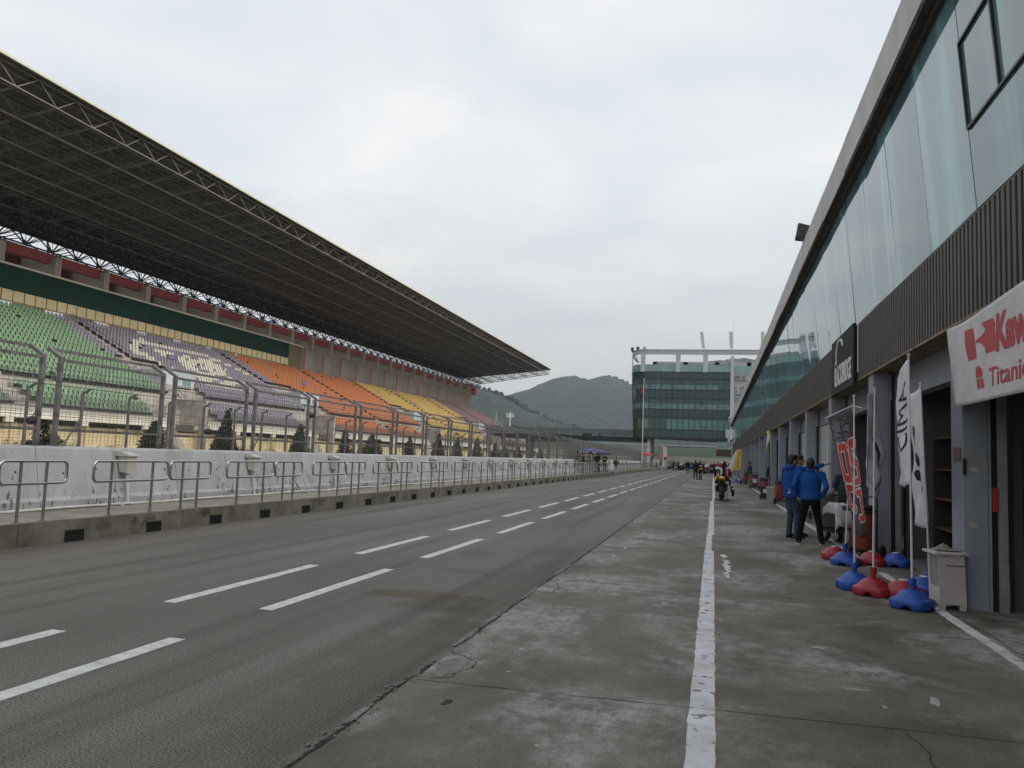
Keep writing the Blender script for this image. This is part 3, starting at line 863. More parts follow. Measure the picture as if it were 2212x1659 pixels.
# upper back: cream panels, green cladding (near part only), ledge
YG = 99.3
b = MB(); b.box(-58.2, -58.0, Y0, YG, 12.90, 13.93); gpart(b, 'cream_panels', M_CREAM)
b = MB(); y = 52.9 - 1.17 * 30; i = 0
while y < YG:
    w = .07 if i % 5 == 0 else (.03 if i % 2 else .045)
    b.box(-58.0, -57.955, y, y + w, 12.93, 13.92); y += 1.17; i += 1
b.box(-58.0, -57.96, Y0, YG, 12.94, 12.975); b.box(-58.0, -57.965, Y0, YG, 13.90, 13.93)
gpart(b, 'panel_mullions', M_MULL)
b = MB(); b.box(-58.25, -57.90, Y0, YG, 13.932, 15.95); gpart(b, 'green_cladding', M_GREENB)
b = MB(); b.box(-58.9, -57.82, Y0, YG + 3.9, 15.952, 16.12); gpart(b, 'ledge', M_CREAML)
b = MB(); b.box(-58.8, -58.2, YG, YG + 4.1, 12.3, 15.95); gpart(b, 'end_wall', mat('olive_wall', (.22, .18, .09), (.18, .145, .075), scale=1, rough=.8, world_coords=True))
# concrete frames every six metres with a red front strip
fm = MB(); fm.box(-62.7, -58.2, -.7, 0, 16.13, 17.9); fm.box(-62.7, -59.55, -.68, -.02, 11.5, 16.13)
frm = fm.mesh('roof_frame', M_CONC)
rm = MB(); rm.box(-59.55, -59.50, -.62, -.08, 12.0, 16.1); rmm = rm.mesh('red_strip', M_PINKRED)
y = 59.25 - 36; i = 0
while y < 191.5:
    f = link('roof_frame', frm, stand, (-GO.x, y - GO.y, 0))
    if y > YG: link('red_strip', rmm, f)
    y += 5.98; i += 1
b = MB(); b.box(-59.3, -58.75, Y0, Y1 + 1, 17.28, 18.15); b.box(-62.6, -62.2, Y0, Y1 + 1, 17.2, 18.1); gpart(b, 'red_beam', M_RED)
b = MB(); b.box(-58.85, -58.1, Y1 - .3, Y1 + 1, 16.2, 18.1)
gpart(b, 'beam_end', M_PINKRED)
# thin guard rails between frames in the open part
b = MB(); y = YG + 5
while y < Y1: b.box(-59.9, -59.87, y, y + 3.4, 12.4, 13.4); y += 5.98
gpart(b, 'guard_panel', mat('guard_grey', (.22, .22, .21), rough=.6))

# roof: sheeting and space frame
roof = link('roof', None, stand); roof.location = -GO
def rpart(mb, name, mats, fix=True, smooth=False): return mb.build(name, mats, roof, smooth, None, fix)
def zt(x): return 23.12 - .105 * (-x - 40)
def zb(x): return 22.0 - .155 * (-x - 40)
RY0, RY1 = 19.0, 193.2
b = MB()
# trapezoidal sheeting, ribs across the roof
y = RY0; 
while y < RY1:
    for (ya, yb, za, zb_) in ((0, .35, 0, 0), (.35, .42, 0, .07), (.42, .62, .07, .07), (.62, .69, .07, 0)):
        b.face([(-39.5, y + ya, zt(-39.5) + .06 + za), (-62.5, y + ya, zt(-62.5) + .06 + za), (-62.5, y + yb, zt(-62.5) + .06 + zb_), (-39.5, y + yb, zt(-39.5) + .06 + zb_)])
    y += .69
b.face([(-39.5, RY0, zt(-39.5) + .14), (-62.5, RY0, zt(-62.5) + .14), (-62.5, RY1, zt(-62.5) + .14), (-39.5, RY1, zt(-39.5) + .14)])
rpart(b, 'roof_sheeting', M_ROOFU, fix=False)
b = MB(); b.box(-39.53, -39.42, RY0, RY1, zt(-39.5) + .0, zt(-39.5) + .145); b.box(-62.5, -39.2, RY1, RY1 + .12, 0, 0.001)
b.v = b.v[:8]; b.f = b.f[:6]; b.m = b.m[:6]
b.prism([(-39.5, zt(-39.5) + .04), (-62.4, zt(-62.4) + .04), (-62.4, zt(-62.4) + .2), (-39.5, zt(-39.5) + .2)], 'y', RY1 - .02, RY1 + .12)
rpart(b, 'roof_gutter', M_ROOFE)
b = MB()
for i in range(16):
    x = -40.6 - 1.42 * i
    b.box(x - .05, x + .05, RY0, RY1, zt(x) - .09, zt(x) + .055)
rpart(b, 'purlin', M_TR2, fix=False)
XS = [-40.0 - 2.93 * i for i in range(8)]
NY = int((RY1 - 21) / 3.0)
YB = [192.2 - 3.0 * j for j in range(NY)]            # bottom nodes
YB = [36.2 + 3.0 * j for j in range(-5, 53) if 36.2 + 3 * j < RY1]
YT = [y + 1.5 for y in YB if y + 1.5 < RY1]
ft, mid, bk = MB(), MB(), MB()
for i, x in enumerate(XS):
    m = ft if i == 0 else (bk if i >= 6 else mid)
    r = .045 if i < 2 else (.05 if i < 6 else .09); wr_ = .027 if i < 6 else .07
    m.tube([(x, RY0, zt(x)), (x, RY1 - .2, zt(x))], r, 5); (ft if i < 5 else m).tube([(x, RY0, zb(x)), (x, RY1 - .2, zb(x))], r, 5)
    for j, y in enumerate(YB):
        for yt in (y - 1.5, y + 1.5):
            if RY0 < yt < RY1: m.tube([(x, y, zb(x)), (x, yt, zt(x))], wr_, 4, caps=False)
        m.tube([(x, y + 1.5, zt(x)), (x, y + 1.5, zt(x) + .06)], .045, 4, caps=False)
        if i:
            m.tube([(x, y, zb(x)), (x, y, zt(x))], .03, 4, caps=False)
        if i < len(XS) - 1:
            x2 = XS[i + 1]; mm = bk if i >= 5 else mid
            mm.tube([(x, y, zb(x)), (x2, y, zb(x2))], .04, 4, caps=False)
            mm.tube([(x, y + 1.5, zt(x)), (x2, y + 1.5, zt(x2))], .045, 4, caps=False)
            mm.tube([(x, y, zb(x)), (x2, y, zt(x2))], .03, 4, caps=False)
            mm.tube([(x2, y, zb(x2)), (x, y + 1.5, zt(x))], .03, 4, caps=False)
            if i >= 5:
                mm.tube([(x2, y, zb(x2)), (x2, y + 1.5, zb(x2) + .9)], .065, 4, caps=False); mm.tube([(x2, y + 1.5, zb(x2) + .9), (x2, y + 3, zb(x2))], .065, 4, caps=False)
                mm.tube([(x, y + 1.5, zb(x)), (x2, y, zt(x2))], .04, 4, caps=False)
for y in (RY1 - .2, RY1 - 3.2):     # gable trusses at the far end
    for i, x in enumerate(XS[:-1]):
        x2 = XS[i + 1]; xm = (x + x2) / 2
        ft.tube([(x, y, zb(x)), (x2, y, zb(x2))], .06, 5); ft.tube([(x, y, zt(x)), (x2, y, zt(x2))], .06, 5)
        ft.tube([(x, y, zb(x)), (xm, y, zt(xm)), (x2, y, zb(x2))], .04, 4); ft.tube([(x, y, zb(x)), (x, y, zt(x))], .04, 4)
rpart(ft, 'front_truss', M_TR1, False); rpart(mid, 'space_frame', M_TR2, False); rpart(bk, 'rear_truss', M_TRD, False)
for bx in range(20):   # struts carrying the roof off the concrete frames
    pass
b = MB(); y = 59.25 - 36
while y < 191.5:
    for dx in (-59.5, -61.8):
        b.tube([(dx, y - .35, 17.9), (dx, y - .35, zb(dx))], .09, 5)
        b.tube([(dx, y - .35, 17.95), (dx + 1.6, y + 1.6, zb(dx + 1.6))], .06, 4); b.tube([(dx, y - .35, 17.95), (dx + 1.6, y - 2.2, zb(dx + 1.6))], .06, 4); b.tube([(dx, y - .35, 17.95), (dx, y + 2.6, zb(dx))], .06, 4); b.tube([(dx, y - .35, 17.95), (dx, y - 3.3, zb(dx))], .06, 4)
    y += 5.98
rpart(b, 'roof_strut', M_TRD, False)
b = MB(); b.box(-59.6, -59.3, RY0, RY1, 18.15, 18.35); 
rpart(b, 'wall_plate', M_TRD)
b = MB(); b.box(-62.5, -62.3, RY0, RY1, 20.3, 21.3); rpart(b, 'rear_fascia', M_TRD)

# ---------------------------------------------------------------- seats
SEATCOL = {'green': ((.185, .315, .165), (.235, .37, .205)), 'lilac': ((.265, .23, .275), (.32, .28, .33)), 'white': ((.72, .66, .52), (.78, .73, .60)),
           'orange': ((.60, .20, .06), (.54, .17, .05)), 'yellow': ((.67, .46, .12), (.61, .41, .10)), 'pink': ((.25, .14, .14), (.30, .165, .165))}
SM = {k: mat('seat_' + k, v[0], v[1], scale=2.3, rough=.5, world_coords=True, rand=.12, lo=.42, hi=.58, dirt=tuple(.55 * q + .10 for q in v[0]), dscale=.22, dlo=.52, dhi=.75) for k, v in SEATCOL.items()}
LET = {2: [(109, 110)], 3: [(105, 132)], 4: [(102, 104), (106, 106), (131, 135)], 5: [(100, 102), (108, 114), (118, 120), (124, 129), (135, 137)], 6: [(98, 100), (108, 109), (114, 116), (118, 130), (137, 139)],
       7: [(97, 101), (112, 120), (122, 128), (130, 130), (138, 140)], 8: [(99, 101), (111, 115), (118, 122), (124, 127)], 9: [(97, 101), (110, 114), (119, 125)], 10: [(124, 125), (103, 103), (112, 118)],
       11: [(102, 104), (108, 117), (120, 128)], 12: [(105, 106), (108, 112), (116, 121)], 13: [(108, 125)]}
def seat_shape():
    """shell seat facing +X: pan, curved back, rolled rim"""
    prof = [(.36, .31, .165), (.38, .37, .17), (.30, .38, .175), (.10, .34, .17), (.02, .37, .17), (-.03, .49, .165), (-.06, .64, .145), (-.075, .72, .11), (-.08, .745, .06)]
    v, f = [], []
    for x, z, hw in prof:
        dip = .02 if .0 < x < .32 else .0
        v += [(x, -hw, z), (x - (.0 if z < .42 else .035), 0, z - dip), (x, hw, z)]
    n = len(prof)
    for i in range(n - 1):
        for j in range(2): f.append((3 * i + j, 3 * i + j + 1, 3 * i + 4 + j, 3 * i + 3 + j))
    o = len(v)    # back shell
    for x, z, hw in prof[3:]: v += [(x - .05, -hw, z - .01), (x - .05, hw, z - .01)]
    for i in range(len(prof) - 4): f.append((o + 2 * i, o + 2 * i + 2, o + 2 * i + 3, o + 2 * i + 1))
    for i in range(len(prof) - 4):
        a = 3 * (i + 3); f.append((a, a + 3, o + 2 * i + 2, o + 2 * i)); f.append((a + 2, o + 2 * i + 1, o + 2 * i + 3, a + 5))
    o = len(v); v += [(.2, -.03, 0), (.2, .03, 0), (.14, .03, 0), (.14, -.03, 0), (.2, -.03, .37), (.2, .03, .37), (.14, .03, .37), (.14, -.03, .37)]
    for a, c in ((0, 1), (1, 2), (2, 3), (3, 0)): f.append((o + a, o + c, o + 4 + c, o + 4 + a))
    nf = len(f); o = len(v); v += [(x, y, z) for z in (.13, .325) for y in (-.2149, .2149) for x in (.0, .31)]
    for q in ((0, 2, 3, 1), (4, 5, 7, 6), (0, 1, 5, 4), (2, 6, 7, 3), (0, 4, 6, 2), (1, 3, 7, 5)): f.append(tuple(o + k for k in q))
    return v, f, nf
SV, SF, SNF = seat_shape()
M_SBEAM = mat('dark_seat_beam', (.022, .018, .016), (.03, .025, .022), scale=2, rough=.8, world_coords=True)  # support beam, kept near-black to put shade in the gaps between seats
SMI = [0] * SNF + [1] * (len(SF) - SNF)
seats = []
PITCH = .43
for k in range(NROW + 4):
    x, z = row(k)
    for n in range(0, 398):
        y = 20 + PITCH * n
        if y > Y1 - .8: break
        if any(ya - AW < y < ya + .1 for ya in AISLE): continue
        if k < NROW:
            if k >= 9 and any(v0 - 1.0 < y < v1 + .5 for v0, v1 in VOM): continue
        else:
            if any(g0 - .4 + (k - NROW) * -.3 < y < g1 + 1.6 - .4 * (k - NROW) for g0, g1 in GAP): continue
            if any(ya - AW - .9 + .0 < y < ya + .5 for ya in AISLE): continue
        if y < 57.2: c = 'green'
        elif y < 84.4: c = 'lilac'
        elif y < 119.4: c = 'orange'
        elif y < 157.7: c = 'yellow'
        else: c = 'pink'
        if c == 'lilac' and any(a <= n <= e for a, e in LET.get(k, ())): c = 'white'
        if not sees((x, y, z + .6), .04): continue
        if random.random() < .011: continue
        seats.append(((x, y, z), c, k))
def near(s):
    (x, y, z), c, k = s
    return (Vector((x, y, z + .6)) - Vector((0, 0, CAMZ))).length
seats.sort(key=near)
single, rest = seats[:300], seats[300:]
SLAB = {('green', 0): 'green plastic seat in the main block of the grandstand, in the nearest rows', ('green', 1): 'green plastic seat in the four low rows just behind the fascia',
        ('lilac', 0): 'lilac plastic seat in the main block of the grandstand, in the nearest rows', ('lilac', 1): 'lilac plastic seat in the four low rows just behind the fascia', ('white', 0): 'cream seat in the lettering of the lilac block'}
smesh = {}
for (p, c, k) in single:
    if c not in smesh:
        me = bpy.data.meshes.new('seat'); me.from_pydata(SV, [], SF); me.materials.append(SM[c]); me.materials.append(M_SBEAM); me.polygons.foreach_set('material_index', SMI); me.polygons.foreach_set('use_smooth', [q == 0 for q in SMI]); smesh[c] = me
    lo = 1 if k >= NROW else 0
    o = link('stadium_seat', smesh[c], None, p)
    tag(o, SLAB.get((c, lo), f'{c} plastic seat in the grandstand'), 'seat', f'{c} seats in the ' + ('low front rows' if lo else 'main block'))
order = list(SEATCOL)
v, f, mi = [], [], []
for (p, c, k) in rest:
    i = len(v); dz = random.uniform(-.006, .006); dx = random.uniform(-.012, .012)
    v += [(a + p[0] + dx, e + p[1], g + p[2] + dz) for a, e, g in SV]
    f += [tuple(i + q for q in t) for t in SF]; mi += [order.index(c)] * SNF + [6] * (len(SF) - SNF)
me = bpy.data.meshes.new('seat_rows'); me.from_pydata(v, [], f)
for c in order: me.materials.append(SM[c])
me.materials.append(M_SBEAM)
me.polygons.foreach_set('material_index', mi); me.polygons.foreach_set('use_smooth', [q != 6 for q in mi]); me.update()
tag(link('seat_rows', me), 'thousands of green, lilac, cream, orange, yellow and dusty pink seats filling the grandstand terraces', 'seats', None, 'stuff')
# purple signs standing among the seats
pr = None
for y0, y1, where in ((62.1, 63.25, 'lilac'), (86.3, 87.95, 'orange'), (123.1, 125.2, 'yellow')):
    lab = f'purple block sign on a post among the {where} seats'
    if pr is None:
        pr = thing('block_sign', lab, 'sign', (-48.5, (y0 + y1) / 2, row(11)[1]), group='purple block signs')
        b = MB(); b.box(.02, .05, -.62, .62, 1.6, 2.05); b.build('sign_panel', mat('purple_sign', (.11, .065, .17), (.13, .08, .19), scale=6, rough=.5), pr)
        b = MB()
        for i in range(4): b.box(.051, .054, -.42 + .23 * i, -.28 + .23 * i, 1.75, 1.92)
        b.build('lettering', mat('sign_letter', (.3, .26, .36), rough=.6), pr)
        b = MB(); b.tube([(0, 0, 0), (0, 0, 2.0)], .03, 6); b.build('sign_post', M_GALV, pr)
    else: dup(pr, (-48.5, (y0 + y1) / 2, row(11)[1]), None, lab)
# ================================================================ pit building on the right
PO = Vector((3.0, 50, 0))
pit = thing('pit_building', 'long two-storey pit building with dark ribbed fascia and a leaning glass upper wall', 'building', PO)
def ppart(mb, name, mats, parent=None, smooth=False, fix=True):
    o = mb.build(name, mats, parent or pit, smooth, None, fix)
    if parent is None: o.location = -PO
    return o
M_COL = mat('grey_column_paint', (.25, .27, .305), (.21, .23, .26), scale=1.2, rough=.75, world_coords=True, dirt=(.22, .22, .20), dscale=1.6, dlo=.58, dhi=.8, bump=.08)
M_JAMB = mat('jamb_grey', (.25, .26, .26), (.2, .21, .21), scale=3, rough=.7)
M_SHUT = mat('roller_shutter', (.42, .44, .45), (.36, .38, .39), scale=1.5, rough=.6, world_coords=True)
M_SHUTD = mat('dark_shutter', (.045, .047, .05), (.03, .032, .035), scale=2, rough=.6)
M_FASC = mat('fascia_slat', (.082, .073, .067), (.066, .058, .053), scale=2, rough=.6, world_coords=True)
M_FASB = mat('fascia_back', (.010, .009, .009), rough=.9)
M_GOLD = mat('tarnished_trim', (.30, .20, .085), (.12, .085, .05), scale=7, rough=.6, metal=.2, world_coords=True)
M_PAR = mat('parapet_panel', (.56, .55, .54), (.47, .46, .45), scale=.9, rough=.7, world_coords=True, dirt=(.36, .35, .335), dscale=1.3, dstretch=(1, 1, .35), dlo=.55, dhi=.8)
M_SOFF = mat('brown_soffit', (.10, .08, .065), (.065, .052, .043), scale=2.5, rough=.85, world_coords=True)
M_FRAME = mat('black_frame', (.012, .012, .012), rough=.45)
M_INT = mat('garage_wall', (.10, .10, .105), (.08, .08, .085), scale=1.5, rough=.85, world_coords=True)
def glass_facade():
    m, t, b = principled('coated_facade_glass')
    b.inputs['Roughness'].default_value = .035
    b.inputs['IOR'].default_value = 1.9
    b.inputs['Specular Tint'].default_value = (.78, .95, .97, 1)
    oi = N(t, 'ShaderNodeObjectInfo')
    g = N(t, 'ShaderNodeNewGeometry')
    mp = N(t, 'ShaderNodeMapping'); mp.inputs['Scale'].default_value = (1, .9, .03); t.links.new(g.outputs['Position'], mp.inputs[0])
    n = N(t, 'ShaderNodeTexNoise'); n.inputs['Scale'].default_value = 1.0; n.inputs['Detail'].default_value = 3; t.links.new(mp.outputs[0], n.inputs['Vector'])
    r = ramp(t, [(.35, (.085, .18, .20)), (.50, (.11, .22, .24)), (.60, (.18, .38, .40)), (.66, (.115, .24, .26))]); t.links.new(n.outputs['Fac'], r.inputs[0])  # pale upright bands paint reflected strips and curtains into the glass colour
    mr = N(t, 'ShaderNodeMapRange'); mr.inputs['To Min'].default_value = .65; mr.inputs['To Max'].default_value = 1.25; t.links.new(oi.outputs['Random'], mr.inputs[0])
    hs = N(t, 'ShaderNodeHueSaturation'); t.links.new(r.outputs[0], hs.inputs['Color']); t.links.new(mr.outputs[0], hs.inputs['Value'])
    t.links.new(hs.outputs[0], b.inputs['Base Color'])
    n2 = N(t, 'ShaderNodeTexNoise'); n2.inputs['Scale'].default_value = .55; n2.inputs['Detail'].default_value = 1; t.links.new(g.outputs['Position'], n2.inputs['Vector'])
    bp = N(t, 'ShaderNodeBump'); bp.inputs['Strength'].default_value = .12; bp.inputs['Distance'].default_value = .05; t.links.new(n2.outputs['Fac'], bp.inputs['Height']); t.links.new(bp.outputs[0], b.inputs['Normal'])
    return m
M_FGLASS = glass_facade()
PY0, PY1 = -13.9, 125.5
CS = 5.4
# columns
cm = MB(); cm.rbox((.135, .23, 1.69), (.27, .46, 3.38), .012)
cmm = cm.mesh('column', M_COL)
for k in range(-4, 22):
    link('column', cmm, pit, (2.83 - PO.x, 10.36 + CS * k - PO.y, 0))
# lintels, jambs, shutters
OPEN = {-3, -2, -1, 0, 1, 6, 11, 15}
b = MB(); b.box(3.22, 3.42, PY0, PY1, 2.86, 3.40); ppart(b, 'lintel', M_COL)
jm = MB(); jm.box(3.10, 3.20, .20, .44, 0, 2.86, 1); jm.box(3.20, 3.29, .15, .50, 0, 2.86); jm.box(3.10, 3.125, .44, .49, 0, 2.86); jmm = jm.mesh('door_track', [M_JAMB, M_FRAME])
jm = MB(); jm.box(3.10, 3.2, CS + .03, CS + .20, 0, 2.86, 1); jm.box(3.20, 3.29, CS - .02, CS + .15, 0, 2.86); jm.box(3.10, 3.125, CS - .01, CS + .03, 0, 2.86); jm2 = jm.mesh('door_track', [M_JAMB, M_FRAME])
sh = MB(); z = .02
while z < 2.8:
    sh.prism([(.47, z), (CS - .02, z), (CS - .02, z + .44), (.47, z + .44)], 'x', 3.24, 3.27); sh.box(3.25, 3.272, .47, CS - .02, z + .44, z + .47); z += .47
shm = sh.mesh('garage_door', M_SHUT)
sd = MB(); z = .9
while z < 2.84: sd.box(3.24, 3.26, .47, 2.2, z, z + .085); sd.box(3.245, 3.255, .47, 2.2, z + .085, z + .1); z += .1
for k in range(-4, 21):
    y = 10.36 + CS * k - PO.y
    link('door_track', jmm, pit, (-PO.x, y, 0)); link('door_track', jm2, pit, (-PO.x, y, 0))
    if k not in OPEN: link('garage_door', shm, pit, (-PO.x, y, 0))
b = MB()
for z in [.02 + .1 * i for i in range(28)]:
    b.box(3.26, 3.275, 16.25, 17.6, z, z + .09)
ppart(b, 'rolled_shutter', M_SHUTD)
# garages behind
b = MB(); b.box(9.0, 9.15, PY0, PY1, 0, 3.35); b.box(3.42, 9.0, PY0, PY1, 3.3, 3.42)
for k in range(-4, 22): b.box(3.40, 9.0, 10.5 + CS * k, 10.66 + CS * k, 0, 3.3)
ppart(b, 'garage_interior', M_INT)
# fascia with upright slats
b = MB(); b.box(2.86, 3.22, PY0, PY1, 3.40, 4.47, 1)
b.box(2.80, 3.0, PY0, PY1, 4.47, 4.50, 0)
y = PY0
while y < PY1:
    b.box(2.795, 2.86, y, y + .085, 3.37, 4.47, 0); y += .15
ppart(b, 'fascia', [M_FASC, M_FASB], fix=False)
b = MB(); b.box(2.79, 2.86, PY0, PY1, 3.335, 3.368); b.box(2.86, 3.22, PY0, PY1, 3.36, 3.395); ppart(b, 'fascia_trim', M_GOLD)
b = MB(); b.tube([(2.78, 17.0, 4.46), (2.78, 17.02, 3.5)], .016, 5); ppart(b, 'downpipe', M_PVC)
# leaning glass wall, one pane per bay
TOPX, TOPZ = 2.573, 7.18
gy = 9.58 - 1.95 * 12
r2 = random.Random(5)
npan = 0
while gy < PY1 - 1:
    y0, y1 = gy + .012, gy + 1.938
    m_ = MB(); j = [r2.uniform(-.009, .009) for _ in range(4)]
    m_.v = [(2.80 + j[0], y0, 4.5), (2.80 + j[1], y1, 4.5), (TOPX + j[2], y1, TOPZ), (TOPX + j[3], y0, TOPZ), (2.83, y0, 4.5), (2.83, y1, 4.5), (TOPX + .03, y1, TOPZ), (TOPX + .03, y0, TOPZ)]
    m_.f = [(0, 1, 2, 3), (7, 6, 5, 4), (0, 4, 5, 1), (1, 5, 6, 2), (2, 6, 7, 3), (3, 7, 4, 0)]; m_.m = [0] * 6
    ppart(m_, 'glass_pane', M_FGLASS); gy += 1.95; npan += 1
b = MB(); b.box(2.9, 3.1, PY0, PY1, 4.47, 7.2); ppart(b, 'glass_backing', M_FASB)
# opening light in a near pane
def lean(z): return 2.80 - (2.80 - TOPX) * (z - 4.5) / (TOPZ - 4.5)
b = MB()
for (ya, yb, za, zb_) in ((9.53, 9.56, 5.42, 6.42), (8.50, 8.54, 5.42, 6.42)):
    b.v += []; b.prism([(lean(za) - .035, za), (lean(za) + .0, za), (lean(zb_) + .0, zb_), (lean(zb_) - .035, zb_)], 'y', ya, yb)
for za in (5.40, 6.40): b.box(lean(za) - .035, lean(za) + .002, 5.3, 9.56, za, za + .03)
ppart(b, 'window_frame', M_FRAME)
# roof overhang: soffit, parapet panels, slab
b = MB(); b.box(2.37, 2.75, PY0, PY1, 7.18, 7.24); b.box(2.5, 2.62, PY0, PY1, 7.12, 7.18); ppart(b, 'soffit', M_SOFF)
b = MB(); y = PY0; i = 0
while y < PY1:
    L = 5.9 if i % 3 else 3.1
    e = min(y + L, PY1); dz = r2.uniform(-.025, .025)
    b.box(2.355 + r2.uniform(-.01, .01), 2.6, y + .008, e - .008, 7.235 if i % 2 else 7.20, 7.87 + dz); y = e; i += 1
ppart(b, 'parapet', M_PAR)
b = MB(); b.box(2.6, 15, PY0, PY1, 7.24, 7.6); b.box(9.2, 15, PY0, PY1, 0, 7.24); ppart(b, 'roof', M_SOFF)
# floodlight on the roof edge
t = thing('floodlight', 'black floodlight standing on the roof edge of the pit building', 'floodlight', (2.45, 23.4, 7.87))
b = MB(); b.prism([(-.28, .16), (.10, .10), (.16, .44), (-.22, .56)], 'y', -.22, .22); b.build('housing', M_FRAME, t)
b = MB(); b.prism([(-.292, .19), (-.282, .19), (-.232, .53), (-.242, .53)], 'y', -.18, .18); b.build('lens', mat('lamp_glass', (.45, .47, .48), rough=.1), t)
b = MB(); b.tube([(-.05, -.24, .3), (-.05, -.24, 0), (-.05, .24, 0), (-.05, .24, .3)], .02, 5); b.build('bracket', M_FRAME, t)

# ---------------------------------------------------------------- signs and banners
def onwall(x, y, z):   # text plane facing the lane
    return Matrix.Translation((x, y, z)) @ Matrix(((0, 0, -1), (-1, 0, 0), (0, 1, 0))).to_4x4()
M_WHITE = mat('print_white', (.72, .72, .73), rough=.6)
t = thing('wall_sign', 'black cloth sign with white arch and white lettering covering the dark fascia', 'sign', (2.74, 18.7, 3.3))
b = MB(); b.rbox((0, 0, .60), (.05, 3.05, 1.26), .008); b.build('cloth', mat('black_cloth', (.018, .017, .018), (.012, .011, .012), scale=3, rough=.85), t)
b = MB(); me = text_mesh('BLACKBRIDGE', .62, .003, .012, 'CENTER', .57)
add_mesh(b, me, onwall(-.03, -.15, .15)); b.build('lettering', M_WHITE, t)
b = MB()
pts = [(-.03, .75, .62), (-.03, .72, .75), (-.03, .66, .92), (-.03, .52, 1.06), (-.03, .3, 1.13), (-.03, .05, 1.12), (-.03, -.12, 1.05), (-.03, -.2, .95)]
b.tube(pts, [.03, .02, .035, .03, .03, .028, .025, .02], 6); b.build('arch_emblem', M_WHITE, t)

def wr(y, z):
    return .010 * mnoise.noise(Vector((y * 1.3, z * 1.9, 2))) + .006 * mnoise.noise(Vector((y * 4, z * 5, 8)))
t = thing('banner', 'wrinkled white banner with red lettering hung from the fascia over an open garage', 'banner', (2.74, 8.2, 2.33))
b = MB(); NY_, NZ_ = 60, 24; grid = []
for i in range(NY_ + 1):
    u = i / NY_; rowv = []
    for j in range(NZ_ + 1):
        v_ = j / NZ_
        yl = 10.607 + (10.264 - 10.607) * (1 - v_); y = yl + (5.6 - yl) * u; zt_ = 3.307 + .055 * u; zb_ = 2.34 - .01 * u
        z = zb_ + (zt_ - zb_) * v_ - .025 * math.sin(u * math.pi * 3) * v_ ** 3
        rowv.append((wr(y, z), y - 8.2, z - 2.33))
    grid.append(b.ring(rowv))
for i in range(NY_): b.skin(grid[i], grid[i + 1], None, False)
cl = mat('banner_cloth', (.56, .54, .56), (.47, .45, .46), scale=2.5, rough=.6, bump=.35, bscale=9)
o = b.build('cloth', cl, t, smooth=True)
md = o.modifiers.new('thick', 'SOLIDIFY'); md.thickness = .003
M_PRED = mat('print_red', (.42, .045, .05), (.36, .04, .045), scale=6, rough=.6)
def subdiv_flat(b, poly, x):
    """print on the cloth: triangulated outline following the wrinkles"""
    bm = bmesh.new(); vs = [bm.verts.new((0, y, z)) for y, z in poly]; bm.faces.new(vs)
    bmesh.ops.triangulate(bm, faces=bm.faces[:]); bmesh.ops.subdivide_edges(bm, edges=bm.edges[:], cuts=4, use_grid_fill=True)
    bm.verts.index_update(); i = len(b.v)
    b.v += [(wr(v.co.y, v.co.z) + x, v.co.y - 8.2, v.co.z - 2.33) for v in bm.verts]
    for f in bm.faces: b.f.append(tuple(i + v.index for v in f.verts)); b.m.append(0)
    bm.free()
b = MB()
subdiv_flat(b, [(9.881, 3.18), (9.555, 3.158), (9.537, 2.94), (9.475, 2.811), (9.751, 2.819), (9.846, 2.966)], -.007)
subdiv_flat(b, [(9.302, 3.171), (8.942, 3.163), (8.875, 3.09), (8.937, 3.019), (9.046, 2.987), (8.905, 2.932), (8.818, 2.823), (9.152, 2.823), (9.174, 2.889), (9.324, 2.961), (9.535, 2.997), (9.321, 3.029), (9.166, 3.072), (9.202, 3.112)], -.007)
subdiv_flat(b, [(9.507, 2.60), (9.507, 2.693), (9.45, 2.725), (9.39, 2.725), (9.30, 2.67), (9.29, 2.60)], -.007)
subdiv_flat(b, [(9.507, 2.585), (9.40, 2.585), (9.37, 2.478), (9.47, 2.478)], -.007); subdiv_flat(b, [(9.375, 2.585), (9.29, 2.585), (9.31, 2.54), (9.26, 2.53), (9.24, 2.478), (9.34, 2.478)], -.007)
b.build('emblem', M_PRED, t, fix=False)
b = MB()
def put_text(s_, y, z, size, sx, bold):
    me = text_mesh(s_, size, 0, bold, 'LEFT', sx)
    bm = bmesh.new(); bm.from_mesh(me); bmesh.ops.triangulate(bm, faces=bm.faces[:]); bm.verts.index_update(); i = len(b.v)
    b.v += [(wr(y - v.co.x, z + v.co.y) - .008, y - v.co.x - 8.2, z + v.co.y - 2.33) for v in bm.verts]
    for f in bm.faces: b.f.append(tuple(i + v.index for v in f.verts)); b.m.append(0)
    bm.free()
put_text('Kawasaki', 8.86, 2.82, .50, .93, .022)
put_text('Titanic', 9.07, 2.472, .27, 1.42, .004)
b.build('lettering', M_PRED, t, fix=False)

# small plates on the first column
t = thing('notice_plate', 'small dark notice plate on the left face of the nearest column', 'plate', (2.825, 10.55, 1.80)); b = MB(); b.rbox((0, 0, 0), (.012, .28, .16), .003); b.build('plate', mat('plate_grey', (.09, .085, .085), (.16, .06, .055), scale=9, rough=.6), t)
t = thing('red_plate', 'narrow red plate on the door edge beside the nearest column', 'plate', (3.16, 10.335, 1.28)); b = MB(); b.rbox((0, 0, 0), (.055, .012, .28), .003); b.build('plate', mat('red_plate', (.42, .02, .03), (.36, .02, .03), scale=6, rough=.5), t)
t = thing('black_strip', 'short black strip fixed to the corner of the nearest column', 'strip', (2.845, 10.345, 1.65)); b = MB(); b.rbox((0, 0, 0), (.035, .016, .19), .003); b.build('strip', M_FRAME, t)
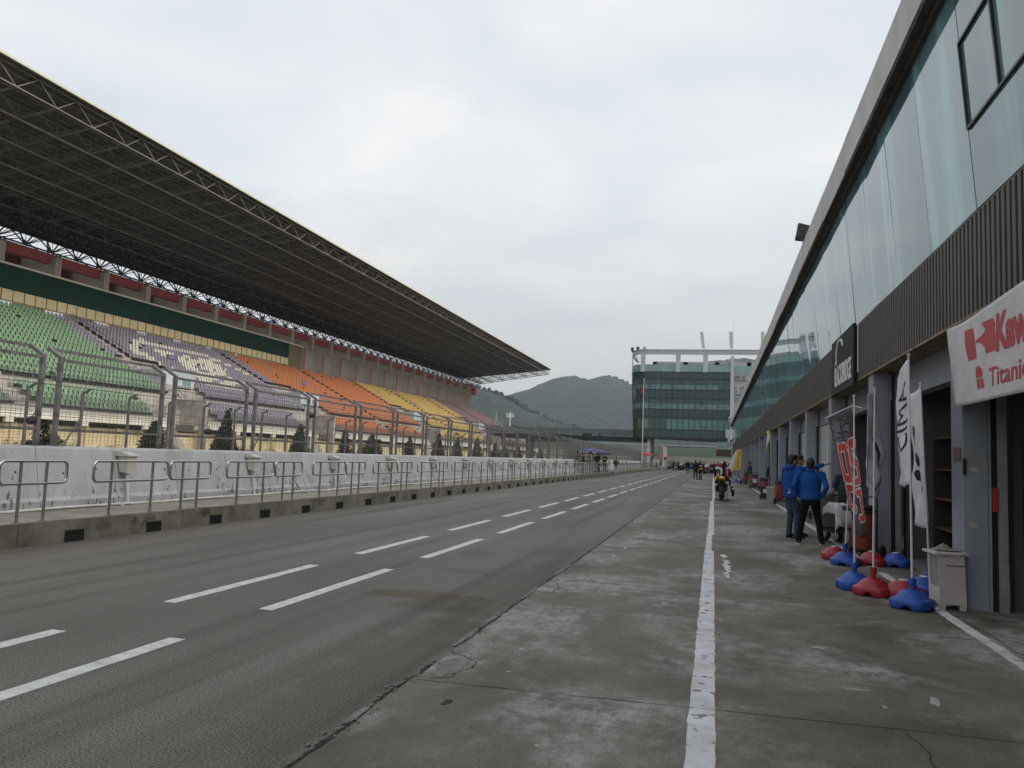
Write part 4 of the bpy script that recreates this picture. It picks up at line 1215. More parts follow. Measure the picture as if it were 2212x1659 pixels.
# paint marks on that column
b = MB()
for x, z, s in ((2.94, 1.62, 1), (2.93, .98, 2)):
    n = 12; b.face([(x + .045 * math.cos(2 * math.pi * i / n) * (1 + .4 * math.sin(i * 2.3 + s)), 10.3575, z + .035 * math.sin(2 * math.pi * i / n)) for i in range(n)])
o = b.build('paint_mark', mat('yellow_scuff', (.34, .33, .16), (.36, .37, .33), scale=14, rough=.8), pit); o.location = -PO
# things inside the open garages
t = thing('bookcase', 'dark open bookcase standing in the garage behind the white cabinet', 'shelf', (3.95, 14.7, 0))
b = MB()
for y in (-.75, .72): b.box(-.2, .2, y, y + .03, 0, 2.17)
b.box(.18, .2, -.72, .72, 0, 2.17); b.build('carcass', mat('dark_wood', (.03, .022, .015), (.022, .016, .011), scale=3, rough=.6, stretch=(1, 1, 8)), t)
b = MB()
for z in (.1, .6, 1.1, 1.6, 2.14): b.box(-.19, .18, -.72, .72, z, z + .03)
b.build('shelf', mat('shelf_board', (.09, .05, .03), (.06, .035, .02), scale=3, rough=.6), t)
t = thing('partition_board', 'pale grey board standing behind the dark bookcase', 'board', (4.3, 14.8, 0)); b = MB(); b.rbox((0, 0, 1.3), (.05, 1.9, 2.6), .01); b.build('panel', mat('board_grey', (.22, .235, .25), rough=.7), t)
b = MB(); b.box(-.035, -.026, -.15, .05, 2.28, 2.31); b.box(-.035, -.026, .2, .4, 2.28, 2.31); b.build('handle', M_FRAME, t)
t = thing('display_board', 'black board with a bright green upper half inside the nearest garage', 'board', (3.85, 10.46, 0))
b = MB(); b.box(-.36, .8, 0, .03, .1, 1.30); b.build('lower_panel', mat('board_black', (.012, .012, .013), rough=.5), t)
b = MB(); b.box(-.36, .8, 0, .03, 1.303, 1.98); b.build('upper_panel', mat('board_green', (.006, .085, .004), (.005, .07, .004), scale=3, rough=.5), t)
b = MB(); me = text_mesh('\u78a3', .12, .002); add_mesh(b, me, Matrix.Translation((-.30, -.004, 1.02)) @ Matrix.Rotation(R(90), 4, 'X')); b.build('lettering', mat('board_letter', (.13, .17, .17), rough=.5), t)

# ---------------------------------------------------------------- weighted flag bases and flags
M_BLUE = mat('blue_plastic', (.011, .075, .38), (.010, .062, .31), scale=6, rough=.5, dirt=(.10, .13, .22), dscale=7, dlo=.56, dhi=.72)
M_REDP = mat('red_plastic', (.33, .014, .022), (.27, .012, .019), scale=4, rough=.42)
M_CAPW = mat('white_cap', (.6, .6, .58), rough=.5)
M_POLE = mat('white_pole', (.60, .60, .60), (.52, .52, .52), scale=6, rough=.4)
def base_mesh():
    """clover-shaped water base with a raised dome and notched feet"""
    b = MB(); n = 40
    def out(r, z, amp, notch=0.0):
        p = []
        for i in range(n):
            a = 2 * math.pi * i / n
            k = r * (1 + amp * .55 * math.cos(4 * a))
            zz = z + notch * max(0, math.cos(4 * (a + math.pi / 4))) ** 3
            p.append((k * math.cos(a), k * math.sin(a), zz))
        return p
    rs = [b.ring(out(.20, .005, .16, .05)), b.ring(out(.225, .006, .16, .05)), b.ring(out(.235, .03, .16, .03)), b.ring(out(.235, .095, .15)), b.ring(out(.225, .108, .14)), b.ring(out(.185, .122, .05)), b.ring(out(.175, .13, .02)), b.ring(out(.15, .165, 0)), b.ring(out(.105, .20, 0)), b.ring(out(.05, .215, 0))]
    b.cap(rs[0], True)
    for p, q in zip(rs, rs[1:]): b.skin(p, q)
    b.cap(rs[-1]); return b
def collar_mesh():
    b = MB(); b.lathe([(.032, .2), (.034, .265), (.045, .268), (.047, .292), (.04, .298), (.04, .315), (.048, .318), (.047, .342), (.02, .345)], 16); return b
BM = {c: base_mesh().mesh('base', c, 40) for c in (M_BLUE, M_REDP)}
CM = {c: collar_mesh().mesh('collar', c, 40) for c in (M_BLUE, M_REDP)}
capm = MB(); capm.lathe([(.055, .195), (.055, .218), (.048, .224)], 14); capm = capm.mesh('cap', M_CAPW)
BS = 1.0
def flag_base(x, y, color, label, rz=.4, cap=True):
    t = thing('flag_base', label, 'flag base', (x, y, .007), rz, 'spare flag bases')
    link('base', BM[color], t)
    if cap: link('cap', capm, t)
    return t
flag_base(2.31, 10.95, M_REDP, 'red clover-shaped flag base without pole, between the red and blue flags', .3)
flag_base(2.66, 11.45, M_BLUE, 'blue spare flag base half hidden behind the white cabinet', .2)
flag_base(2.05, 14.9, M_REDP, 'red spare flag base just behind the far blue flag base', .7)
flag_base(2.56, 14.38, M_REDP, 'red spare flag base against the second column, next to a blue one', .5)
flag_base(2.93, 14.40, M_BLUE, 'blue spare flag base lying beside the garage door track', .5)
def flag_stand(x, y, color, height, label, lean=(0, 0), rz=.4, joints=()):
    t = thing('feather_flag', label, 'flag', (x, y, .007), rz if False else 0, 'flags before the near garages')
    o = link('base', BM[color], t, None, rz); link('collar', CM[color], t)
    b = MB(); tip = Vector((lean[0], lean[1], height))
    b.tube([(0, 0, .2), tip * .5 + Vector((0, 0, .1)), tip], [.0135, .012, .010], 8)
    for j in joints: 
        p = tip * j + Vector((0, 0, .2 * (1 - j))); b.tube([p - Vector((0, 0, .03)), p + Vector((0, 0, .03))], .018, 8)
    b.tube([tip, tip + Vector((0, 0, .02))], .018, 8)
    b.build('pole', M_POLE, t, smooth=40)
    return t, tip
def cloth(t, path_top, path_bot, mats, name='cloth', offs=(.005, .005, .008, .011), nz_=30, wav=.02, seed=1.0, decor=None):
    """cloth between an upper and a lower polyline (same count), with folds"""
    b = MB(); n = 24; grid = []
    def samp(p, u):
        k = u * (len(p) - 1); i = min(int(k), len(p) - 2); f = k - i
        return Vector(p[i]).lerp(Vector(p[i + 1]), f)
    P = lambda u, v: samp(path_top, u).lerp(samp(path_bot, u), v)
    def Q(u, v):
        p = P(u, v); tg = (samp(path_top, min(1, u + .02)) - samp(path_top, max(0, u - .02))); tg.z = 0
        nrm = Vector((-tg.y, tg.x, 0)); nrm = nrm.normalized() if nrm.length > 1e-6 else Vector((1, 0, 0))
        a = wav * (min(1, u * 3)) * (math.sin(v * 7 + u * 5 + seed) + .6 * math.sin(v * 15 - u * 9 + seed * 2)) * (.35 + .65 * v)
        return p + nrm * a, nrm
    for i in range(n + 1):
        grid.append(b.ring([Q(i / n, j / nz_)[0] for j in range(nz_ + 1)]))
    for i in range(n): b.skin(grid[i], grid[i + 1], None, False)
    o = b.build(name, mats, t, smooth=True, fix=False)
    md = o.modifiers.new('thick', 'SOLIDIFY'); md.thickness = .003; md.offset = 0
    if decor:
        for di, (nm, polys, m_) in enumerate(decor):
            b = MB()
            for poly in polys:
                bm = bmesh.new(); vs = [bm.verts.new((u, v, 0)) for u, v in poly]; bm.faces.new(vs)
                bmesh.ops.triangulate(bm, faces=bm.faces[:]); bmesh.ops.subdivide_edges(bm, edges=bm.edges[:], cuts=5, use_grid_fill=True); bm.verts.index_update()
                for sgn in (offs[di], -offs[di]):
                    i = len(b.v)
                    for v in bm.verts:
                        p, nn = Q(min(1, max(0, v.co.x)), min(1, max(0, v.co.y))); b.v.append(tuple(p + nn * sgn))
                    for f in bm.faces: b.f.append(tuple(i + v.index for v in f.verts)); b.m.append(0)
                bm.free()
            b.build(nm, m_, o, fix=False)
    return o
M_CLW = mat('white_flag_cloth', (.60, .60, .63), (.52, .52, .55), scale=3, rough=.75)
M_CLD = mat('dark_flag_cloth', (.055, .045, .05), (.075, .062, .068), scale=4, rough=.75)
M_NAVY = mat('navy_print', (.012, .014, .03), rough=.7)
M_ORED = mat('orange_red_print', (.55, .06, .035), (.48, .05, .03), scale=5, rough=.7)
def glyph(txt, u0, v0, us, vs, rot=True):
    """letters turned to run up the cloth, as outlines in cloth coordinates"""
    me = text_mesh(txt, 1.0); bm = bmesh.new(); bm.from_mesh(me); bmesh.ops.triangulate(bm, faces=bm.faces[:])
    out = []
    for f in bm.faces: out.append([(u0 + v.co.y * us, v0 - v.co.x * vs) for v in f.verts])
    bm.free(); return out
# near blue base: white flag with dark letters running upwards
t, tip = flag_stand(2.24, 10.17, M_BLUE, 2.93, 'tall white flag with dark letters on the nearest blue base', (-.02, .02), .25, (.48,))
cloth(t, [tip + Vector((0, 0, -.03)), tip + Vector((-.015, .3, -.12)), tip + Vector((-.01, .58, -.22))], [Vector((0, .02, 1.42)), Vector((-.03, .3, 1.36)), Vector((-.02, .55, 1.40))], M_CLW, wav=.022, seed=.4,
      decor=[('lettering', glyph('CIMA', .18, .72, .95, .235), M_NAVY)])
# red base: plain white flag with a navy curve
t, tip = flag_stand(1.97, 10.98, M_REDP, 2.60, 'white flag with a thin navy curve on the near red base', (.03, .05), .3)
cloth(t, [tip + Vector((-.08, .02, -.06)), tip + Vector((.0, .2, -.02)), tip + Vector((.12, .42, .0))], [Vector((-.06, .1, 1.36)), Vector((.03, .2, 1.22)), Vector((.18, .4, 1.24))], M_CLW, wav=.05, seed=2.2,
      decor=[('curve_print', [[(.55, .42), (.72, .5), (.82, .62), (.72, .78), (.6, .9), (.52, .97), (.57, .88), (.67, .76), (.74, .62), (.66, .52)]], mat('navy_curve', (.03, .04, .12), rough=.7))])
# leaning pole on a blue base with the dark red-lettered flag
t, tip = flag_stand(1.82, 11.42, M_BLUE, 2.55, 'dark flag with big orange-red figures on the leaning pole beside the red base', (.02, .16), .9, (.35, .66))
b = MB(); b.tube([tip + Vector((.10, 0, -.16)), tip + Vector((.0, .1, -.12)), tip + Vector((-.30, .5, -.28))], .008, 5); b.build('cross_rod', M_POLE, t)
def grow(ps): return [[(cu + (u - cu) * (1 + .03 / max(.04, max(abs(q - cu) for q, _ in p))), cv + (v - cv) * (1 + .012 / max(.02, max(abs(q - cv) for _, q in p)))) for u, v in p] for p in ps for cu, cv in [(sum(q for q, _ in p) / len(p), sum(q for _, q in p) / len(p))]]
def rr(u0, v0, u1, v1, c=.06): return [(u0 + c, v0), (u1 - c, v0), (u1, v0 + c * .5), (u1, v1 - c * .5), (u1 - c, v1), (u0 + c, v1), (u0, v1 - c * .5), (u0, v0 + c * .5)]
FIGS = [rr(.115, .24, .585, .30), rr(.115, .28, .25, .56), rr(.45, .28, .585, .56), rr(.115, .50, .585, .56), rr(.655, .23, .985, .30), rr(.655, .28, .76, .42), rr(.655, .39, .985, .45), rr(.88, .43, .985, .59), rr(.655, .54, .985, .595),                           rr(.115, .58, .585, .63), rr(.115, .6, .25, .795), rr(.115, .745, .585, .795), rr(.655, .63, .985, .68), rr(.88, .65, .985, .88), rr(.655, .83, .985, .88)]
cloth(t, [tip + Vector((-.27, .46, -.28)), tip + Vector((-.13, .40, -.22)), tip + Vector((.02, .34, -.14))], [Vector((.10, .52, .68)), Vector((.15, .46, .62)), Vector((.24, .42, .66))], M_CLD, wav=.03, seed=1.1,
      decor=[('tyre_print', [rr(.06, .03, .44, .26, .08), rr(.56, .05, .80, .24, .08)], mat('tyre_print', (.16, .15, .17), (.04, .038, .045), scale=26, rough=.8, stretch=(.4, .4, 1.6), lo=.45, hi=.5)),
             ('outline', grow(FIGS), M_CLW), ('figures', FIGS, M_ORED)])
# far blue base with a plain pole
t, tip = flag_stand(2.11, 14.12, M_BLUE, 2.42, 'narrow white flag end on the far blue base, its pole behind the dark flag', (.12, .12), .4)
cloth(t, [tip + Vector((0, 0, -.03)), tip + Vector((-.10, .3, -.02)), tip + Vector((-.16, .52, -.05))], [Vector((.08, .06, 1.9)), Vector((-.05, .2, 1.82)), Vector((-.10, .3, 1.9))], M_CLW, wav=.02, seed=.9)
# flag by the garage wall behind the near blue base
t, tip = flag_stand(2.80, 11.75, M_BLUE, 2.75, 'crumpled white flag with ragged dark print hanging before the first open garage', (-.09, .02), .2)
cloth(t, [tip + Vector((0, 0, -.03)), tip + Vector((-.03, .25, -.10)), tip + Vector((-.08, .4, -.14))], [Vector((.0, .03, .92)), Vector((-.04, .15, .80)), Vector((-.08, .3, .86))], M_CLW, wav=.035, seed=3.3,
      decor=[('print', [rr(.45, .25, .8, .40, .1), rr(.4, .45, .75, .55, .1), rr(.5, .58, .9, .66, .1), rr(.3, .7, .6, .74, .05)], M_NAVY)])

# white cabinet with a rag on top
t = thing('cabinet', 'battered white wooden cabinet with an overhanging lid beside the nearest column', 'cabinet', (2.69, 10.42, .005), R(6))
MW = mat('chipped_white_wood', (.52, .47, .45), (.45, .40, .375), scale=3, rough=.7, dirt=(.22, .19, .16), dscale=5, dlo=.6, dhi=.72)
b = MB(); b.prism([(-.16, .06), (.125, .06), (.105, .625), (-.18, .625)], 'y', -.17, .17); b.build('body', MW, t)
b = MB(); b.rbox((-.04, 0, .638), (.37, .42, .028), .005); b.build('lid', MW, t)
b = MB()
for x in (-.13, .09):
    b.prism([(x - .03, .0), (x + .03, .0), (x + .035, .06), (x - .035, .06)], 'y', -.165, -.12); b.prism([(x - .03, .0), (x + .03, .0), (x + .035, .06), (x - .035, .06)], 'y', .12, .165)
b.build('feet', MW, t)
b = MB(); b.box(-.1, .12, -.1755, -.1715, .50, .507); b.build('handle_slot', M_FRAME, t)
b = MB(); b.prism([(-.166, .26), (-.182, .60), (-.186, .60), (-.170, .26)], 'y', -.15, .10); b.build('peeling_panel', mat('peeled_grey', (.26, .25, .24), (.2, .19, .185), scale=9, rough=.85), t)
b = MB()
n = 30
for i in range(n):
    pass
t = thing('rag', 'crumpled grey rag lying on the lid of the white cabinet', 'rag', (2.67, 10.42, .662))
g = 16; rows = []
for i in range(g + 1):
    rows.append(b.ring([((i / g - .5) * .26, (j / g - .5) * .22, .008 + .035 * abs(mnoise.noise(Vector((i * .35, j * .4, 3)))) + .06 * max(0, 1 - ((i - 6) ** 2 + (j - 9) ** 2) / 26) * (1 + .5 * mnoise.noise(Vector((i * .9, j * .9, 1))))) for j in range(g + 1)]))
for i in range(g): b.skin(rows[i], rows[i + 1], None, False)
o = b.build('cloth', mat('grey_rag', (.30, .28, .26), (.2, .185, .17), scale=14, rough=.9), t, smooth=True); md = o.modifiers.new('s', 'SOLIDIFY'); md.thickness = .004
# ================================================================ control tower, bridge, hills
TO = Vector((-5, 158, 0))
tower = thing('control_tower', 'dark green glass control tower on columns with a white open roof frame', 'building', TO)
def tpart(mb, name, mats, parent=None, smooth=False, fix=True):
    o = mb.build(name, mats, parent or tower, smooth, None, fix)
    if parent is None: o.location = -TO
    return o
def tglass(name, c1, c2, spec=.5, seed=0.0):
    m, t, b = principled(name)
    b.inputs['Roughness'].default_value = .06; b.inputs['IOR'].default_value = 1.5
    g = N(t, 'ShaderNodeNewGeometry'); mp = N(t, 'ShaderNodeMapping'); mp.inputs['Scale'].default_value = (.96, .96, .6); mp.inputs['Location'].default_value = (seed, 0, 0)
    t.links.new(g.outputs['Position'], mp.inputs[0])
    n = N(t, 'ShaderNodeTexWhiteNoise', noise_dimensions='3D'); sn = N(t, 'ShaderNodeVectorMath', operation='FLOOR'); t.links.new(mp.outputs[0], sn.inputs[0]); t.links.new(sn.outputs[0], n.inputs['Vector'])
    n2 = N(t, 'ShaderNodeTexNoise'); n2.inputs['Scale'].default_value = .7; t.links.new(g.outputs['Position'], n2.inputs['Vector'])
    ad = N(t, 'ShaderNodeMath', operation='MULTIPLY_ADD'); ad.inputs[1].default_value = .45; t.links.new(n.outputs['Value'], ad.inputs[0]); t.links.new(n2.outputs['Fac'], ad.inputs[2])
    r = ramp(t, [(.3, c2), (.85, c1)]); t.links.new(ad.outputs[0], r.inputs[0]); t.links.new(r.outputs[0], b.inputs['Base Color'])
    return m
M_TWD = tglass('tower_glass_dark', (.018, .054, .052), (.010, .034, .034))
M_TWL = tglass('tower_glass_sky_tone', (.105, .205, .20), (.045, .11, .105), .5, 3.7)  # sky showing through the windows is put into this paler colour
M_TWM = tglass('tower_glass_mid', (.030, .075, .072), (.012, .036, .036), .5, 9.1)  # dim ceiling behind the upper window strip is put into the colour
M_TWG = tglass('tower_glass_lower', (.075, .18, .155), (.045, .12, .105), .5, 5.5)  # lowest windows, daylight from behind put into the colour
M_TWY = mat('tower_glass_gold', (.06, .07, .022), (.03, .05, .03), scale=.8, rough=.08, world_coords=True)
M_TMUL = mat('tower_mullion', (.003, .010, .011), rough=.5)
M_TWH = mat('tower_white', (.44, .46, .50), (.39, .41, .45), scale=.5, rough=.7, world_coords=True)
M_BAL = mat('balustrade_glass', (.20, .33, .31), (.16, .28, .265), scale=.5, rough=.1, world_coords=True)
F = 150.0
def plan(z):
    """outline of the glass body at height z: (x, y) from the right along the front, round the corner, to the back"""
    k = max(0.0, min(1.0, (z - 5.95) / 12.25)); fl = .55 * (1 - k)
    p = [(2.80 - 1.04 * i, F) for i in range(16)]
    cx, cy, r1, r2 = -12.8, F + 4.2, 2.75 - fl, 4.2 - fl * .3
    for i in range(1, 7):
        a = R(-90 - 15 * i); p.append((cx + r1 * math.cos(a), cy + r2 * math.sin(a)))
    p += [(cx - r1, F + 4.2 + 1.6 * i) for i in range(1, 7)]
    return p
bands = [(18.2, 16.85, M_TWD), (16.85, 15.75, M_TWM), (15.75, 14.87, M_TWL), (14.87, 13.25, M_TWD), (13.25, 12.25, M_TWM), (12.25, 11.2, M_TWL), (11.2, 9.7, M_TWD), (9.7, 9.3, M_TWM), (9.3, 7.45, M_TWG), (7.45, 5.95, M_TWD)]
for zt_, zb_, m_ in bands:
    A, B_ = plan(zt_), plan(zb_); b = MB()
    for i in range(len(A) - 1):
        mi = 0
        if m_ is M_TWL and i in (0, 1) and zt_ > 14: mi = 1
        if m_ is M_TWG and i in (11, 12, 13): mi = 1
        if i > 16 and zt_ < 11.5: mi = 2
        b.face([(*A[i], zt_), (*A[i + 1], zt_), (*B_[i + 1], zb_), (*B_[i], zb_)], mi)
    tpart(b, 'glass_band', [m_, M_TWM, M_TWY], fix=False)
b = MB()
Zs = [18.2, 16.85, 14.87, 13.25, 11.2, 9.7, 7.45, 5.95]
for za, zb_ in zip(Zs, Zs[1:]):
    A, B_ = plan(za), plan(zb_)
    for i in range(len(A)): b.tube([(A[i][0], A[i][1] - .02, za), (B_[i][0], B_[i][1] - .02, zb_)], .055, 4)
for z in Zs:
    A = [(x, y - .025, z) for x, y in plan(z)]; b.tube(A, .085, 4)
tpart(b, 'mullions', M_TMUL)
b = MB(); A, B_ = plan(18.2), plan(5.95)
b.face([(x, y, 18.19) for x, y in A] + [(2.8, 175, 18.19)]); b.face([(x, y, 5.95) for x, y in B_] + [(2.8, 175, 5.95)])
tpart(b, 'floor_slab', M_FASB, fix=False)
# white party wall, recessed service wall, right-hand body
b = MB(); b.box(2.8, 3.42, 149.8, 175, 5.9, 21.2); b.box(3.42, 9.5, 151.5, 152, 5.9, 18.1); b.box(9.5, 22, 150.2, 175, 0, 18.1); tpart(b, 'white_wall', M_TWH)
# roof terrace frame
b = MB(); A = [(9.2, F - .2), (2.8, F - .2)] + [(x, y - .2) for x, y in plan(18.2)[1:]]
for (x0, y0), (x1, y1) in zip(A, A[1:]):
    n_ = Vector((0, .5)) if y1 < 150.5 else Vector((-5 - x0, 166 - y0)).normalized() * .5
    for z0, z1 in ((21.5, 22.3),):
        b.face([(x0, y0, z0), (x1, y1, z0), (x1, y1, z1), (x0, y0, z1)]); b.face([(x0 + n_.x, y0 + n_.y, z1), (x1 + n_.x, y1 + n_.y, z1), (x1, y1, z1), (x0, y0, z1)]); b.face([(x0 + n_.x, y0 + n_.y, z0), (x1 + n_.x, y1 + n_.y, z0), (x1, y1, z0), (x0, y0, z0)]); b.face([(x0 + n_.x, y0 + n_.y, z0), (x1 + n_.x, y1 + n_.y, z0), (x1 + n_.x, y1 + n_.y, z1), (x0 + n_.x, y0 + n_.y, z1)])
tpart(b, 'ring_beam', M_TWH, fix=False)
b = MB(); pts = [(x, y - .24, 22.3) for x, y in A]; b.tube(pts, .07, 4); tpart(b, 'beam_cap', mat('cap_grey', (.2, .2, .22), rough=.6))
for x in (-13.57, -7.1, -2.12):
    b = MB(); b.box(x, x + .85, F - .15, F + .6, 18.2, 21.5); tpart(b, 'terrace_column', M_TWH)
b = MB(); b.box(-15.4, -15.2, F + 2.4, F + 2.6, 18.2, 21.5); tpart(b, 'terrace_column', M_TWH)
b = MB(); b.box(-12, 9, F + 9, F + 9.5, 20.3, 21.2)
for x in (-12, -6, 0, 6): b.box(x, x + .8, F + 9, F + 9.6, 18.2, 21.2)
tpart(b, 'rear_beam', mat('rear_beam', (.38, .37, .37), rough=.7))
b = MB()
P_ = [(x, y + .05) for x, y in plan(18.2)]
for (x0, y0), (x1, y1) in zip(P_[:22], P_[1:23]): b.face([(x0, y0, 18.25), (x1, y1, 18.25), (x1, y1, 19.55), (x0, y0, 19.55)])
b.face([(3.5, F, 18.1), (9.2, F, 18.1), (9.2, F, 19.4), (3.5, F, 19.4)])
tpart(b, 'balustrade', M_BAL, fix=False)
b = MB(); b.tube([(x, y + .05, 19.57) for x, y in P_[:22]], .03, 4); tpart(b, 'balustrade_rail', M_TMUL)
# slanted white fins, mast, lamps on the roof
for x, s in ((-2.45, -.03), (2.55, .0), (8.0, .02)):
    b = MB(); b.prism([(x + .05, 22.75), (x + .60, 22.75), (x + .50 + s * 8, 25.75), (x - .12 + s * 8, 25.75)], 'y', 149.9, 150.2); b.box(x + .08, x + .14, 150, 150.1, 22.1, 22.76); b.box(x + .45, x + .51, 150, 150.1, 22.1, 22.76); tpart(b, 'roof_fin', mat('fin_white', (.52, .52, .50), rough=.6))
b = MB(); b.tube([(3.1, 150.1, 22), (3.2, 150.1, 28.3)], [.035, .012], 4); tpart(b, 'lightning_rod', M_GALV)
for x, y in ((-12.9, 149.9), (-14.2, 150.6), (-15.35, 151.6), (8.3, 149.9)):
    b = MB(); b.ball((x, y, 22.75), (.32, .25, .28), 10, 6); b.box(x - .22, x + .22, y - .1, y + .15, 22.15, 22.5); tpart(b, 'roof_camera', mat('lamp_white', (.5, .5, .5), rough=.4) if x in (-12.9, 8.3) else M_FRAME)
# air conditioners on the service wall
acm = MB(); acm.rbox((0, 0, 0), (1.1, .45, .85), .03); ac = acm.mesh('ac_unit', mat('ac_white', (.46, .46, .46), (.4, .4, .4), scale=3, rough=.5))
fm_ = MB(); fm_.lathe([(.28, 0), (.30, .02), (.18, .03), (.05, .035)], 14); fm2 = MB()
for r_, z_ in ((.30, 0), ): fm2.torus((0, -.235, 0), .26, .035, 'y', 16, 6)
fm2.torus((0, -.235, 0), .12, .02, 'y', 12, 5); fan = fm2.mesh('fan', M_FRAME)
for x, z in ((4.3, 17.4), (5.3, 17.4), (3.95, 15.5), (3.95, 14.8), (5.2, 15.5), (5.15, 14.6), (4.5, 13.5), (3.1, 9.6)):
    y = 151.25 if x > 3.5 else 149.55
    a_ = link('air_conditioner', ac, tower, (x - TO.x, y - TO.y, z)); link('fan', fan, a_, (-.15, 0, 0))
# supports under the glass body
for x0, x1, m_ in ((-12.0, -11.45, M_TWH), (-11.44, -10.85, M_SOFF)):
    b = MB(); b.box(x0, x1, 150.3, 151.6, 0, 5.95); tpart(b, 'support_column', m_)
b = MB(); b.box(-13.5, 2.8, 149.7, 150, 5.55, 5.95); tpart(b, 'edge_beam', M_TMUL)
b = MB(); b.tube([(2.2, 149.4, 6.2), (2.05, 131, 6.3), (2.25, 130, 5.4), (2.3, 130, 3.2)], .16, 6); b.box(1.8, 2.5, 129.8, 130.3, 5.6, 6.9); tpart(b, 'vent_pipe', M_TWH)

# footbridge in front of the slope
t = thing('footbridge', 'dark footbridge with glass sides running left from the tower over the track', 'bridge', (-30, 162, 0))
def bpart(mb, name, m_): 
    o = mb.build(name, m_, t, False, None, False); o.location = (30, -162, 0); return o
b = MB(); b.box(-70, -12, 161.5, 165, 5.2, 6.18); bpart(b, 'deck', mat('bridge_navy', (.018, .024, .040), (.014, .018, .03), scale=.8, rough=.6, world_coords=True))
b = MB(); b.box(-70, -12, 161.6, 161.66, 6.3, 7.55); bpart(b, 'side_screen', mat('hazy_screen', (.16, .20, .20), (.13, .165, .165), scale=.7, rough=.25, world_coords=True))
b = MB(); x = -70
while x < -12: b.box(x, x + .08, 161.5, 161.7, 6.18, 7.6); x += 2.6
b.box(-70, -12, 161.55, 161.7, 7.55, 7.62); bpart(b, 'rail', mat('bridge_rail', (.25, .27, .27), rough=.5))
b = MB()
for x in (-22.5, -19.6, -17, -14.5): b.ball((x, 161.3, 6.7), (.18, .3, .12), 8, 5); b.tube([(x, 161.3, 6.6), (x, 161.3, 6.2)], .04, 4)
bpart(b, 'spotlight', M_FRAME)
b = MB(); b.box(-70, -68, 161.6, 164.8, -.05, 5.2); b.box(-38, -36.8, 161.8, 164.6, -.05, 5.2); bpart(b, 'pier', M_SOFF)
t = thing('display_screen', 'black display screen fixed on the dark footbridge', 'screen', (-25.1, 161.3, 5.3)); b = MB(); b.rbox((0, 0, .65), (1.95, .25, 1.35), .03); b.build('panel', mat('screen_black', (.006, .009, .008), (.01, .015, .013), scale=5, rough=.4), t)
b = MB()
for i in range(3): b.box(-.9 + .65 * i, -.86 + .65 * i, -.135, -.126, .05, 1.25)
b.box(-.95, .95, -.135, -.126, .63, .66); b.build('panel_joint', M_FRAME, t)

# viaduct, low walls, gantry box at the end of the lane
t = thing('viaduct', 'pale concrete road viaduct crossing behind the tower', 'bridge', (0, 290, 0))
b = MB(); b.box(-160, 120, 288, 296, 4.9, 7.2); 
o = b.build('deck', mat('viaduct_grey', (.16, .165, .165), (.13, .135, .135), scale=.4, rough=.8, world_coords=True), t); o.location = (0, -290, 0)
b = MB(); b.box(-160, 120, 287.7, 288, 7.0, 7.35); o = b.build('kerb', mat('viaduct_kerb', (.36, .36, .35), rough=.8), t); o.location = (0, -290, 0)
b = MB(); b.box(-160, 120, 287.9, 288, 7.35, 9.2); o = b.build('noise_screen', MATS['hazy_screen'], t); o.location = (0, -290, 0)
b = MB(); x = -160
while x < 120: b.box(x, x + .16, 287.8, 288.05, 7.3, 9.3); x += 3.05
o = b.build('screen_post', MATS['bridge_rail'], t); o.location = (0, -290, 0)
b = MB()
for x in (-150, -110, -70, -30, 40, 80): b.box(x, x + 2, 289, 295, -.05, 4.9)
o = b.build('pier', M_STEP, t); o.location = (0, -290, 0)
t = thing('end_wall', 'low concrete wall with a white band across the end of the lane', 'wall', (-9, 232, 0))
b = MB(); b.box(-9 - 40, 40, -.2, .2, -.05, 3.0); b.build('wall_body', mat('end_wall_concrete', (.30, .27, .23), (.24, .215, .18), scale=.4, rough=.85, world_coords=True), t)
b = MB(); b.box(-3, 14, -4.3, -4, -.05, 1.1); b.build('white_band', mat('white_block', (.5, .5, .49), (.4, .4, .39), scale=.6, rough=.8, world_coords=True), t)
t = thing('gantry_box', 'dark box canopy fixed under the far end of the pit building', 'canopy', (1.5, 128, 0))
b = MB(); b.box(-1.1, 1.1, -.6, .8, 2.65, 3.7); b.build('box', M_SOFF, t)
b = MB(); b.box(-1.15, 1.15, -.65, .85, 3.7, 3.78); b.build('lid', M_PVC, t)
b = MB(); b.box(-1.0, 1.0, -.3, .3, 3.9, 4.9); b.build('glass_rail', MATS['balustrade_glass'], t)
# grassy slopes behind the end wall
b = MB()
def hillside(b, x0, x1, y0, depth, hfun, nx, ny, rough, seed, prof=lambda v: v):
    rows = []
    for j in range(ny + 1):
        v = j / ny; rw = []
        for i in range(nx + 1):
            x = x0 + (x1 - x0) * i / nx
            h = hfun(x)
            z = h * prof(v) if v <= 1 else h
            y = y0 + depth * v
            n_ = mnoise.fractal(Vector((x * .02, y * .02, seed)), 1.0, 2.0, 5)
            z += rough * n_ * min(1, v * 3) + rough * .35 * mnoise.noise(Vector((x * .13, y * .13, seed))) * min(1, v * 3)
            rw.append((x, y, z - .06))
        rows.append(b.ring(rw))
    for j in range(ny): b.skin(rows[j], rows[j + 1], None, False)
def interp(pts):
    def f(x):
        if x <= pts[0][0]: return pts[0][1]
        for (x0, h0), (x1, h1) in zip(pts, pts[1:]):
            if x <= x1:
                k = (x - x0) / (x1 - x0); k = k * k * (3 - 2 * k) if abs(h1 - h0) > 8 else k
                return h0 + (h1 - h0) * k
        return pts[-1][1]
    return f
M_FOREST = mat('forest_hill', (.026, .044, .024), (.006, .012, .010), scale=.09, rough=.95, world_coords=True, bump=1.0, bscale=.12, detail=10)
M_FOREST.node_tree.nodes['Bump'].inputs['Distance'].default_value = 12.0
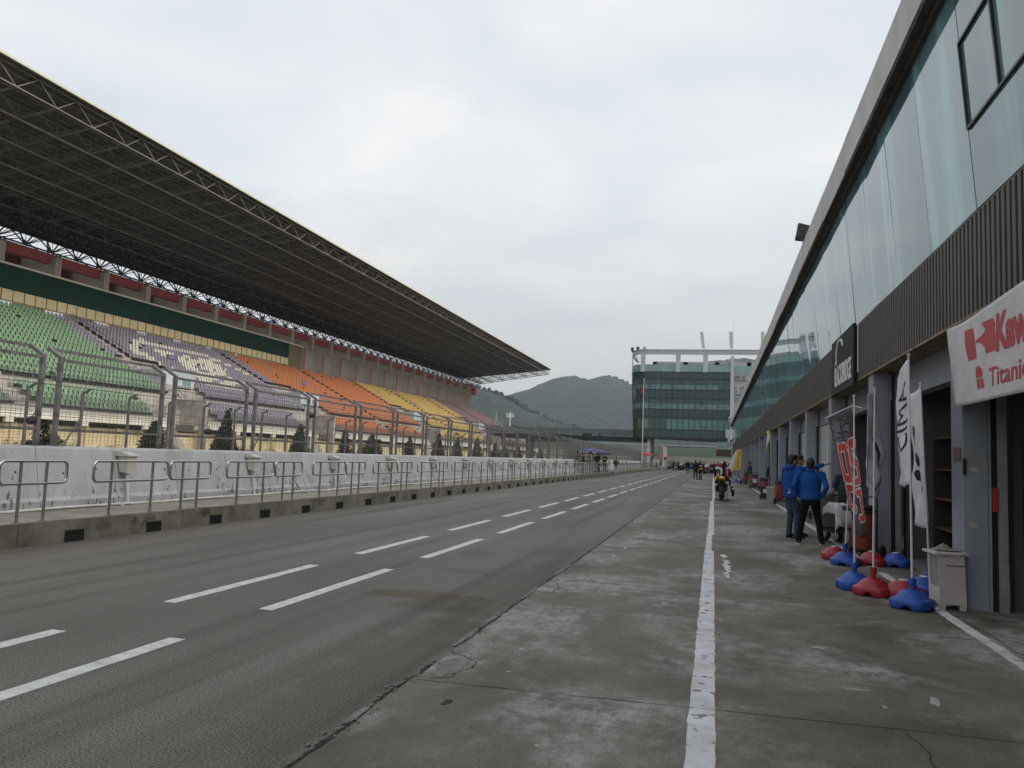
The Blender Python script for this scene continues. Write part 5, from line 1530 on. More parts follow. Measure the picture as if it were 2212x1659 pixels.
M_BANK = mat('green_bank', (.030, .055, .025), (.02, .04, .018), scale=.2, rough=.95, world_coords=True)
hillside(b, -140, 160, 236, 36, lambda x: 6.5 + 1.2 * mnoise.noise(Vector((x * .03, 0, 0))), 60, 8, .5, 4.0, lambda v: min(1, v * 1.6))
struct('green_bank', b, M_BANK, True)
RB = [(-1100, 60), (-800, 95), (-600, 120), (-480, 118), (-396.8, 112.4), (-384.8, 117.3), (-370.5, 123.5), (-353.9, 130.9), (-337.4, 137.1), (-320.9, 143.3), (-309.2, 150.5), (-297.6, 156.5), (-285.9, 159.5), (-267.1, 161.2), (-255.3, 158.3), (-243.6, 155.0), (-235.4, 152.8), (-225.1, 158.0), (-213.7, 161.2), (-199.9, 163.3), (-188.4, 160.9), (-179.1, 156.0), (-165.3, 150.4), (-130, 146), (-90, 158), (-60, 172), (-38.1, 180.6), (-13.6, 192.9), (-2.1, 196.0), (25.2, 197.7), (50.8, 199.4), (76.2, 199.7), (160, 190), (300, 150), (500, 110)]
RA = [(-900, 40), (-600, 80), (-420, 90), (-330, 84), (-280.8, 78.2), (-273.8, 80.1), (-268.1, 77.5), (-261.0, 76.6), (-249.7, 72.7), (-241.3, 70.2), (-235.7, 67.0), (-230.1, 65.1), (-223.2, 63.9), (-213.3, 56.1), (-200.9, 49.8), (-180.4, 41.2), (-167.0, 36.3), (-120, 26), (-60, 18), (0, 12), (120, 8)]
ridge = lambda v: math.sin(min(1, v / .72) * math.pi / 2) ** .9 if v < .72 else 1 - 1.6 * (v - .72)
fa, fb = interp(RA), interp(RB)
b = MB(); hillside(b, -620, 120, 640, 361, fa, 260, 40, 2.4, 11.0, ridge); struct('near_hill', b, M_FOREST, True)
b = MB(); hillside(b, -900, 460, 1040, 778, fb, 330, 60, 4.5, 21.0, ridge); struct('far_hill', b, M_FOREST, True)
# trees standing out along the ridges
rt = random.Random(9)
b = MB()
def crownlet(b, x, y, z, h):
    for q in range(3):
        b.ball((x + rt.uniform(-.3, .3) * h, y + rt.uniform(-.3, .3) * h, z + h * (.35 + .3 * q) + rt.uniform(-.1, .1) * h), (h * rt.uniform(.3, .5), h * .4, h * rt.uniform(.25, .4)), 6, 4)
for i in range(330):
    x = rt.uniform(-420, 90); y = 1040 + 778 * .72 + rt.uniform(-25, 10); crownlet(b, x, y, fb(x) - 5 + rt.uniform(-3, 1), rt.choice([4, 5, 6, 7, 9]))
for i in range(220):
    x = rt.uniform(-330, -120); y = 640 + 361 * .72 + rt.uniform(-20, 8); crownlet(b, x, y, fa(x) - 3 + rt.uniform(-2, 1), rt.choice([3, 4, 5, 6]))
tag(b.build('ridge_trees', M_FOREST, smooth=True), 'far trees along the hill crests, reading as one mass', 'trees', None, 'stuff')
# masts on the near slope
t = thing('phone_mast', 'pale phone mast with a ring of antennas before the near hill', 'mast', (-108, 420, 0))
b = MB(); b.tube([(0, 0, 0), (0, 0, 25)], [.5, .3], 8); b.build('pole', mat('mast_white', (.6, .6, .6), rough=.6), t)
b = MB()
for i in range(8):
    a = R(45 * i); b.tube([(0, 0, 22.5), (1.9 * math.cos(a), 1.9 * math.sin(a), 22.5)], .06, 4); b.box(1.9 * math.cos(a) - .15, 1.9 * math.cos(a) + .15, 1.9 * math.sin(a) - .15, 1.9 * math.sin(a) + .15, 22, 24.2)
b.build('antenna', MATS['mast_white'], t)
t = thing('pylon', 'lattice power pylon standing on the lower hillside', 'pylon', (-176.5, 640, 8))
b = MB()
for sx, sy in ((1, 1), (1, -1), (-1, 1), (-1, -1)): b.tube([(sx * 1.9, sy * 1.9, 0), (sx * .5, sy * .5, 20), (0, 0, 29)], .16, 4)
for z in (6, 11, 15, 19): w_ = 1.9 - 1.4 * z / 20; b.tube([(-w_, -w_, z), (w_, w_, z + 3)], .1, 4); b.tube([(w_, -w_, z), (-w_, w_, z + 3)], .1, 4)
for z in (20, 24): b.tube([(-3, 0, z), (3, 0, z)], .16, 4)
b.build('lattice', mat('pylon_grey', (.38, .40, .40), rough=.6), t)

# ---------------------------------------------------------------- planting
M_LEAFD = mat('conifer_leaf', (.024, .048, .020), (.014, .030, .014), scale=2.5, rough=.8, world_coords=True)
M_LEAFH = mat('hedge_leaf', (.050, .058, .018), (.030, .036, .012), scale=2.0, rough=.8, world_coords=True)
M_BARK = mat('bark', (.06, .045, .032), (.04, .03, .022), scale=6, rough=.9)
def leaves(b, rng, n, shape, size):
    for _ in range(n):
        p, nrm = shape(rng)
        a = Vector((rng.gauss(0, 1), rng.gauss(0, 1), rng.gauss(0, .6))).normalized(); c = (nrm + Vector((rng.uniform(-.6, .6), rng.uniform(-.6, .6), rng.uniform(-.3, .9)))).normalized()
        s = size * rng.uniform(.5, 1.4); d = c.cross(a)
        if d.length < .05: continue
        d.normalize(); p = Vector(p)
        b.face([p - d * s * .35, p + c * s * .5, p + d * s * .35, p + c * s * 1.3])
def conifer(h, r, seed):
    rng = random.Random(seed); b = MB()
    lump = [(rng.uniform(0, 6.28), rng.uniform(.05, .9), rng.uniform(.12, .3)) for _ in range(26)]
    cones = [(0, 0, r * .62, h)] + [(rng.uniform(.25, .6) * r * math.cos(a), rng.uniform(.4, .75) * r * math.sin(a), r * rng.uniform(.4, .62), h * rng.uniform(.38, .70)) for a in (rng.uniform(0, 2), rng.uniform(2, 4), rng.uniform(4, 6.2), rng.uniform(0, 6.2))]
    wts = [c[2] ** 2 * c[3] for c in cones]
    def sh(rg):
        cx, cy, cr, ch = rg.choices(cones, wts)[0]
        v = rg.random() ** 1.5; a = rg.uniform(0, 6.283)
        rad = cr * (1 - v) ** .8 * (1.0 if v > .15 else .7 + v * 2)
        for la, lv, lr in lump:
            d = abs((a - la + 3.14159) % 6.28318 - 3.14159)
            if d < .5 and abs(v - lv) < .09: rad += lr * .7 * r * (1 - v * .6)
        q = rg.random() ** .4
        return (cx + rad * q * math.cos(a), cy + rad * q * math.sin(a), .12 + v * ch), Vector((math.cos(a), math.sin(a), .8)).normalized()
    leaves(b, rng, 5200, sh, .19)
    for _ in range(3):     # stray leaders
        a = rng.uniform(0, 6.28); x, y = .35 * r * math.cos(a), .35 * r * math.sin(a); hh = h * rng.uniform(.6, .85)
        for i in range(90): 
            z = hh - rng.random() * .8; p = Vector((x + rng.gauss(0, .07), y + rng.gauss(0, .07), z)); b.face([p, p + Vector((.07, 0, .08)), p + Vector((0, .03, .2)), p + Vector((-.06, .02, .09))])
    t = MB(); t.tube([(0, 0, 0), (.02, 0, h * .5), (0, 0, h * .92)], [.12, .07, .02], 6)
    return b.mesh('crown', M_LEAFD, fix=False), t.mesh('trunk', M_BARK)
CON = [conifer(4.0, 1.05, s) for s in (1, 2, 3, 4, 5)]
TREES = [(39.2, 2.35, 1.25), (48.6, 2.95, 1.35), (58.0, 4.3, 1.15), (69.7, 3.7, 1.2), (78.8, 3.6, 1.15), (87.0, 3.3, 1.2), (98.4, 3.5, 1.1), (109.2, 4.3, 1.0), (119.6, 4.0, 1.0), (129.1, 4.1, 1.05), (139.8, 3.6, 1.05), (148.8, 3.2, 1.1), (158.8, 3.4, 1.0), (170.0, 3.6, 1.0), (181, 3.5, 1.0)]
for i, (y, h, w_) in enumerate(TREES):
    t = thing('conifer', f'{nth(i)} dark cone-shaped conifer before the grandstand, counted from the left', 'tree', (-38.8 + .3 * math.sin(i * 2.1), y, -.03), i * 1.3, 'conifers along the grandstand')
    t.scale = (w_ * (.9 + .25 * math.sin(i * 4.1) ** 2), w_ * (1 + .2 * math.sin(i * 2.9)), h / 4.15)
    link('crown', CON[(i * 3) % 5][0], t); link('trunk', CON[(i * 3) % 5][1], t)
def mound(seed, L, h):
    rng = random.Random(seed); b = MB()
    def sh(rg):
        a = rg.uniform(0, 6.283); e = math.acos(rg.uniform(0, 1)); k = 1 + .12 * math.sin(3 * a + seed) + .1 * math.sin(7 * a)
        n_ = Vector((math.sin(e) * math.cos(a), math.sin(e) * math.sin(a), math.cos(e))); q = rg.random() ** .3
        return (n_.x * .7 * k * q, n_.y * L / 2 * k * q, n_.z * h * k * q), n_
    leaves(b, rng, 2200, sh, .10); b.loft([((0, 0, 0), .5, L * .4, 0), ((0, 0, h * .5), .42, L * .33, 0), ((0, 0, h * .8), .2, L * .18, 0)], 10)
    return b.mesh('foliage', M_LEAFH, fix=False)
MO = [mound(s, 4.4, 1.36) for s in (1, 2, 3)]
for i, y in enumerate((38, 42.3, 46.4, 52.2, 57.4, 62.4, 66.6, 73.4, 82.6, 92, 103, 113.6, 124.3, 134.6)):
    t = thing('hedge_mound', f'{nth(i)} low rounded hedge before the cream ground-floor wall, counted from the left', 'hedge', (-40.2, y, -.03), 0, 'low hedges along the grandstand')
    t.scale = (1, 1 + .2 * math.sin(i * 1.9), .93 + .1 * math.sin(i * 2.7)); link('foliage', MO[i % 3], t)
# shrubs past the end of the stand
for i, (x, y, s) in enumerate(((-66, 226, 3.1), (-58, 229, 3.4), (-50, 228, 3.6), (-44, 230, 3.0), (-74, 224, 3.2))):
    t = thing('shrub', f'{nth(i)} dull green shrub behind the far end of the grandstand, before the footbridge', 'shrub', (x, y, 5.6), i, 'shrubs past the grandstand')
    t.scale = (4.2, 2.2, s); link('foliage', MO[i % 3], t)
t = thing('retaining_wall', 'long grey block wall beyond the grandstand, seen through the pit wall fence', 'wall', (-45, 215, 0))
b = MB(); b.box(-45, 32, 0, 18, -.05, 5.6); b.build('wall_body', mat('block_grey', (.23, .23, .21), (.17, .17, .155), scale=.25, rough=.9, world_coords=True), t)
b = MB(); b.box(-10, 6, -.5, -.1, .0, 3.6); b.box(10, 24, -.5, -.1, 0, 2.6); b.build('pale_section', mat('pale_block', (.48, .44, .37), (.38, .35, .3), scale=.4, rough=.85, world_coords=True), t)

# flag pole with the red flag
t = thing('flagpole', 'tall grey flagpole with a limp red flag, standing in front of the tower', 'flagpole', (-10.75, 125, 0))
b = MB(); b.tube([(0, 0, 0), (.0, 0, 14.2)], [.09, .05], 8); b.ball((0, 0, 14.25), .1, 8, 6); b.build('pole', mat('pole_grey', (.5, .5, .5), (.42, .42, .42), scale=3, rough=.4), t)
b = MB(); n = 12; rows = []
for i in range(n + 1):
    u = i / n; rows.append(b.ring([(-u * .40, .08 * math.sin(u * 9 + v * .6) + u * .1, 13.4 - v * .22 * (1 - .1 * u) - u ** .7 * .45 + (.3 if v == 6 else 0) * u) for v in range(7)]))
for i in range(n): b.skin(rows[i], rows[i + 1], None, False)
o = b.build('flag', mat('red_flag', (.50, .03, .05), (.42, .02, .04), scale=2, rough=.7), t, smooth=True); md = o.modifiers.new('s', 'SOLIDIFY'); md.thickness = .01
# haze: even thin air round the whole place
b = MB(); b.box(-1150, 700, -40, 2100, -1.2, 245)
hz = b.build('haze', None)
hm = bpy.data.materials.new('haze_air'); hm.use_nodes = True; ht = hm.node_tree; ht.nodes.clear()
pv = N(ht, 'ShaderNodeVolumePrincipled'); pv.inputs['Color'].default_value = (.74, .86, .97, 1); pv.inputs['Density'].default_value = .00021; pv.inputs['Anisotropy'].default_value = 0.0
ho = N(ht, 'ShaderNodeOutputMaterial'); ht.links.new(pv.outputs[0], ho.inputs['Volume'])
hz.data.materials.clear(); hz.data.materials.append(hm); hz['kind'] = 'stuff'; hz['label'] = 'thin pale haze filling the air over the whole circuit'
# ================================================================ people
M_SKIN = mat('skin', (.42, .25, .17), (.36, .21, .14), scale=9, rough=.55)
M_HAIR = mat('black_hair', (.010, .008, .007), (.018, .014, .012), scale=30, rough=.5, stretch=(1, 1, .2))
M_EYE = mat('eye_dark', (.02, .015, .012), rough=.2)
M_LIP = mat('lip', (.28, .12, .10), rough=.5)
def fabric(name, c, k=.78): return mat('cloth_' + name, c, tuple(x * k for x in c), scale=5, rough=.9, bump=.8, bscale=11, detail=6, spec=.2)
F_ = dict(blue=fabric('blue_jacket', (.009, .06, .26)), blue2=fabric('bright_blue_jacket', (.009, .082, .29)), jeans=fabric('jeans', (.045, .08, .125), .55), black=fabric('black', (.006, .006, .0075)), navy=fabric('navy', (.018, .024, .045)),
          grey=fabric('charcoal_tee', (.05, .055, .065)), teal=fabric('dark_teal', (.03, .045, .05)), khaki=fabric('khaki', (.16, .15, .12)), brown=fabric('brown_jacket', (.06, .045, .03)), pale=fabric('pale_grey', (.34, .35, .37)),
          red=fabric('red_jacket', (.40, .018, .03)), white=fabric('white_leather', (.6, .6, .58)), yellow=fabric('yellow_leather', (.55, .38, .03)), leather=fabric('black_leather', (.018, .018, .02)), orange=fabric('orange_red_leather', (.62, .06, .035)))
M_SHOE = mat('dark_shoe', (.016, .015, .015), (.01, .01, .01), rough=.5)
M_SOLE = mat('white_sole', (.5, .5, .48), rough=.6)
def organic(mb, name, mats, parent, vox, smooth_it=4, matfun=None):
    """fuse overlapping volumes into one continuous surface"""
    me = bpy.data.meshes.new(name); me.from_pydata(mb.v, [], mb.f)
    bm = bmesh.new(); bm.from_mesh(me); bmesh.ops.triangulate(bm, faces=[f for f in bm.faces if len(f.verts) > 4]); bmesh.ops.recalc_face_normals(bm, faces=bm.faces[:]); bm.to_mesh(me); bm.free()
    o = bpy.data.objects.new('tmp', me); COL.objects.link(o)
    r = o.modifiers.new('r', 'REMESH'); r.mode = 'VOXEL'; r.voxel_size = vox; r.use_smooth_shade = True
    if smooth_it:
        s = o.modifiers.new('s', 'SMOOTH'); s.iterations = smooth_it; s.factor = .5
    out = bpy.data.meshes.new_from_object(o.evaluated_get(bpy.context.evaluated_depsgraph_get()))
    bpy.data.objects.remove(o); bpy.data.meshes.remove(me)
    out.name = name; out.materials.clear()
    for m_ in (mats if isinstance(mats, (list, tuple)) else [mats]): out.materials.append(m_)
    if matfun:
        out.polygons.foreach_set('material_index', [matfun(p.center) for p in out.polygons])
    return link(name, out, parent)
POSE = {'hang': ((.245, -.03, 1.13), (.25, .05, .88)), 'pocket': ((.305, -.10, 1.16), (.225, .04, .95)), 'fold': ((.25, .05, 1.13), (.03, .21, 1.13)), 'camera': ((.26, .2, 1.27), (.09, .30, 1.50)),
        'front': ((.24, .04, 1.13), (.14, .27, 1.10)), 'hip': ((.36, -.06, 1.16), (.2, .06, 1.0)), 'back': ((.24, -.14, 1.15), (.06, -.18, 1.0))}
def person(x, y, yaw, label, h=1.72, arms=('hang', 'hang'), top='navy', legs='black', feet=((-.10, 0), (.10, 0)), head=0.0, z=0.0, vox=.014, build=1.0, group=None, hairmat=None, cap=None, short=False, fingers=True, stripe=None, hem=.88, extra=None, face=True, helmet=None, collar=None, shoes=None, hidehands=()):
    t = thing('person', label, 'person', (x, y, z), yaw, group)
    s = h / 1.72
    V = lambda a: Vector(a) * s
    sh = {-1: V((-.185 * build, 0, 1.405)), 1: V((.185 * build, 0, 1.405))}
    limb = {}
    for sgn, a in zip((-1, 1), arms):
        e, w_ = POSE[a] if isinstance(a, str) else a
        k = sgn if isinstance(a, str) else 1
        limb[sgn] = (V((e[0] * k, e[1], e[2])), V((w_[0] * k, w_[1], w_[2])))
    hip = {-1: V((-.085, 0, .90)), 1: V((.085, 0, .90))}
    ft = {}
    for sgn, p in zip((-1, 1), feet):
        p = p if len(p) == 3 else (p[0], p[1], .085)
        a = V(p); k = hip[sgn].lerp(a, .52) + V((0, .03, .01)); ft[sgn] = (k, a)
    hc = V((0, .015, 1.60)); Rz = Matrix.Rotation(head, 3, 'Z')
    # ---- body: one continuous skin surface
    b = MB()
    b.loft([(V((0, 0, .86)), .13 * s, .09 * s, 0), (V((0, 0, 1.05)), .12 * s, .085 * s, 0), (V((0, 0, 1.25)), .14 * s, .10 * s, 0), (V((0, -.01, 1.40)), .12 * s, .075 * s, 0), (V((0, -.01, 1.45)), .07 * s, .06 * s, 0)], 14)
    b.tube([V((0, -.012, 1.40)), V((0, .0, 1.47)), V((0, .01, 1.54))], [.062 * s, .055 * s, .055 * s], 12)
    b.ball(hc, (.076 * s, .094 * s, .112 * s), 18, 14, mat3=Rz)
    F = lambda a: hc + Rz @ V(a)
    b.ball(F((0, .035, -.062)), (.055 * s, .055 * s, .055 * s), 12, 8)          # jaw
    b.capsule(F((0, .090, .012)), F((0, .108, -.022)), .009 * s, .015 * s, 8)       # nose
    for q in (-1, 1):
        b.ball(F((q * .077, -.005, -.01)), (.010 * s, .020 * s, .031 * s), 8, 6, mat3=Rz)   # ears
        b.capsule(F((q * .012, .085, .025)), F((q * .045, .076, .027)), .011 * s, .010 * s, 8)     # brow
        b.capsule(sh[q], limb[q][0], .043 * s, .036 * s, 10); b.capsule(limb[q][0], limb[q][1], .036 * s, .026 * s, 10)
        b.capsule(hip[q], ft[q][0], .065 * s, .045 * s, 10); b.capsule(ft[q][0], ft[q][1], .045 * s, .034 * s, 10)
        # hand
        e, w_ = limb[q]; d = (w_ - e).normalized(); side = d.cross(Vector((0, 0, 1)))
        if side.length < .2: side = Vector((0, 1, 0))
        side.normalize(); up = side.cross(d).normalized()
        if q in hidehands: continue
        pl = w_ + d * .055 * s
        b.capsule(w_, pl + d * .02 * s, .024 * s, .030 * s, 10); b.capsule(pl - side * .022 * s, pl + side * .022 * s, .019 * s, .019 * s, 8)
        if fingers:
            point = isinstance(arms[0 if q < 0 else 1], tuple)
            for i, (o_, ln) in enumerate(((-.031, .058), (-.011, .072), (.011, .076), (.031, .068))):
                r0 = pl + side * o_ * s * q + d * .04 * s
                curl = .35 if not point or i == 3 else 1.5
                m1 = r0 + (d * math.cos(curl * .5) - up * math.sin(curl * .5)) * ln * .5 * s
                m2 = m1 + (d * math.cos(curl) - up * math.sin(curl)) * ln * .5 * s
                b.tube([r0 - d * .02 * s, r0, m1, m2], [.0095 * s, .0095 * s, .0088 * s, .0065 * s], 7)
            tb = pl + side * .03 * s * q - d * .015 * s
            b.tube([tb - side * .015 * s * q, tb + side * .02 * s * q + d * .015 * s, tb + side * .03 * s * q + d * .05 * s], [.012 * s, .011 * s, .008 * s], 7)
    organic(b, 'body', M_SKIN, t, min(vox, .011) if fingers else vox, 2)
    # ---- clothing
    b = MB()
    bw = build
    hz_ = hem
    b.loft([(V((0, 0, hz_)), .162 * s * bw, .118 * s * bw, 0), (V((0, .005, hz_ + .06)), .168 * s * bw, .125 * s * bw, 0), (V((0, .01, 1.05)), .165 * s * bw, .125 * s * bw, 0), (V((0, .01, 1.2)), .175 * s * bw, .13 * s * bw, 0), (V((0, 0, 1.33)), .178 * s * bw, .12 * s * bw, 0), (V((0, -.01, 1.41)), .15 * s, .09 * s, 0), (V((0, -.008, 1.455)), .085 * s, .072 * s, 0), (V((0, -.004, 1.49 if not collar else 1.51)), .068 * s, .066 * s, 0)], 20)
    for q in (-1, 1):
        e, w_ = limb[q]
        b.capsule(sh[q] - Vector((q * .03 * s, 0, 0)), sh[q], .075 * s, .068 * s, 12); b.capsule(sh[q], e if not short else sh[q].lerp(e, .75), .068 * s, .054 * s, 12)
        if not short:
            b.ball(e, .055 * s, 10, 8); b.capsule(e, e.lerp(w_, .93), .055 * s, .041 * s, 12); b.ball(e.lerp(w_, .86), .046 * s, 10, 6)
    # folds
    rg = random.Random(hash(label) % 999)
    for i in range(7):
        a = rg.uniform(0, 6.28); zz = rg.uniform(hz_ + .03, 1.25); c1 = V((.155 * bw * math.cos(a), .115 * bw * math.sin(a), zz)); a2 = a + rg.uniform(-.6, .6)
        b.capsule(c1, V((.155 * bw * math.cos(a2), .115 * bw * math.sin(a2), zz + rg.uniform(-.07, .07))), .013 * s, .010 * s, 6)
    tm = [F_[top]] if not stripe else [F_[top]] + [F_[c] for c in stripe[0]]
    organic(b, 'jacket' if not short else 'shirt', tm, t, vox, 3, (lambda c: stripe[1](c / s)) if stripe else None)
    b = MB()
    b.loft([(V((0, 0, .80)), .145 * s * bw, .105 * s, 0), (V((0, 0, .90)), .152 * s * bw, .112 * s * bw, 0), (V((0, 0, .99)), .148 * s * bw, .108 * s * bw, 0)], 18)
    for q in (-1, 1):
        k, a = ft[q]
        hp = hip[q] + Vector((0, 0, -.03 * s))
        b.capsule(hp, k, .092 * s * (.5 + .5 * bw), .066 * s, 12); b.capsule(k, a + Vector((0, 0, .0)), .066 * s, .055 * s, 12); b.ball(a + Vector((0, -.005, .0)), (.062 * s, .066 * s, .05 * s), 10, 6)
        for i in range(3): b.capsule(k.lerp(a, .3 * i + .1) + Vector((-.04 * s, .03 * s, 0)), k.lerp(a, .3 * i + .14) + Vector((.045 * s, .035 * s, .02)), .018 * s, .016 * s, 6)
    organic(b, 'trousers', F_[legs], t, vox, 3)
    for q in (-1, 1):
        k, a = ft[q]; b = MB(); z0 = a.z - .085 * s
        ang = q * -.22
        cs, sn = math.cos(ang), math.sin(ang)
        P = lambda fy, zz: Vector((a.x + fy * -sn * s, a.y + fy * cs * s, z0 + zz * s))
        b.loft([(P(.045, .028), .042 * s, .135 * s, ang), (P(.045, .05), .043 * s, .13 * s, ang), (P(.02, .08), .038 * s, .085 * s, ang), (P(.0, .115), .036 * s, .05 * s, ang)], 14, 0)
        b.loft([(P(.045, .004), .043 * s, .138 * s, ang), (P(.045, .028), .044 * s, .140 * s, ang)], 14, 1)
        b.build('shoe', [M_SHOE, shoes or M_SHOE], t, smooth=50)
    if helmet:
        b = MB(); b.ball(F((0, .01, .02)), (.125 * s, .15 * s, .145 * s), 18, 12, mat3=Rz); b.build('helmet', helmet, t, smooth=True)
        b = MB(); b.ball(F((0, .035, .015)), (.118 * s, .135 * s, .06 * s), 16, 8, mat3=Rz); b.build('visor', M_EYE, t, smooth=True)
    else:
        b = MB()
        b.ball(F((0, -.018, .030)), (.086 * s, .098 * s, .100 * s), 18, 12, mat3=Rz); b.ball(F((0, -.05, -.03)), (.070 * s, .056 * s, .065 * s), 14, 8, mat3=Rz)
        b.ball(F((0, .035, .085)), (.066 * s, .060 * s, .036 * s), 12, 8, mat3=Rz)
        for i in range(26):
            a = rg.uniform(0, 6.28); e = rg.uniform(.1, 1.3); n_ = Vector((math.sin(e) * math.cos(a), math.sin(e) * math.sin(a) - .15, math.cos(e)))
            p0 = F((0, -.015, .03)) + Rz @ Vector((n_.x * .078 * s, n_.y * .088 * s, n_.z * .092 * s)); b.capsule(p0, p0 + Rz @ Vector((n_.x * .018, n_.y * .02 + .004, n_.z * .014)), .012 * s, .006 * s, 5)
        organic(b, 'hair', hairmat or M_HAIR, t, .009, 2)
        if cap:
            b = MB(); b.loft([(F((0, -.005, .035)), .092 * s, .108 * s, head), (F((0, -.008, .075)), .09 * s, .104 * s, head), (F((0, -.01, .115)), .062 * s, .072 * s, head), (F((0, -.01, .128)), .02 * s, .02 * s, head)], 16)
            b.loft([(F((0, .115, .038)), .07 * s, .07 * s, head), (F((0, .115, .046)), .068 * s, .068 * s, head)], 14); b.build('cap', cap, t, smooth=50)
        if face:
            for q in (-1, 1):
                b = MB(); b.ball(F((q * .030, .084, .008)), (.011 * s, .006 * s, .006 * s), 8, 6, mat3=Rz); b.build('eye', M_EYE, t, smooth=True)
            b = MB(); b.capsule(F((-.018, .088, -.058)), F((.018, .088, -.058)), .007 * s, .007 * s, 6); b.build('mouth', M_LIP, t, smooth=True)
    if collar:
        b = MB(); b.loft([(V((0, -.01, 1.44)), .098 * s, .084 * s, 0), (V((0, -.006, 1.50)), .086 * s, .078 * s, 0), (V((0, -.004, 1.51)), .07 * s, .065 * s, 0)], 16); b.build('collar', collar, t, smooth=True)
    if extra: extra(t, s)
    return t
# --- the group of friends by the near garages
def tagpatch(t, s):
    b = MB(); b.box(.02, .13, -.158, -.150, .985, 1.06); b.build('printed_patch', M_WHITE, t); b = MB(); b.box(.025, .125, -.162, -.157, 1.02, 1.055); b.build('patch_print', F_['navy'], t)
person(1.70, 18.70, R(-58), 'man in blue hooded jacket and jeans seen from behind, pointing right', 1.83, (('hang'), ((.34, .22, 1.46), (.47, .40, 1.535))), 'blue', 'jeans', ((-.10, .0), (.11, .03)), R(-6), vox=.012, build=1.30, hem=.84, extra=lambda t, s: (
    (lambda b: (b.loft([(Vector((0, -.055, 1.40)) * s, .11 * s, .075 * s, 0), (Vector((0, -.075, 1.45)) * s, .12 * s, .08 * s, 0), (Vector((0, -.045, 1.51)) * s, .095 * s, .07 * s, 0)], 16), b.build('hood', F_['blue'], t, smooth=True)))(MB()), tagpatch(t, s)))
person(1.90, 19.42, R(-84), 'man with dark hair seen in profile behind the two blue jackets', 1.84, ('hang', 'hang'), 'blue', 'navy', vox=.012, head=R(-2), build=1.1)
person(1.93, 17.38, R(-8), 'man in bright blue padded jacket and black trousers, hands in pockets', 1.75, ('pocket', 'pocket'), 'blue2', 'black', ((-.21, -.04), (.215, .07)), R(-6), vox=.012, build=1.20, hem=.89, shoes=M_SOLE, collar=F_['blue2'])
person(2.75, 18.35, R(20), 'man in charcoal T-shirt standing behind the covered scooter', 1.69, ('fold', 'fold'), 'grey', 'black', head=R(-10), vox=.012, short=True)
# --- further along the garages
person(2.46, 57.5, R(-75), 'man in dark teal shirt and khaki trousers standing side-on by a red extinguisher', 1.76, ('hang', 'hang'), 'teal', 'khaki', ((-.08, -.03), (.08, .06)))
person(3.15, 46.6, R(160), 'man in black with a white print on his chest in a garage doorway', 1.72, ('front', 'hang'), 'black', 'black', stripe=(('white',), lambda c: 1 if (c.y > .07 and -.10 < c.x < .02 and 1.08 < c.z < 1.30 and math.sin(c.z * 70) + math.sin(c.x * 60) > -.4) else 0))
person(-1.57, 74.9, R(-20), 'man in dark suit with folded arms standing on the apron beside a rider', 1.74, ('fold', 'fold'), 'navy', 'black', ((-.14, 0), (.14, .02)))
person(-1.14, 75.15, R(35), 'rider in yellow, white and black leathers talking to the man in a suit', 1.70, ('fold', 'front'), 'leather', 'leather', ((-.09, 0), (.12, .03)), stripe=(('yellow', 'white'), lambda c: 1 if c.z < 1.10 and c.z > .92 else (2 if 1.22 < c.z < 1.34 and abs(c.x) < .3 else 0)), extra=lambda t, s: (lambda b: (b.loft([(Vector((-.1, .02, .42)) * s, .075 * s, .08 * s, 0), (Vector((-.1, .02, .55)) * s, .078 * s, .08 * s, 0)], 12), b.loft([(Vector((.11, .04, .42)) * s, .075 * s, .08 * s, 0), (Vector((.11, .04, .55)) * s, .078 * s, .08 * s, 0)], 12), b.build('knee_guard', F_['yellow'], t, smooth=True)))(MB()))
# --- by the pit wall
person(-9.35, 79.2, R(30), 'man in brown jacket with yellow collar and pale jeans in the walkway gap', 1.72, ('fold', 'fold'), 'brown', 'pale', ((-.09, 0), (.1, .03)), collar=F_['yellow'])
person(-10.25, 72.4, R(-170), 'man in olive and black jacket standing under the front of the navy canopy', 1.68, ('front', 'hang'), 'brown', 'navy', z=.345, cap=F_['black'])
person(-10.35, 74.6, R(100), 'person in red and grey top under the middle of the navy canopy', 1.55, ('hang', 'hip'), 'pale', 'navy', z=.345, stripe=(('red',), lambda c: 1 if c.z > 1.28 else 0))
person(-10.2, 77.2, R(-150), 'man in black and yellow jacket under the far edge of the navy canopy', 1.70, ('fold', 'hang'), 'black', 'black', z=.345, stripe=(('yellow',), lambda c: 1 if 1.12 < c.z < 1.32 and c.x > -.02 else 0), cap=F_['white'])
person(-10.35, 64.7, R(-60), 'woman in brown coat leaning at the near end of the navy canopy', 1.62, ('front', 'front'), 'brown', 'khaki', z=.345)
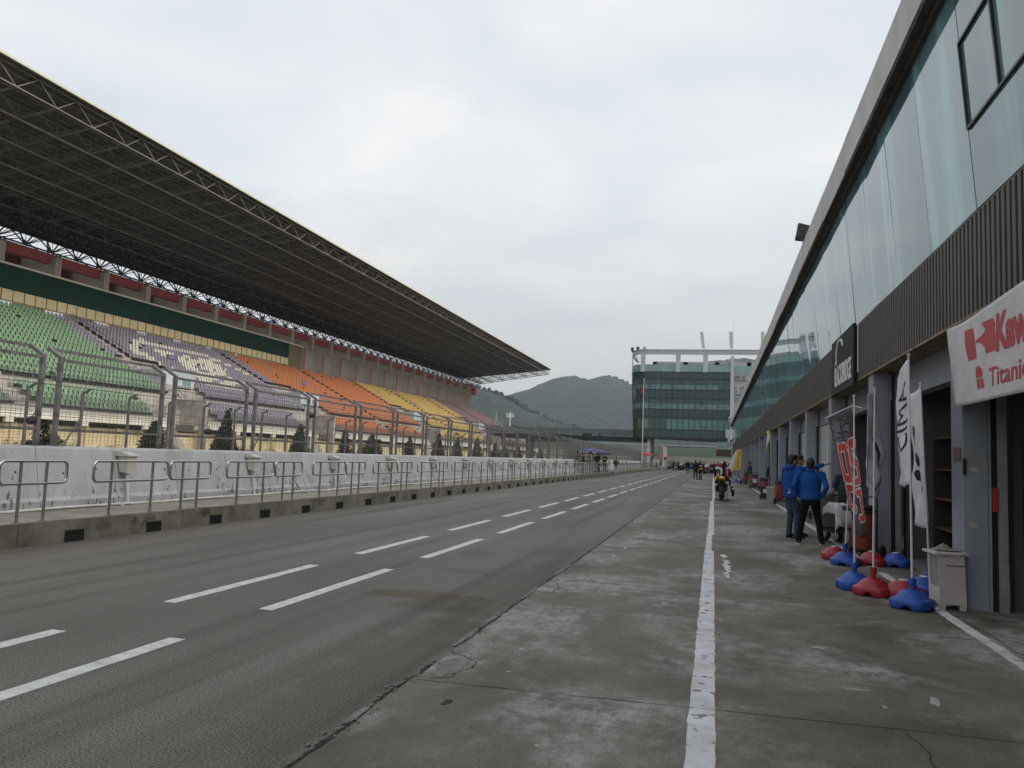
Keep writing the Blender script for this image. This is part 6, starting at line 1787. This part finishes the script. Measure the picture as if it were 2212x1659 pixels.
# --- far end of the lane
FAR = [(-3.47, 114.6, 190, 'man in dark jacket and jeans walking in the lane toward the camera', 'black', 'jeans', 'hang'), (-7.0, 147.5, 60, 'person in black standing at the nose of the dark far cars', 'black', 'black', 'hang'),
       (-6.1, 147.2, 200, 'person in charcoal top between the two dark far cars', 'grey', 'black', 'front'), (-4.6, 143.5, -60, 'person in red jacket bending over the dark far cars', 'red', 'navy', 'front'),
       (-2.2, 128.0, 20, 'man in black standing at the lane edge beyond the suited man', 'black', 'black', 'pocket'), (-1.25, 112.0, 80, 'person in black standing left of the racing car', 'black', 'navy', 'front'), (-.35, 121.5, 150, 'man in dark top standing behind the racing car', 'navy', 'black', 'front'),
       (.10, 108.0, 170, 'man in dark camouflage top at the tail of the racing car', 'brown', 'black', 'front'), (.55, 98.0, 10, 'man in red jacket holding up a camera by the racing car', 'red', 'pale', 'camera'), (.98, 100.5, -20, 'person in red jacket next to the photographer, looking at the garages', 'red', 'black', 'hang'),
       (1.45, 103.0, 40, 'person in black and white top right of the two red jackets', 'grey', 'black', 'front'), (1.9, 106.0, -70, 'person in red top by the far garages under the black gantry', 'red', 'navy', 'hip'), (-9.6, 140.5, -90, 'marshal in dark clothes at the far end of the walkway', 'black', 'navy', 'front'), (-9.0, 143.5, 120, 'marshal in grey leaning by the traffic light', 'grey', 'pale', 'fold')]
for x, y, yaw, lab, top, lg, arm in FAR:
    person(x, y, R(yaw), lab, 1.66 + .09 * math.sin(x * 5), (arm, arm if arm != 'front' else 'hang'), top, lg, vox=.03, fingers=False, face=False, z=0.0)
# ================================================================ motorcycle and rider
M_TYRE = mat('tyre_rubber', (.020, .020, .021), (.014, .014, .014), scale=12, rough=.8)
M_YEL = mat('yellow_bodywork', (.60, .42, .02), (.54, .37, .02), scale=3, rough=.3, coat=.4)
M_ALU = mat('bare_aluminium', (.5, .5, .5), rough=.35, metal=.9)
M_BLKP = mat('satin_black', (.014, .014, .015), (.02, .02, .021), scale=5, rough=.45)
M_TAIL = mat('tail_lamp', (.25, .02, .02), rough=.3)
bike = thing('motorcycle', 'yellow sports motorcycle seen from behind, raised on a rear stand beside the white line', 'motorcycle', (.36, 34.6, .008))
def wheel(y, r, w_, name='wheel'):
    o = link(name, None, bike, (0, y, r + .03))
    b = MB(); b.torus((0, 0, 0), r - w_ * .5, w_ * .5, 'x', 28, 12, squash=1.0); b.build('tyre', M_TYRE, o, smooth=True)
    b = MB()
    for q in (-.05, .05): b.torus((q, 0, 0), r - w_ - .005, .015, 'x', 24, 6)
    for i in range(5):
        a = 2 * math.pi * i / 5; b.tube([(0, 0, 0), (0, (r - w_) * math.cos(a), (r - w_) * math.sin(a))], [.03, .018], 6)
    b.tube([(-.09, 0, 0), (.09, 0, 0)], .035, 10); b.build('rim', M_BLKP, o)
    return o
wheel(.30, .325, .24); wheel(1.70, .30, .125)
b = MB(); b.loft([((0, .05, .93), .035, .16, 0), ((0, .12, .96), .12, .22, 0), ((0, .2, 1.0), .135, .24, 0), ((0, .22, 1.03), .08, .2, 0)], 18); b.prism([(-.02, .90), (.5, .72), (.55, .88), (.4, .95), (-.04, .985)], 'x', -.13, .13)
b.build('tail_unit', M_YEL, bike, smooth=40)
b = MB(); b.prism([(.02, .80), (.08, .60), (.16, .60), (.2, .84)], 'x', -.09, .09); b.build('mudguard', M_BLKP, bike)
b = MB(); b.box(-.07, .07, -.045, -.02, .91, .945); b.build('tail_light', M_TAIL, bike)
b = MB(); b.loft([((0, .42, .96), .12, .14, 0), ((0, .44, 1.0), .13, .17, 0)], 14); b.build('seat', M_BLKP, bike, smooth=40)
b = MB(); b.ball((0, .92, .98), (.16, .30, .14), 16, 10); b.build('tank', M_YEL, bike, smooth=True)
b = MB()
for q in (-1, 1): b.loft([((q * .19, 1.15, .38), .045, .36, 0), ((q * .235, 1.2, .58), .05, .42, 0), ((q * .25, 1.3, .80), .05, .36, 0), ((q * .22, 1.42, 1.0), .05, .25, 0)], 14)
b.build('side_fairing', M_YEL, bike, smooth=True)
b = MB(); b.loft([((0, 1.62, .88), .13, .16, 0), ((0, 1.62, 1.0), .17, .2, 0), ((0, 1.55, 1.10), .14, .16, 0), ((0, 1.45, 1.22), .09, .05, 0)], 16); b.build('nose_fairing', M_YEL, bike, smooth=True)
b = MB(); b.tube([(-.33, 1.18, .98), (-.2, 1.34, .99), (.2, 1.34, .99), (.33, 1.18, .98)], .016, 8); b.tube([(-.34, 1.14, .98), (-.30, 1.22, .98)], .022, 8); b.tube([(.34, 1.14, .98), (.30, 1.22, .98)], .022, 8); b.tube([(-.32, 1.22, .99), (-.40, 1.16, .97)], .008, 5); b.build('handlebar', M_BLKP, bike)
b = MB()
for q in (-1, 1): b.tube([(q * .11, 1.38, 1.0), (q * .10, 1.70, .33)], .027, 8)
b.build('fork', M_ALU, bike)
b = MB()
for q in (-1, 1): b.prism([(.24, .32), (.36, .32), (.95, .42), (.95, .52), (.3, .40)], 'x', q * .11 - .015, q * .11 + .015)
b.build('swingarm', M_BLKP, bike)
b = MB(); b.rbox((0, 1.1, .55), (.34, .6, .42), .06); b.build('engine', M_BLKP, bike)
b = MB(); b.tube([(.1, .75, .4), (.2, .5, .6), (.23, .18, .76)], [.03, .045, .06], 12); b.torus((.235, .14, .775), .05, .01, 'y', 16, 6); b.build('exhaust', M_ALU, bike, smooth=True)
b = MB()
for q in (-1, 1): b.tube([(q * .2, .75, .5), (q * .31, .72, .52)], .014, 6); b.tube([(q * .30, .72, .40), (q * .32, .72, .40)], .03, 8)
b.build('foot_peg', M_ALU, bike)
st = thing('paddock_stand', 'black rear paddock stand with small wheels under the yellow motorcycle', 'stand', (.36, 34.75, .008))
b = MB(); b.tube([(-.2, .12, .33), (-.22, -.12, .05), (.22, -.12, .05), (.2, .12, .33)], .018, 8); b.tube([(-.22, -.12, .05), (-.2, -.34, .03), (.2, -.34, .03), (.22, -.12, .05)], .016, 8); b.build('frame', M_BLKP, st)
for q in (-1, 1):
    b = MB(); b.torus((q * .255, -.06, .05), .032, .02, 'x', 14, 6); b.tube([(q * .22, -.06, .05), (q * .29, -.06, .05)], .02, 8); b.build('wheel', M_TYRE, st)
# rider sitting on it
def rider():
    t = thing('person', 'rider in red, black and white leathers and dark helmet sitting on the yellow motorcycle', 'person', (.40, 35.05, .008))
    P = {'hipL': (-.10, 0, .98), 'hipR': (.10, 0, .98), 'kL': (-.26, .45, .78), 'aL': (-.24, .28, .45), 'kR': (.34, .34, .72), 'aR': (.42, .12, .30), 'sL': (-.19, .12, 1.36), 'sR': (.21, .08, 1.36), 'eL': (-.30, .38, 1.18), 'wL': (-.32, .66, 1.03), 'eR': (.34, .30, 1.16), 'wR': (.32, .64, 1.03)}
    P = {k: Vector(v) for k, v in P.items()}
    def fig(k, arms=True):
        b = MB(); b.loft([((0, 0, .90), .15 * k, .12 * k, 0), ((0, .0, 1.02), .15 * k, .12 * k, 0), ((.0, .03, 1.2), .165 * k, .125 * k, 0), ((.01, .07, 1.34), .16 * k, .11 * k, 0), ((.01, .10, 1.42), .07 * k, .065 * k, 0)], 16)
        for q in 'LR':
            b.capsule(P['hip' + q], P['k' + q], .095 * k, .07 * k, 12); b.capsule(P['k' + q], P['a' + q], .07 * k, .055 * k, 12)
            b.capsule(P['s' + q], P['e' + q], .07 * k, .055 * k, 12); b.capsule(P['e' + q], P['w' + q], .055 * k, .042 * k, 12)
        return b
    b = fig(.72); b.ball((.02, .13, 1.53), (.08, .095, .11), 14, 10); b.tube([(.01, .1, 1.38), (.02, .12, 1.48)], .05, 10)
    for q, sg in (('L', -1), ('R', 1)):
        w_ = P['w' + q]; b.capsule(w_, w_ + Vector((0, .07, -.01)), .028, .03, 8)
        for i in range(4): b.tube([w_ + Vector((sg * (-.03 + .02 * i), .08, 0)), w_ + Vector((sg * (-.03 + .02 * i), .11, -.02)), w_ + Vector((sg * (-.03 + .02 * i), .10, -.05))], .009, 6)
        b.tube([w_ + Vector((-sg * .02, .04, 0)), w_ + Vector((-sg * .05, .08, -.03))], .010, 6)
    organic(b, 'body', M_SKIN, t, .012, 2)
    def mf(c):
        if c.z < .80: return 2 if abs(c.x) > .33 and c.z > .6 else 1
        if c.z < 1.0: return 1
        u = c.x - .03
        if u < -.13: return 1 if c.z < 1.30 else 2
        if c.z > 1.36: return 1 if abs(u) < .1 else 2
        if abs(u) < .06 + .35 * max(0, 1.18 - c.z): return 1
        if -.04 < u < .165 and c.z < 1.34: return 0
        return 2 if abs(u) < .20 else 0
    organic(fig(1.0), 'race_suit', [F_['orange'], F_['leather'], F_['white']], t, .013, 3, mf)
    for q, sg in (('L', -1), ('R', 1)):
        a = P['a' + q]; b = MB(); b.loft([(a + Vector((0, .05, -.10)), .045, .135, 0), (a + Vector((0, .04, -.06)), .047, .125, 0), (a + Vector((0, 0, .0)), .055, .07, 0), (a + Vector((0, 0, .16)), .062, .07, 0)], 14); b.build('boot', F_['leather'] if q == 'L' else F_['black'], t, smooth=50)
        b = MB(); b.loft([(a + Vector((sg * .02, 0, .17)), .06, .07, 0), (a + Vector((sg * .02, .01, .24)), .06, .068, 0)], 12); b.build('boot_cuff', F_['white'], t, smooth=True)
    b = MB(); b.ball((.02, .14, 1.54), (.125, .15, .145), 20, 14); b.build('helmet', mat('helmet_dark', (.10, .035, .03), (.014, .014, .016), scale=4, rough=.25, lo=.48, hi=.52), t, smooth=True)
    b = MB(); b.ball((-.03, .02, 1.60), (.06, .05, .04), 10, 6); b.build('helmet_graphic', M_WHITE, t, smooth=True)
rider()

# ================================================================ scooter, table, extinguishers along the garages
t = thing('scooter', 'dusty grey scooter parked beside the white line under a white cloth', 'scooter', (2.50, 17.75, .008), R(14))
def w2(y, r):
    o = link('wheel', None, t, (0, y, r)); b = MB(); b.torus((0, 0, 0), r - .05, .05, 'x', 24, 10); b.build('tyre', M_TYRE, o, smooth=True); b = MB(); b.lathe([(.02, -.03), (.13, -.03), (.14, 0), (.13, .03), (.02, .03)], 14); 
    b.v = [(z, x, y_) for x, y_, z in b.v]; b.build('rim', M_ALU, o)
w2(-.55, .22); w2(.62, .22)
M_SCO = mat('dusty_grey_body', (.26, .255, .24), (.19, .185, .17), scale=3, rough=.5)
b = MB(); b.loft([((0, -.45, .40), .10, .30, 0), ((0, -.42, .52), .16, .38, 0), ((0, -.38, .68), .15, .36, 0), ((0, -.36, .74), .11, .33, 0)], 18); b.build('rear_body', M_SCO, t, smooth=True)
b = MB(); b.prism([(-.15, .24), (.42, .24), (.55, .36), (.50, .40), (.38, .29), (-.12, .29)], 'x', -.16, .16); b.build('floorboard', M_BLKP, t)
b = MB(); b.prism([(.42, .30), (.5, .30), (.48, .95), (.40, .96)], 'x', -.19, .19); b.build('leg_shield', M_SCO, t)
b = MB(); b.loft([((0, -.36, .74), .12, .34, 0), ((0, -.34, .80), .13, .34, 0), ((0, -.34, .83), .10, .30, 0)], 16); b.build('seat', M_BLKP, t, smooth=True)
b = MB(); b.tube([(-.33, .28, 1.02), (-.15, .40, .99), (.15, .40, .99), (.33, .28, 1.02)], .017, 8); b.tube([(0, .42, .98), (0, .6, .3)], .03, 8); b.build('handlebar', M_BLKP, t)
b = MB(); b.loft([((0, .42, .95), .10, .08, 0), ((0, .43, 1.03), .11, .08, 0), ((0, .42, 1.07), .07, .05, 0)], 12); b.build('headlamp_cowl', M_SCO, t, smooth=True)
t = thing('dust_cloth', 'white cloth thrown over the seat of the grey scooter', 'cloth', (2.52, 17.45, .80), R(14))
b = MB(); g = 22; rows = []
for i in range(g + 1):
    u = (i / g - .5) * 2; rw = []
    for j in range(g + 1):
        v_ = (j / g - .5) * 2; x, y = u * .30, v_ * .40
        dz = .06 - .30 * max(0, abs(u) - .42) ** 1.15 - .2 * max(0, v_ - .7) - .9 * max(0, -v_ - .5) + .018 * mnoise.noise(Vector((u * 4, v_ * 4, 1)))
        xx = math.copysign(min(abs(x), .17 + .03 * abs(v_) + .018 * mnoise.noise(Vector((v_ * 6, u, 3)))), x); y = y if v_ > -.5 else -.20 + (y + .20) * .25; rw.append((xx, y, dz - .45 * max(0, abs(x) - .19)))
    rows.append(b.ring(rw))
for i in range(g): b.skin(rows[i], rows[i + 1], None, False)
o = b.build('cloth', mat('white_dust_cloth', (.62, .62, .66), (.52, .52, .57), scale=4, rough=.9), t, smooth=True); md = o.modifiers.new('s', 'SOLIDIFY'); md.thickness = .004
t = thing('plastic_table', 'small white plastic table behind the scooter, against the shutter', 'table', (2.52, 18.75, .008))
b = MB(); b.rbox((0, 0, .75), (.60, .60, .035), .012); b.build('tabletop', M_PVC, t)
for sx in (-1, 1):
    for sy in (-1, 1): b = MB(); b.tube([(sx * .25, sy * .25, .74), (sx * .27, sy * .27, 0)], [.032, .022], 8); b.build('leg', M_PVC, t)

M_EXT = mat('faded_red_cylinder', (.28, .04, .045), (.22, .032, .036), scale=4, rough=.5, dirt=(.38, .16, .15), dscale=3)
M_EXO = mat('orange_red_cylinder', (.26, .05, .02), (.20, .04, .016), scale=4, rough=.5)
def ext_parts(body):
    B_ = MB(); B_.lathe([(.05, .16), (.16, .18), (.185, .23), (.185, .74), (.16, .82), (.08, .87), (.05, .88)], 20)
    H = MB(); H.torus((0, 0, .90), .15, .045, 'z', 20, 8); H.torus((0, .0, .83), .17, .035, 'z', 20, 8); H.lathe([(.035, .86), (.04, .96), (.02, .98)], 10)
    Fm = MB()
    for q in (-.16, .16): Fm.tube([(q, -.19, .10), (q, -.20, .95), (q * .8, -.26, 1.08)], .015, 6)
    Fm.tube([(-.13, -.26, 1.08), (.13, -.26, 1.08)], .015, 6); Fm.tube([(-.24, -.16, .13), (.24, -.16, .13)], .018, 6); Fm.tube([(0, .1, .17), (0, .22, .0)], .016, 6); Fm.box(-.17, .17, -.2, .1, .12, .145)
    W = MB(); W.torus((0, 0, 0), .10, .033, 'x', 20, 8); W.tube([(-.025, 0, 0), (.025, 0, 0)], [.075, .075], 12)
    L = MB(); 
    for i in range(9):
        a0, a1 = R(-55 + 110 * i / 9) , R(-55 + 110 * (i + 1) / 9); r = .188
        L.face([(r * math.sin(a0), -r * math.cos(a0), .42), (r * math.sin(a1), -r * math.cos(a1), .42), (r * math.sin(a1), -r * math.cos(a1), .66), (r * math.sin(a0), -r * math.cos(a0), .66)])
    return B_.mesh('cylinder', body, 40), H.mesh('hose', M_BLKP, True), Fm.mesh('trolley_frame', M_BLKP), W.mesh('wheel', M_TYRE, True), L.mesh('data_label', M_WHITE, fix=False)
EX = {}
for x, y, rz, col, lab, paper in ((2.62, 34.3, 20, 'r', 'wheeled red extinguisher nearest the blue-jacketed men, on the white line', 0), (2.40, 40.6, 60, 'r', 'wheeled red extinguisher behind a black hand truck', 0), (2.55, 53.2, 10, 'r', 'wheeled red extinguisher with a white data label', 1), (2.30, 63.8, -25, 'r', 'wheeled red extinguisher tilted beside the far blue flag bases', 0), (2.55, 15.1, 150, 'o', 'orange-red wheeled extinguisher behind the dark flag, nearest the camera', 0), (2.56, 25.6, 5, 'r', 'wheeled red extinguisher half hidden behind the legs of the men', 0)):
    if col not in EX: EX[col] = ext_parts(M_EXT if col == 'r' else M_EXO)
    e = thing('wheeled_extinguisher', lab, 'extinguisher', (x, y, .008), R(rz), 'wheeled extinguishers along the garages')
    if x == 2.30: e.rotation_euler = (R(0), R(14), R(rz)); 
    for nm, me in zip(('cylinder', 'hose', 'trolley_frame'), EX[col]): link(nm, me, e)
    for q in (-.26, .26): link('wheel', EX[col][3], e, (q, -.16, .135))
    if paper: link('data_label', EX[col][4], e)
t = thing('grey_bin', 'pale grey square bin beside the nearest wheeled red extinguisher', 'bin', (2.38, 35.6, .008)); b = MB(); b.prism([(-.15, 0), (.15, 0), (.18, .62), (-.18, .62)], 'y', -.17, .17); b.build('body', mat('bin_grey', (.34, .34, .33), (.27, .27, .26), scale=4, rough=.7), t)
b = MB(); b.rbox((0, 0, .64), (.40, .38, .03), .008); b.build('rim', M_PVC, t)
t = thing('pink_cabinet', 'low faded pink cabinet against a garage column, behind the hand truck', 'cabinet', (2.72, 44.0, .006)); b = MB(); b.rbox((0, 0, .45), (.42, .8, .9), .01); b.build('body', mat('faded_pink', (.42, .24, .22), (.34, .19, .18), scale=3, rough=.7), t); b = MB(); b.box(-.215, -.211, -.02, .0, .1, .85); b.build('door_gap', M_FRAME, t)
t = thing('hand_truck', 'black steel hand truck carrying small boxes by the garages', 'trolley', (2.34, 38.6, .008))
b = MB()
for q in (-.2, .2): b.tube([(q, 0, .05), (q, .05, 1.0)], .016, 6)
for z in (.3, .6, .95): b.tube([(-.2, .02, z), (.2, .02, z)], .013, 6)
b.box(-.2, .2, -.25, .02, .03, .045); b.build('frame', M_BLKP, t)
for q in (-.22, .22): b = MB(); b.torus((q, .06, .1), .075, .03, 'x', 16, 6); b.build('wheel', M_TYRE, t)
t = thing('toolbox', 'black toolbox with white label strapped on the hand truck', 'box', (2.34, 38.46, .055)); b = MB(); b.rbox((0, 0, .28), (.42, .24, .54), .02); b.build('case', M_BLKP, t); b = MB(); b.box(-.12, .08, -.124, -.121, .25, .42); b.build('label_plate', M_WHITE, t)
# flag hanging from the fascia and feather flags far down the lane
t = thing('hanging_flag', 'bundled yellow and white flag hanging from the dark fascia', 'flag', (2.66, 41.5, 3.35))
b = MB(); n = 14; rows = []
for i in range(n + 1):
    v_ = i / n; wd = .30 + .25 * math.sin(v_ * 3.0); rows.append(b.ring([(-.05 + .06 * math.sin(u * 8 + v_ * 5), (u - .5) * wd * 1.5 - .25 * v_ * (1 - v_) * 2, -v_ * 1.05 - .1 * math.sin(u * 3)) for u in [k / 8 for k in range(9)]]))
for i in range(n):
    b.cur = 0 if 2 < i < 11 else 1; b.skin(rows[i], rows[i + 1], None, False)
o = b.build('cloth', [mat('cream_flag', (.50, .49, .42), (.42, .41, .33), scale=3, rough=.8), mat('yellow_flag', (.52, .46, .08), (.45, .4, .08), scale=3, rough=.8)], t, smooth=True, fix=False); md = o.modifiers.new('s', 'SOLIDIFY'); md.thickness = .004
t, tip = flag_stand(1.99, 72.4, M_BLUE, 2.75, 'plain white feather flag far down the garages, left of the yellow one', (.0, .0), .3)
cloth(t, [tip, tip + Vector((-.12, .2, -.1)), tip + Vector((-.22, .4, -.3))], [Vector((-.05, .0, 1.05)), Vector((-.5, .2, 1.02)), Vector((-.75, .4, 1.08))], M_CLW, wav=.02)
t, tip = flag_stand(2.13, 67.7, M_BLUE, 2.78, 'yellow feather flag with dark red vertical characters far down the garages', (.06, .0), .3)
cloth(t, [tip, tip + Vector((-.12, .1, -.02)), tip + Vector((-.32, .3, -.05))], [Vector((.02, .0, 1.10)), Vector((-.25, .1, 1.05)), Vector((-.62, .3, 1.08))], mat('yellow_flag_bright', (.60, .46, .06), (.52, .4, .05), scale=3, rough=.8), wav=.01,
      decor=[('characters', [rr(.38, .10 + .135 * i, .62, .19 + .135 * i, .05) for i in range(6)], mat('dark_red_print', (.30, .03, .03), rough=.7))])

# ================================================================ canopy, umbrellas, lights, cars at the end of the lane
t = thing('canopy', 'navy pop-up canopy with yellow lettering on the raised walkway', 'canopy', (-10.25, 70.8, .345))
b = MB()
c4_ = [(-.62, -6.0, 1.78), (.62, -6.0, 1.78), (.62, 6.0, 1.80), (-.62, 6.0, 1.80)]; rdg = [(0, -4.0, 2.12), (0, 4.6, 2.06)]
b.face([c4_[0], c4_[1], rdg[0]]); b.face([c4_[1], c4_[2], rdg[1], rdg[0]]); b.face([c4_[2], c4_[3], rdg[1]]); b.face([c4_[3], c4_[0], rdg[0], rdg[1]])
for i in range(4):
    p, q = Vector(c4_[i]), Vector(c4_[(i + 1) % 4]); b.face([p, q, q - Vector((0, 0, .17)), p - Vector((0, 0, .17))])
o = b.build('roof_cloth', mat('navy_canopy', (.018, .03, .11), (.014, .024, .085), scale=2, rough=.7), t, fix=False); md = o.modifiers.new('s', 'SOLIDIFY'); md.thickness = .01
b = MB()
for i in range(4): b.box(.632, .640, -5.7 + .55 * i, -5.3 + .55 * i, 1.66, 1.75)
for i in range(3): b.box(-.45 + .3 * i, -.25 + .3 * i, -6.022, -6.012, 1.65, 1.75)
b.build('lettering', mat('canopy_yellow', (.6, .36, .04), rough=.6), t)
for x in (-.55, .55):
    for y in (-5.6, 5.6): b = MB(); b.tube([(x, y, 0), (x, y, 1.8)], .022, 6); b.build('leg', M_ALU, t)
def umbrella(x, y, z, col, lab, r=1.2, h=2.3):
    t = thing('umbrella', lab, 'umbrella', (x, y, z)); b = MB(); b.lathe([(r, h - .45), (r, h - .32), (r * .6, h - .08), (.05, h)], 8); b.build('cover', col, t); b = MB(); b.tube([(0, 0, 0), (0, 0, h)], .025, 6); b.build('pole', M_ALU, t)
umbrella(-10.4, 128, .345, mat('umbrella_red', (.45, .02, .035), rough=.7), 'red umbrella at the far end of the walkway', 1.0, 2.5)
umbrella(-10.3, 137, .345, M_BLKP, 'black umbrella beyond the red one at the lane end', 1.1, 2.5)
t = thing('traffic_light', 'pit exit signal showing a red light at the end of the lane', 'traffic light', (-8.55, 148, 0))
b = MB(); b.rbox((0, 0, 2.28), (.42, .2, .95), .03); b.build('housing', M_BLKP, t)
em = bpy.data.materials.new('red_signal'); em.use_nodes = True; p_ = em.node_tree.nodes['Principled BSDF']; p_.inputs['Base Color'].default_value = (.6, .01, .02, 1); p_.inputs['Emission Color'].default_value = (1, .03, .05, 1); p_.inputs['Emission Strength'].default_value = 2.2
b = MB(); b.ball((0, -.10, 2.52), (.17, .05, .17), 14, 8); b.build('red_lamp', em, t, smooth=True)
b = MB(); b.ball((0, -.10, 2.08), (.15, .04, .15), 14, 8); b.build('dark_lamp', M_FRAME, t, smooth=True)
b = MB(); b.tube([(0, 0, 0), (0, 0, 1.85)], .05, 8); b.build('post', M_GALV, t)
def car(x, y, rz, lab):
    t = thing('parked_car', lab, 'car', (x, y, 0), rz)
    P_ = mat('car_paint_dark', (.012, .014, .02), (.016, .018, .025), scale=2, rough=.25, coat=.6)
    b = MB()
    sec = [(-2.15, .80, .38, .78), (-2.0, .86, .28, .92), (-1.2, .88, .26, .98), (0, .89, .25, 1.0), (1.1, .89, .25, .96), (1.9, .86, .27, .82), (2.2, .76, .36, .68)]
    rs = [b.ring([(-w_, y_, z0 + .1), (-w_ * .9, y_, z0), (w_ * .9, y_, z0), (w_, y_, z0 + .1), (w_, y_, z1 - .15), (w_ * .88, y_, z1), (-w_ * .88, y_, z1), (-w_, y_, z1 - .15)]) for y_, w_, z0, z1 in sec]
    b.cap(rs[0], True); [b.skin(p, q) for p, q in zip(rs, rs[1:])]; b.cap(rs[-1]); b.build('body', P_, t, smooth=45)
    b = MB(); rs = [b.ring([(-w_, y_, z0), (w_, y_, z0), (w_ * .82, y2, z1), (-w_ * .82, y2, z1)]) for y_, y2, w_, z0, z1 in ((-1.75, -1.45, .80, .93, 1.50), (.95, .35, .80, .95, 1.52))]
    b.v = [(-.8, -1.85, .95), (.8, -1.85, .95), (.82, 1.1, .95), (-.82, 1.1, .95), (-.66, -1.4, 1.5), (.66, -1.4, 1.5), (.66, .35, 1.52), (-.66, .35, 1.52)]
    b.f = [(4, 5, 6, 7), (0, 1, 5, 4), (1, 2, 6, 5), (2, 3, 7, 6), (3, 0, 4, 7)]; b.m = [0] * 5; b.build('cabin', mat('car_glass', (.015, .018, .02), rough=.08), t)
    b = MB(); b.box(-.64, .64, -1.35, .3, 1.505, 1.54); b.build('roof', P_, t)
    for q in (-1, 1):
        for y_ in (-1.35, 1.35):
            o = link('wheel', None, t, (q * .78, y_, .32)); b = MB(); b.torus((0, 0, 0), .22, .10, 'x', 20, 8); b.build('tyre', M_TYRE, o, smooth=True); b = MB(); b.tube([(-.06, 0, 0), (.06, 0, 0)], .18, 12); b.build('rim', M_ALU, o)
        b = MB(); b.ball((q * .62, -2.08, .72), (.17, .09, .075), 10, 6); b.build('headlight', mat('lamp_clear', (.6, .62, .65), rough=.15), t, smooth=True)
    b = MB(); b.box(-.25, .25, -2.19, -2.165, .45, .56); b.build('number_plate', M_WHITE, t)
    return t
car(-7.25, 150.6, R(12), 'dark car facing the camera at the left of the lane end')
car(-4.5, 153.0, R(75), 'dark car standing side-on at the lane end, right of another dark car')
# open-wheel racing car
t = thing('racing_car', 'red and black open-wheel racing car standing on the apron far down the lane', 'racing car', (-.2, 116.5, .006), R(62))
M_RC = mat('racing_red', (.42, .02, .025), (.36, .018, .02), scale=3, rough=.3, coat=.4)
b = MB(); b.tube([(0, -2.3, .22), (0, -1.6, .32), (0, -.6, .48), (0, .2, .55), (0, 1.2, .48), (0, 1.9, .4)], [.09, .16, .26, .30, .24, .14], 12); b.build('monocoque', M_BLKP, t, smooth=True)
b = MB(); b.tube([(0, .1, .7), (0, .5, .98), (0, 1.0, .8), (0, 1.6, .55)], [.10, .16, .15, .08], 10); b.build('air_box', M_RC, t, smooth=True)
b = MB()
for q in (-1, 1): b.loft([((q * .45, .5, .14), .24, .62, 0), ((q * .46, .5, .34), .24, .6, 0), ((q * .42, .55, .50), .16, .5, 0)], 14)
b.build('side_pod', M_BLKP, t, smooth=True)
b = MB(); b.box(-.85, .85, -2.65, -2.2, .09, .13); b.box(-.87, -.84, -2.7, -2.15, .06, .33); b.box(.84, .87, -2.7, -2.15, .06, .33); b.build('front_wing', M_RC, t)
b = MB(); b.box(-.48, .48, 1.95, 2.25, .85, .89); b.box(-.5, -.47, 1.8, 2.3, .45, .95); b.box(.47, .5, 1.8, 2.3, .45, .95); b.build('rear_wing', M_RC, t)
b = MB()
for q in (-1, 1):
    for y_ in (-1.5, 1.5): b.tube([(q * .1, y_ + .2, .4), (q * .7, y_, .34)], .02, 5); b.tube([(q * .1, y_ - .2, .3), (q * .7, y_, .28)], .02, 5)
b.build('suspension', M_BLKP, t)
for q in (-1, 1):
    for y_, w_ in ((-1.5, .12), (1.5, .16)):
        o = link('wheel', None, t, (q * .76, y_, .32)); b = MB(); b.tube([(-w_, 0, 0), (-w_ * .9, 0, 0), (w_ * .9, 0, 0), (w_, 0, 0)], [.26, .32, .32, .26], 20); b.build('tyre', M_TYRE, o, smooth=40); b = MB(); b.tube([(-w_ - .01, 0, 0), (w_ + .01, 0, 0)], .18, 14); b.build('rim', M_ALU, o)
# distance board and small boxes at the end of the walkway
t = thing('distance_board', 'small white board with black digits at the far end of the walkway', 'board', (-9.6, 139, .345)); b = MB(); b.rbox((0, 0, 1.15), (1.0, .05, .5), .01); b.build('panel', M_WHITE, t)
b = MB(); me = text_mesh('150', .42, .004, .01, 'CENTER'); add_mesh(b, me, Matrix.Translation((0, -.032, 1.0)) @ Matrix.Rotation(R(90), 4, 'X')); b.build('digits', M_FRAME, t)
b = MB(); b.tube([(0, 0, 0), (0, 0, .9)], .03, 6); b.build('post', M_GALV, t)
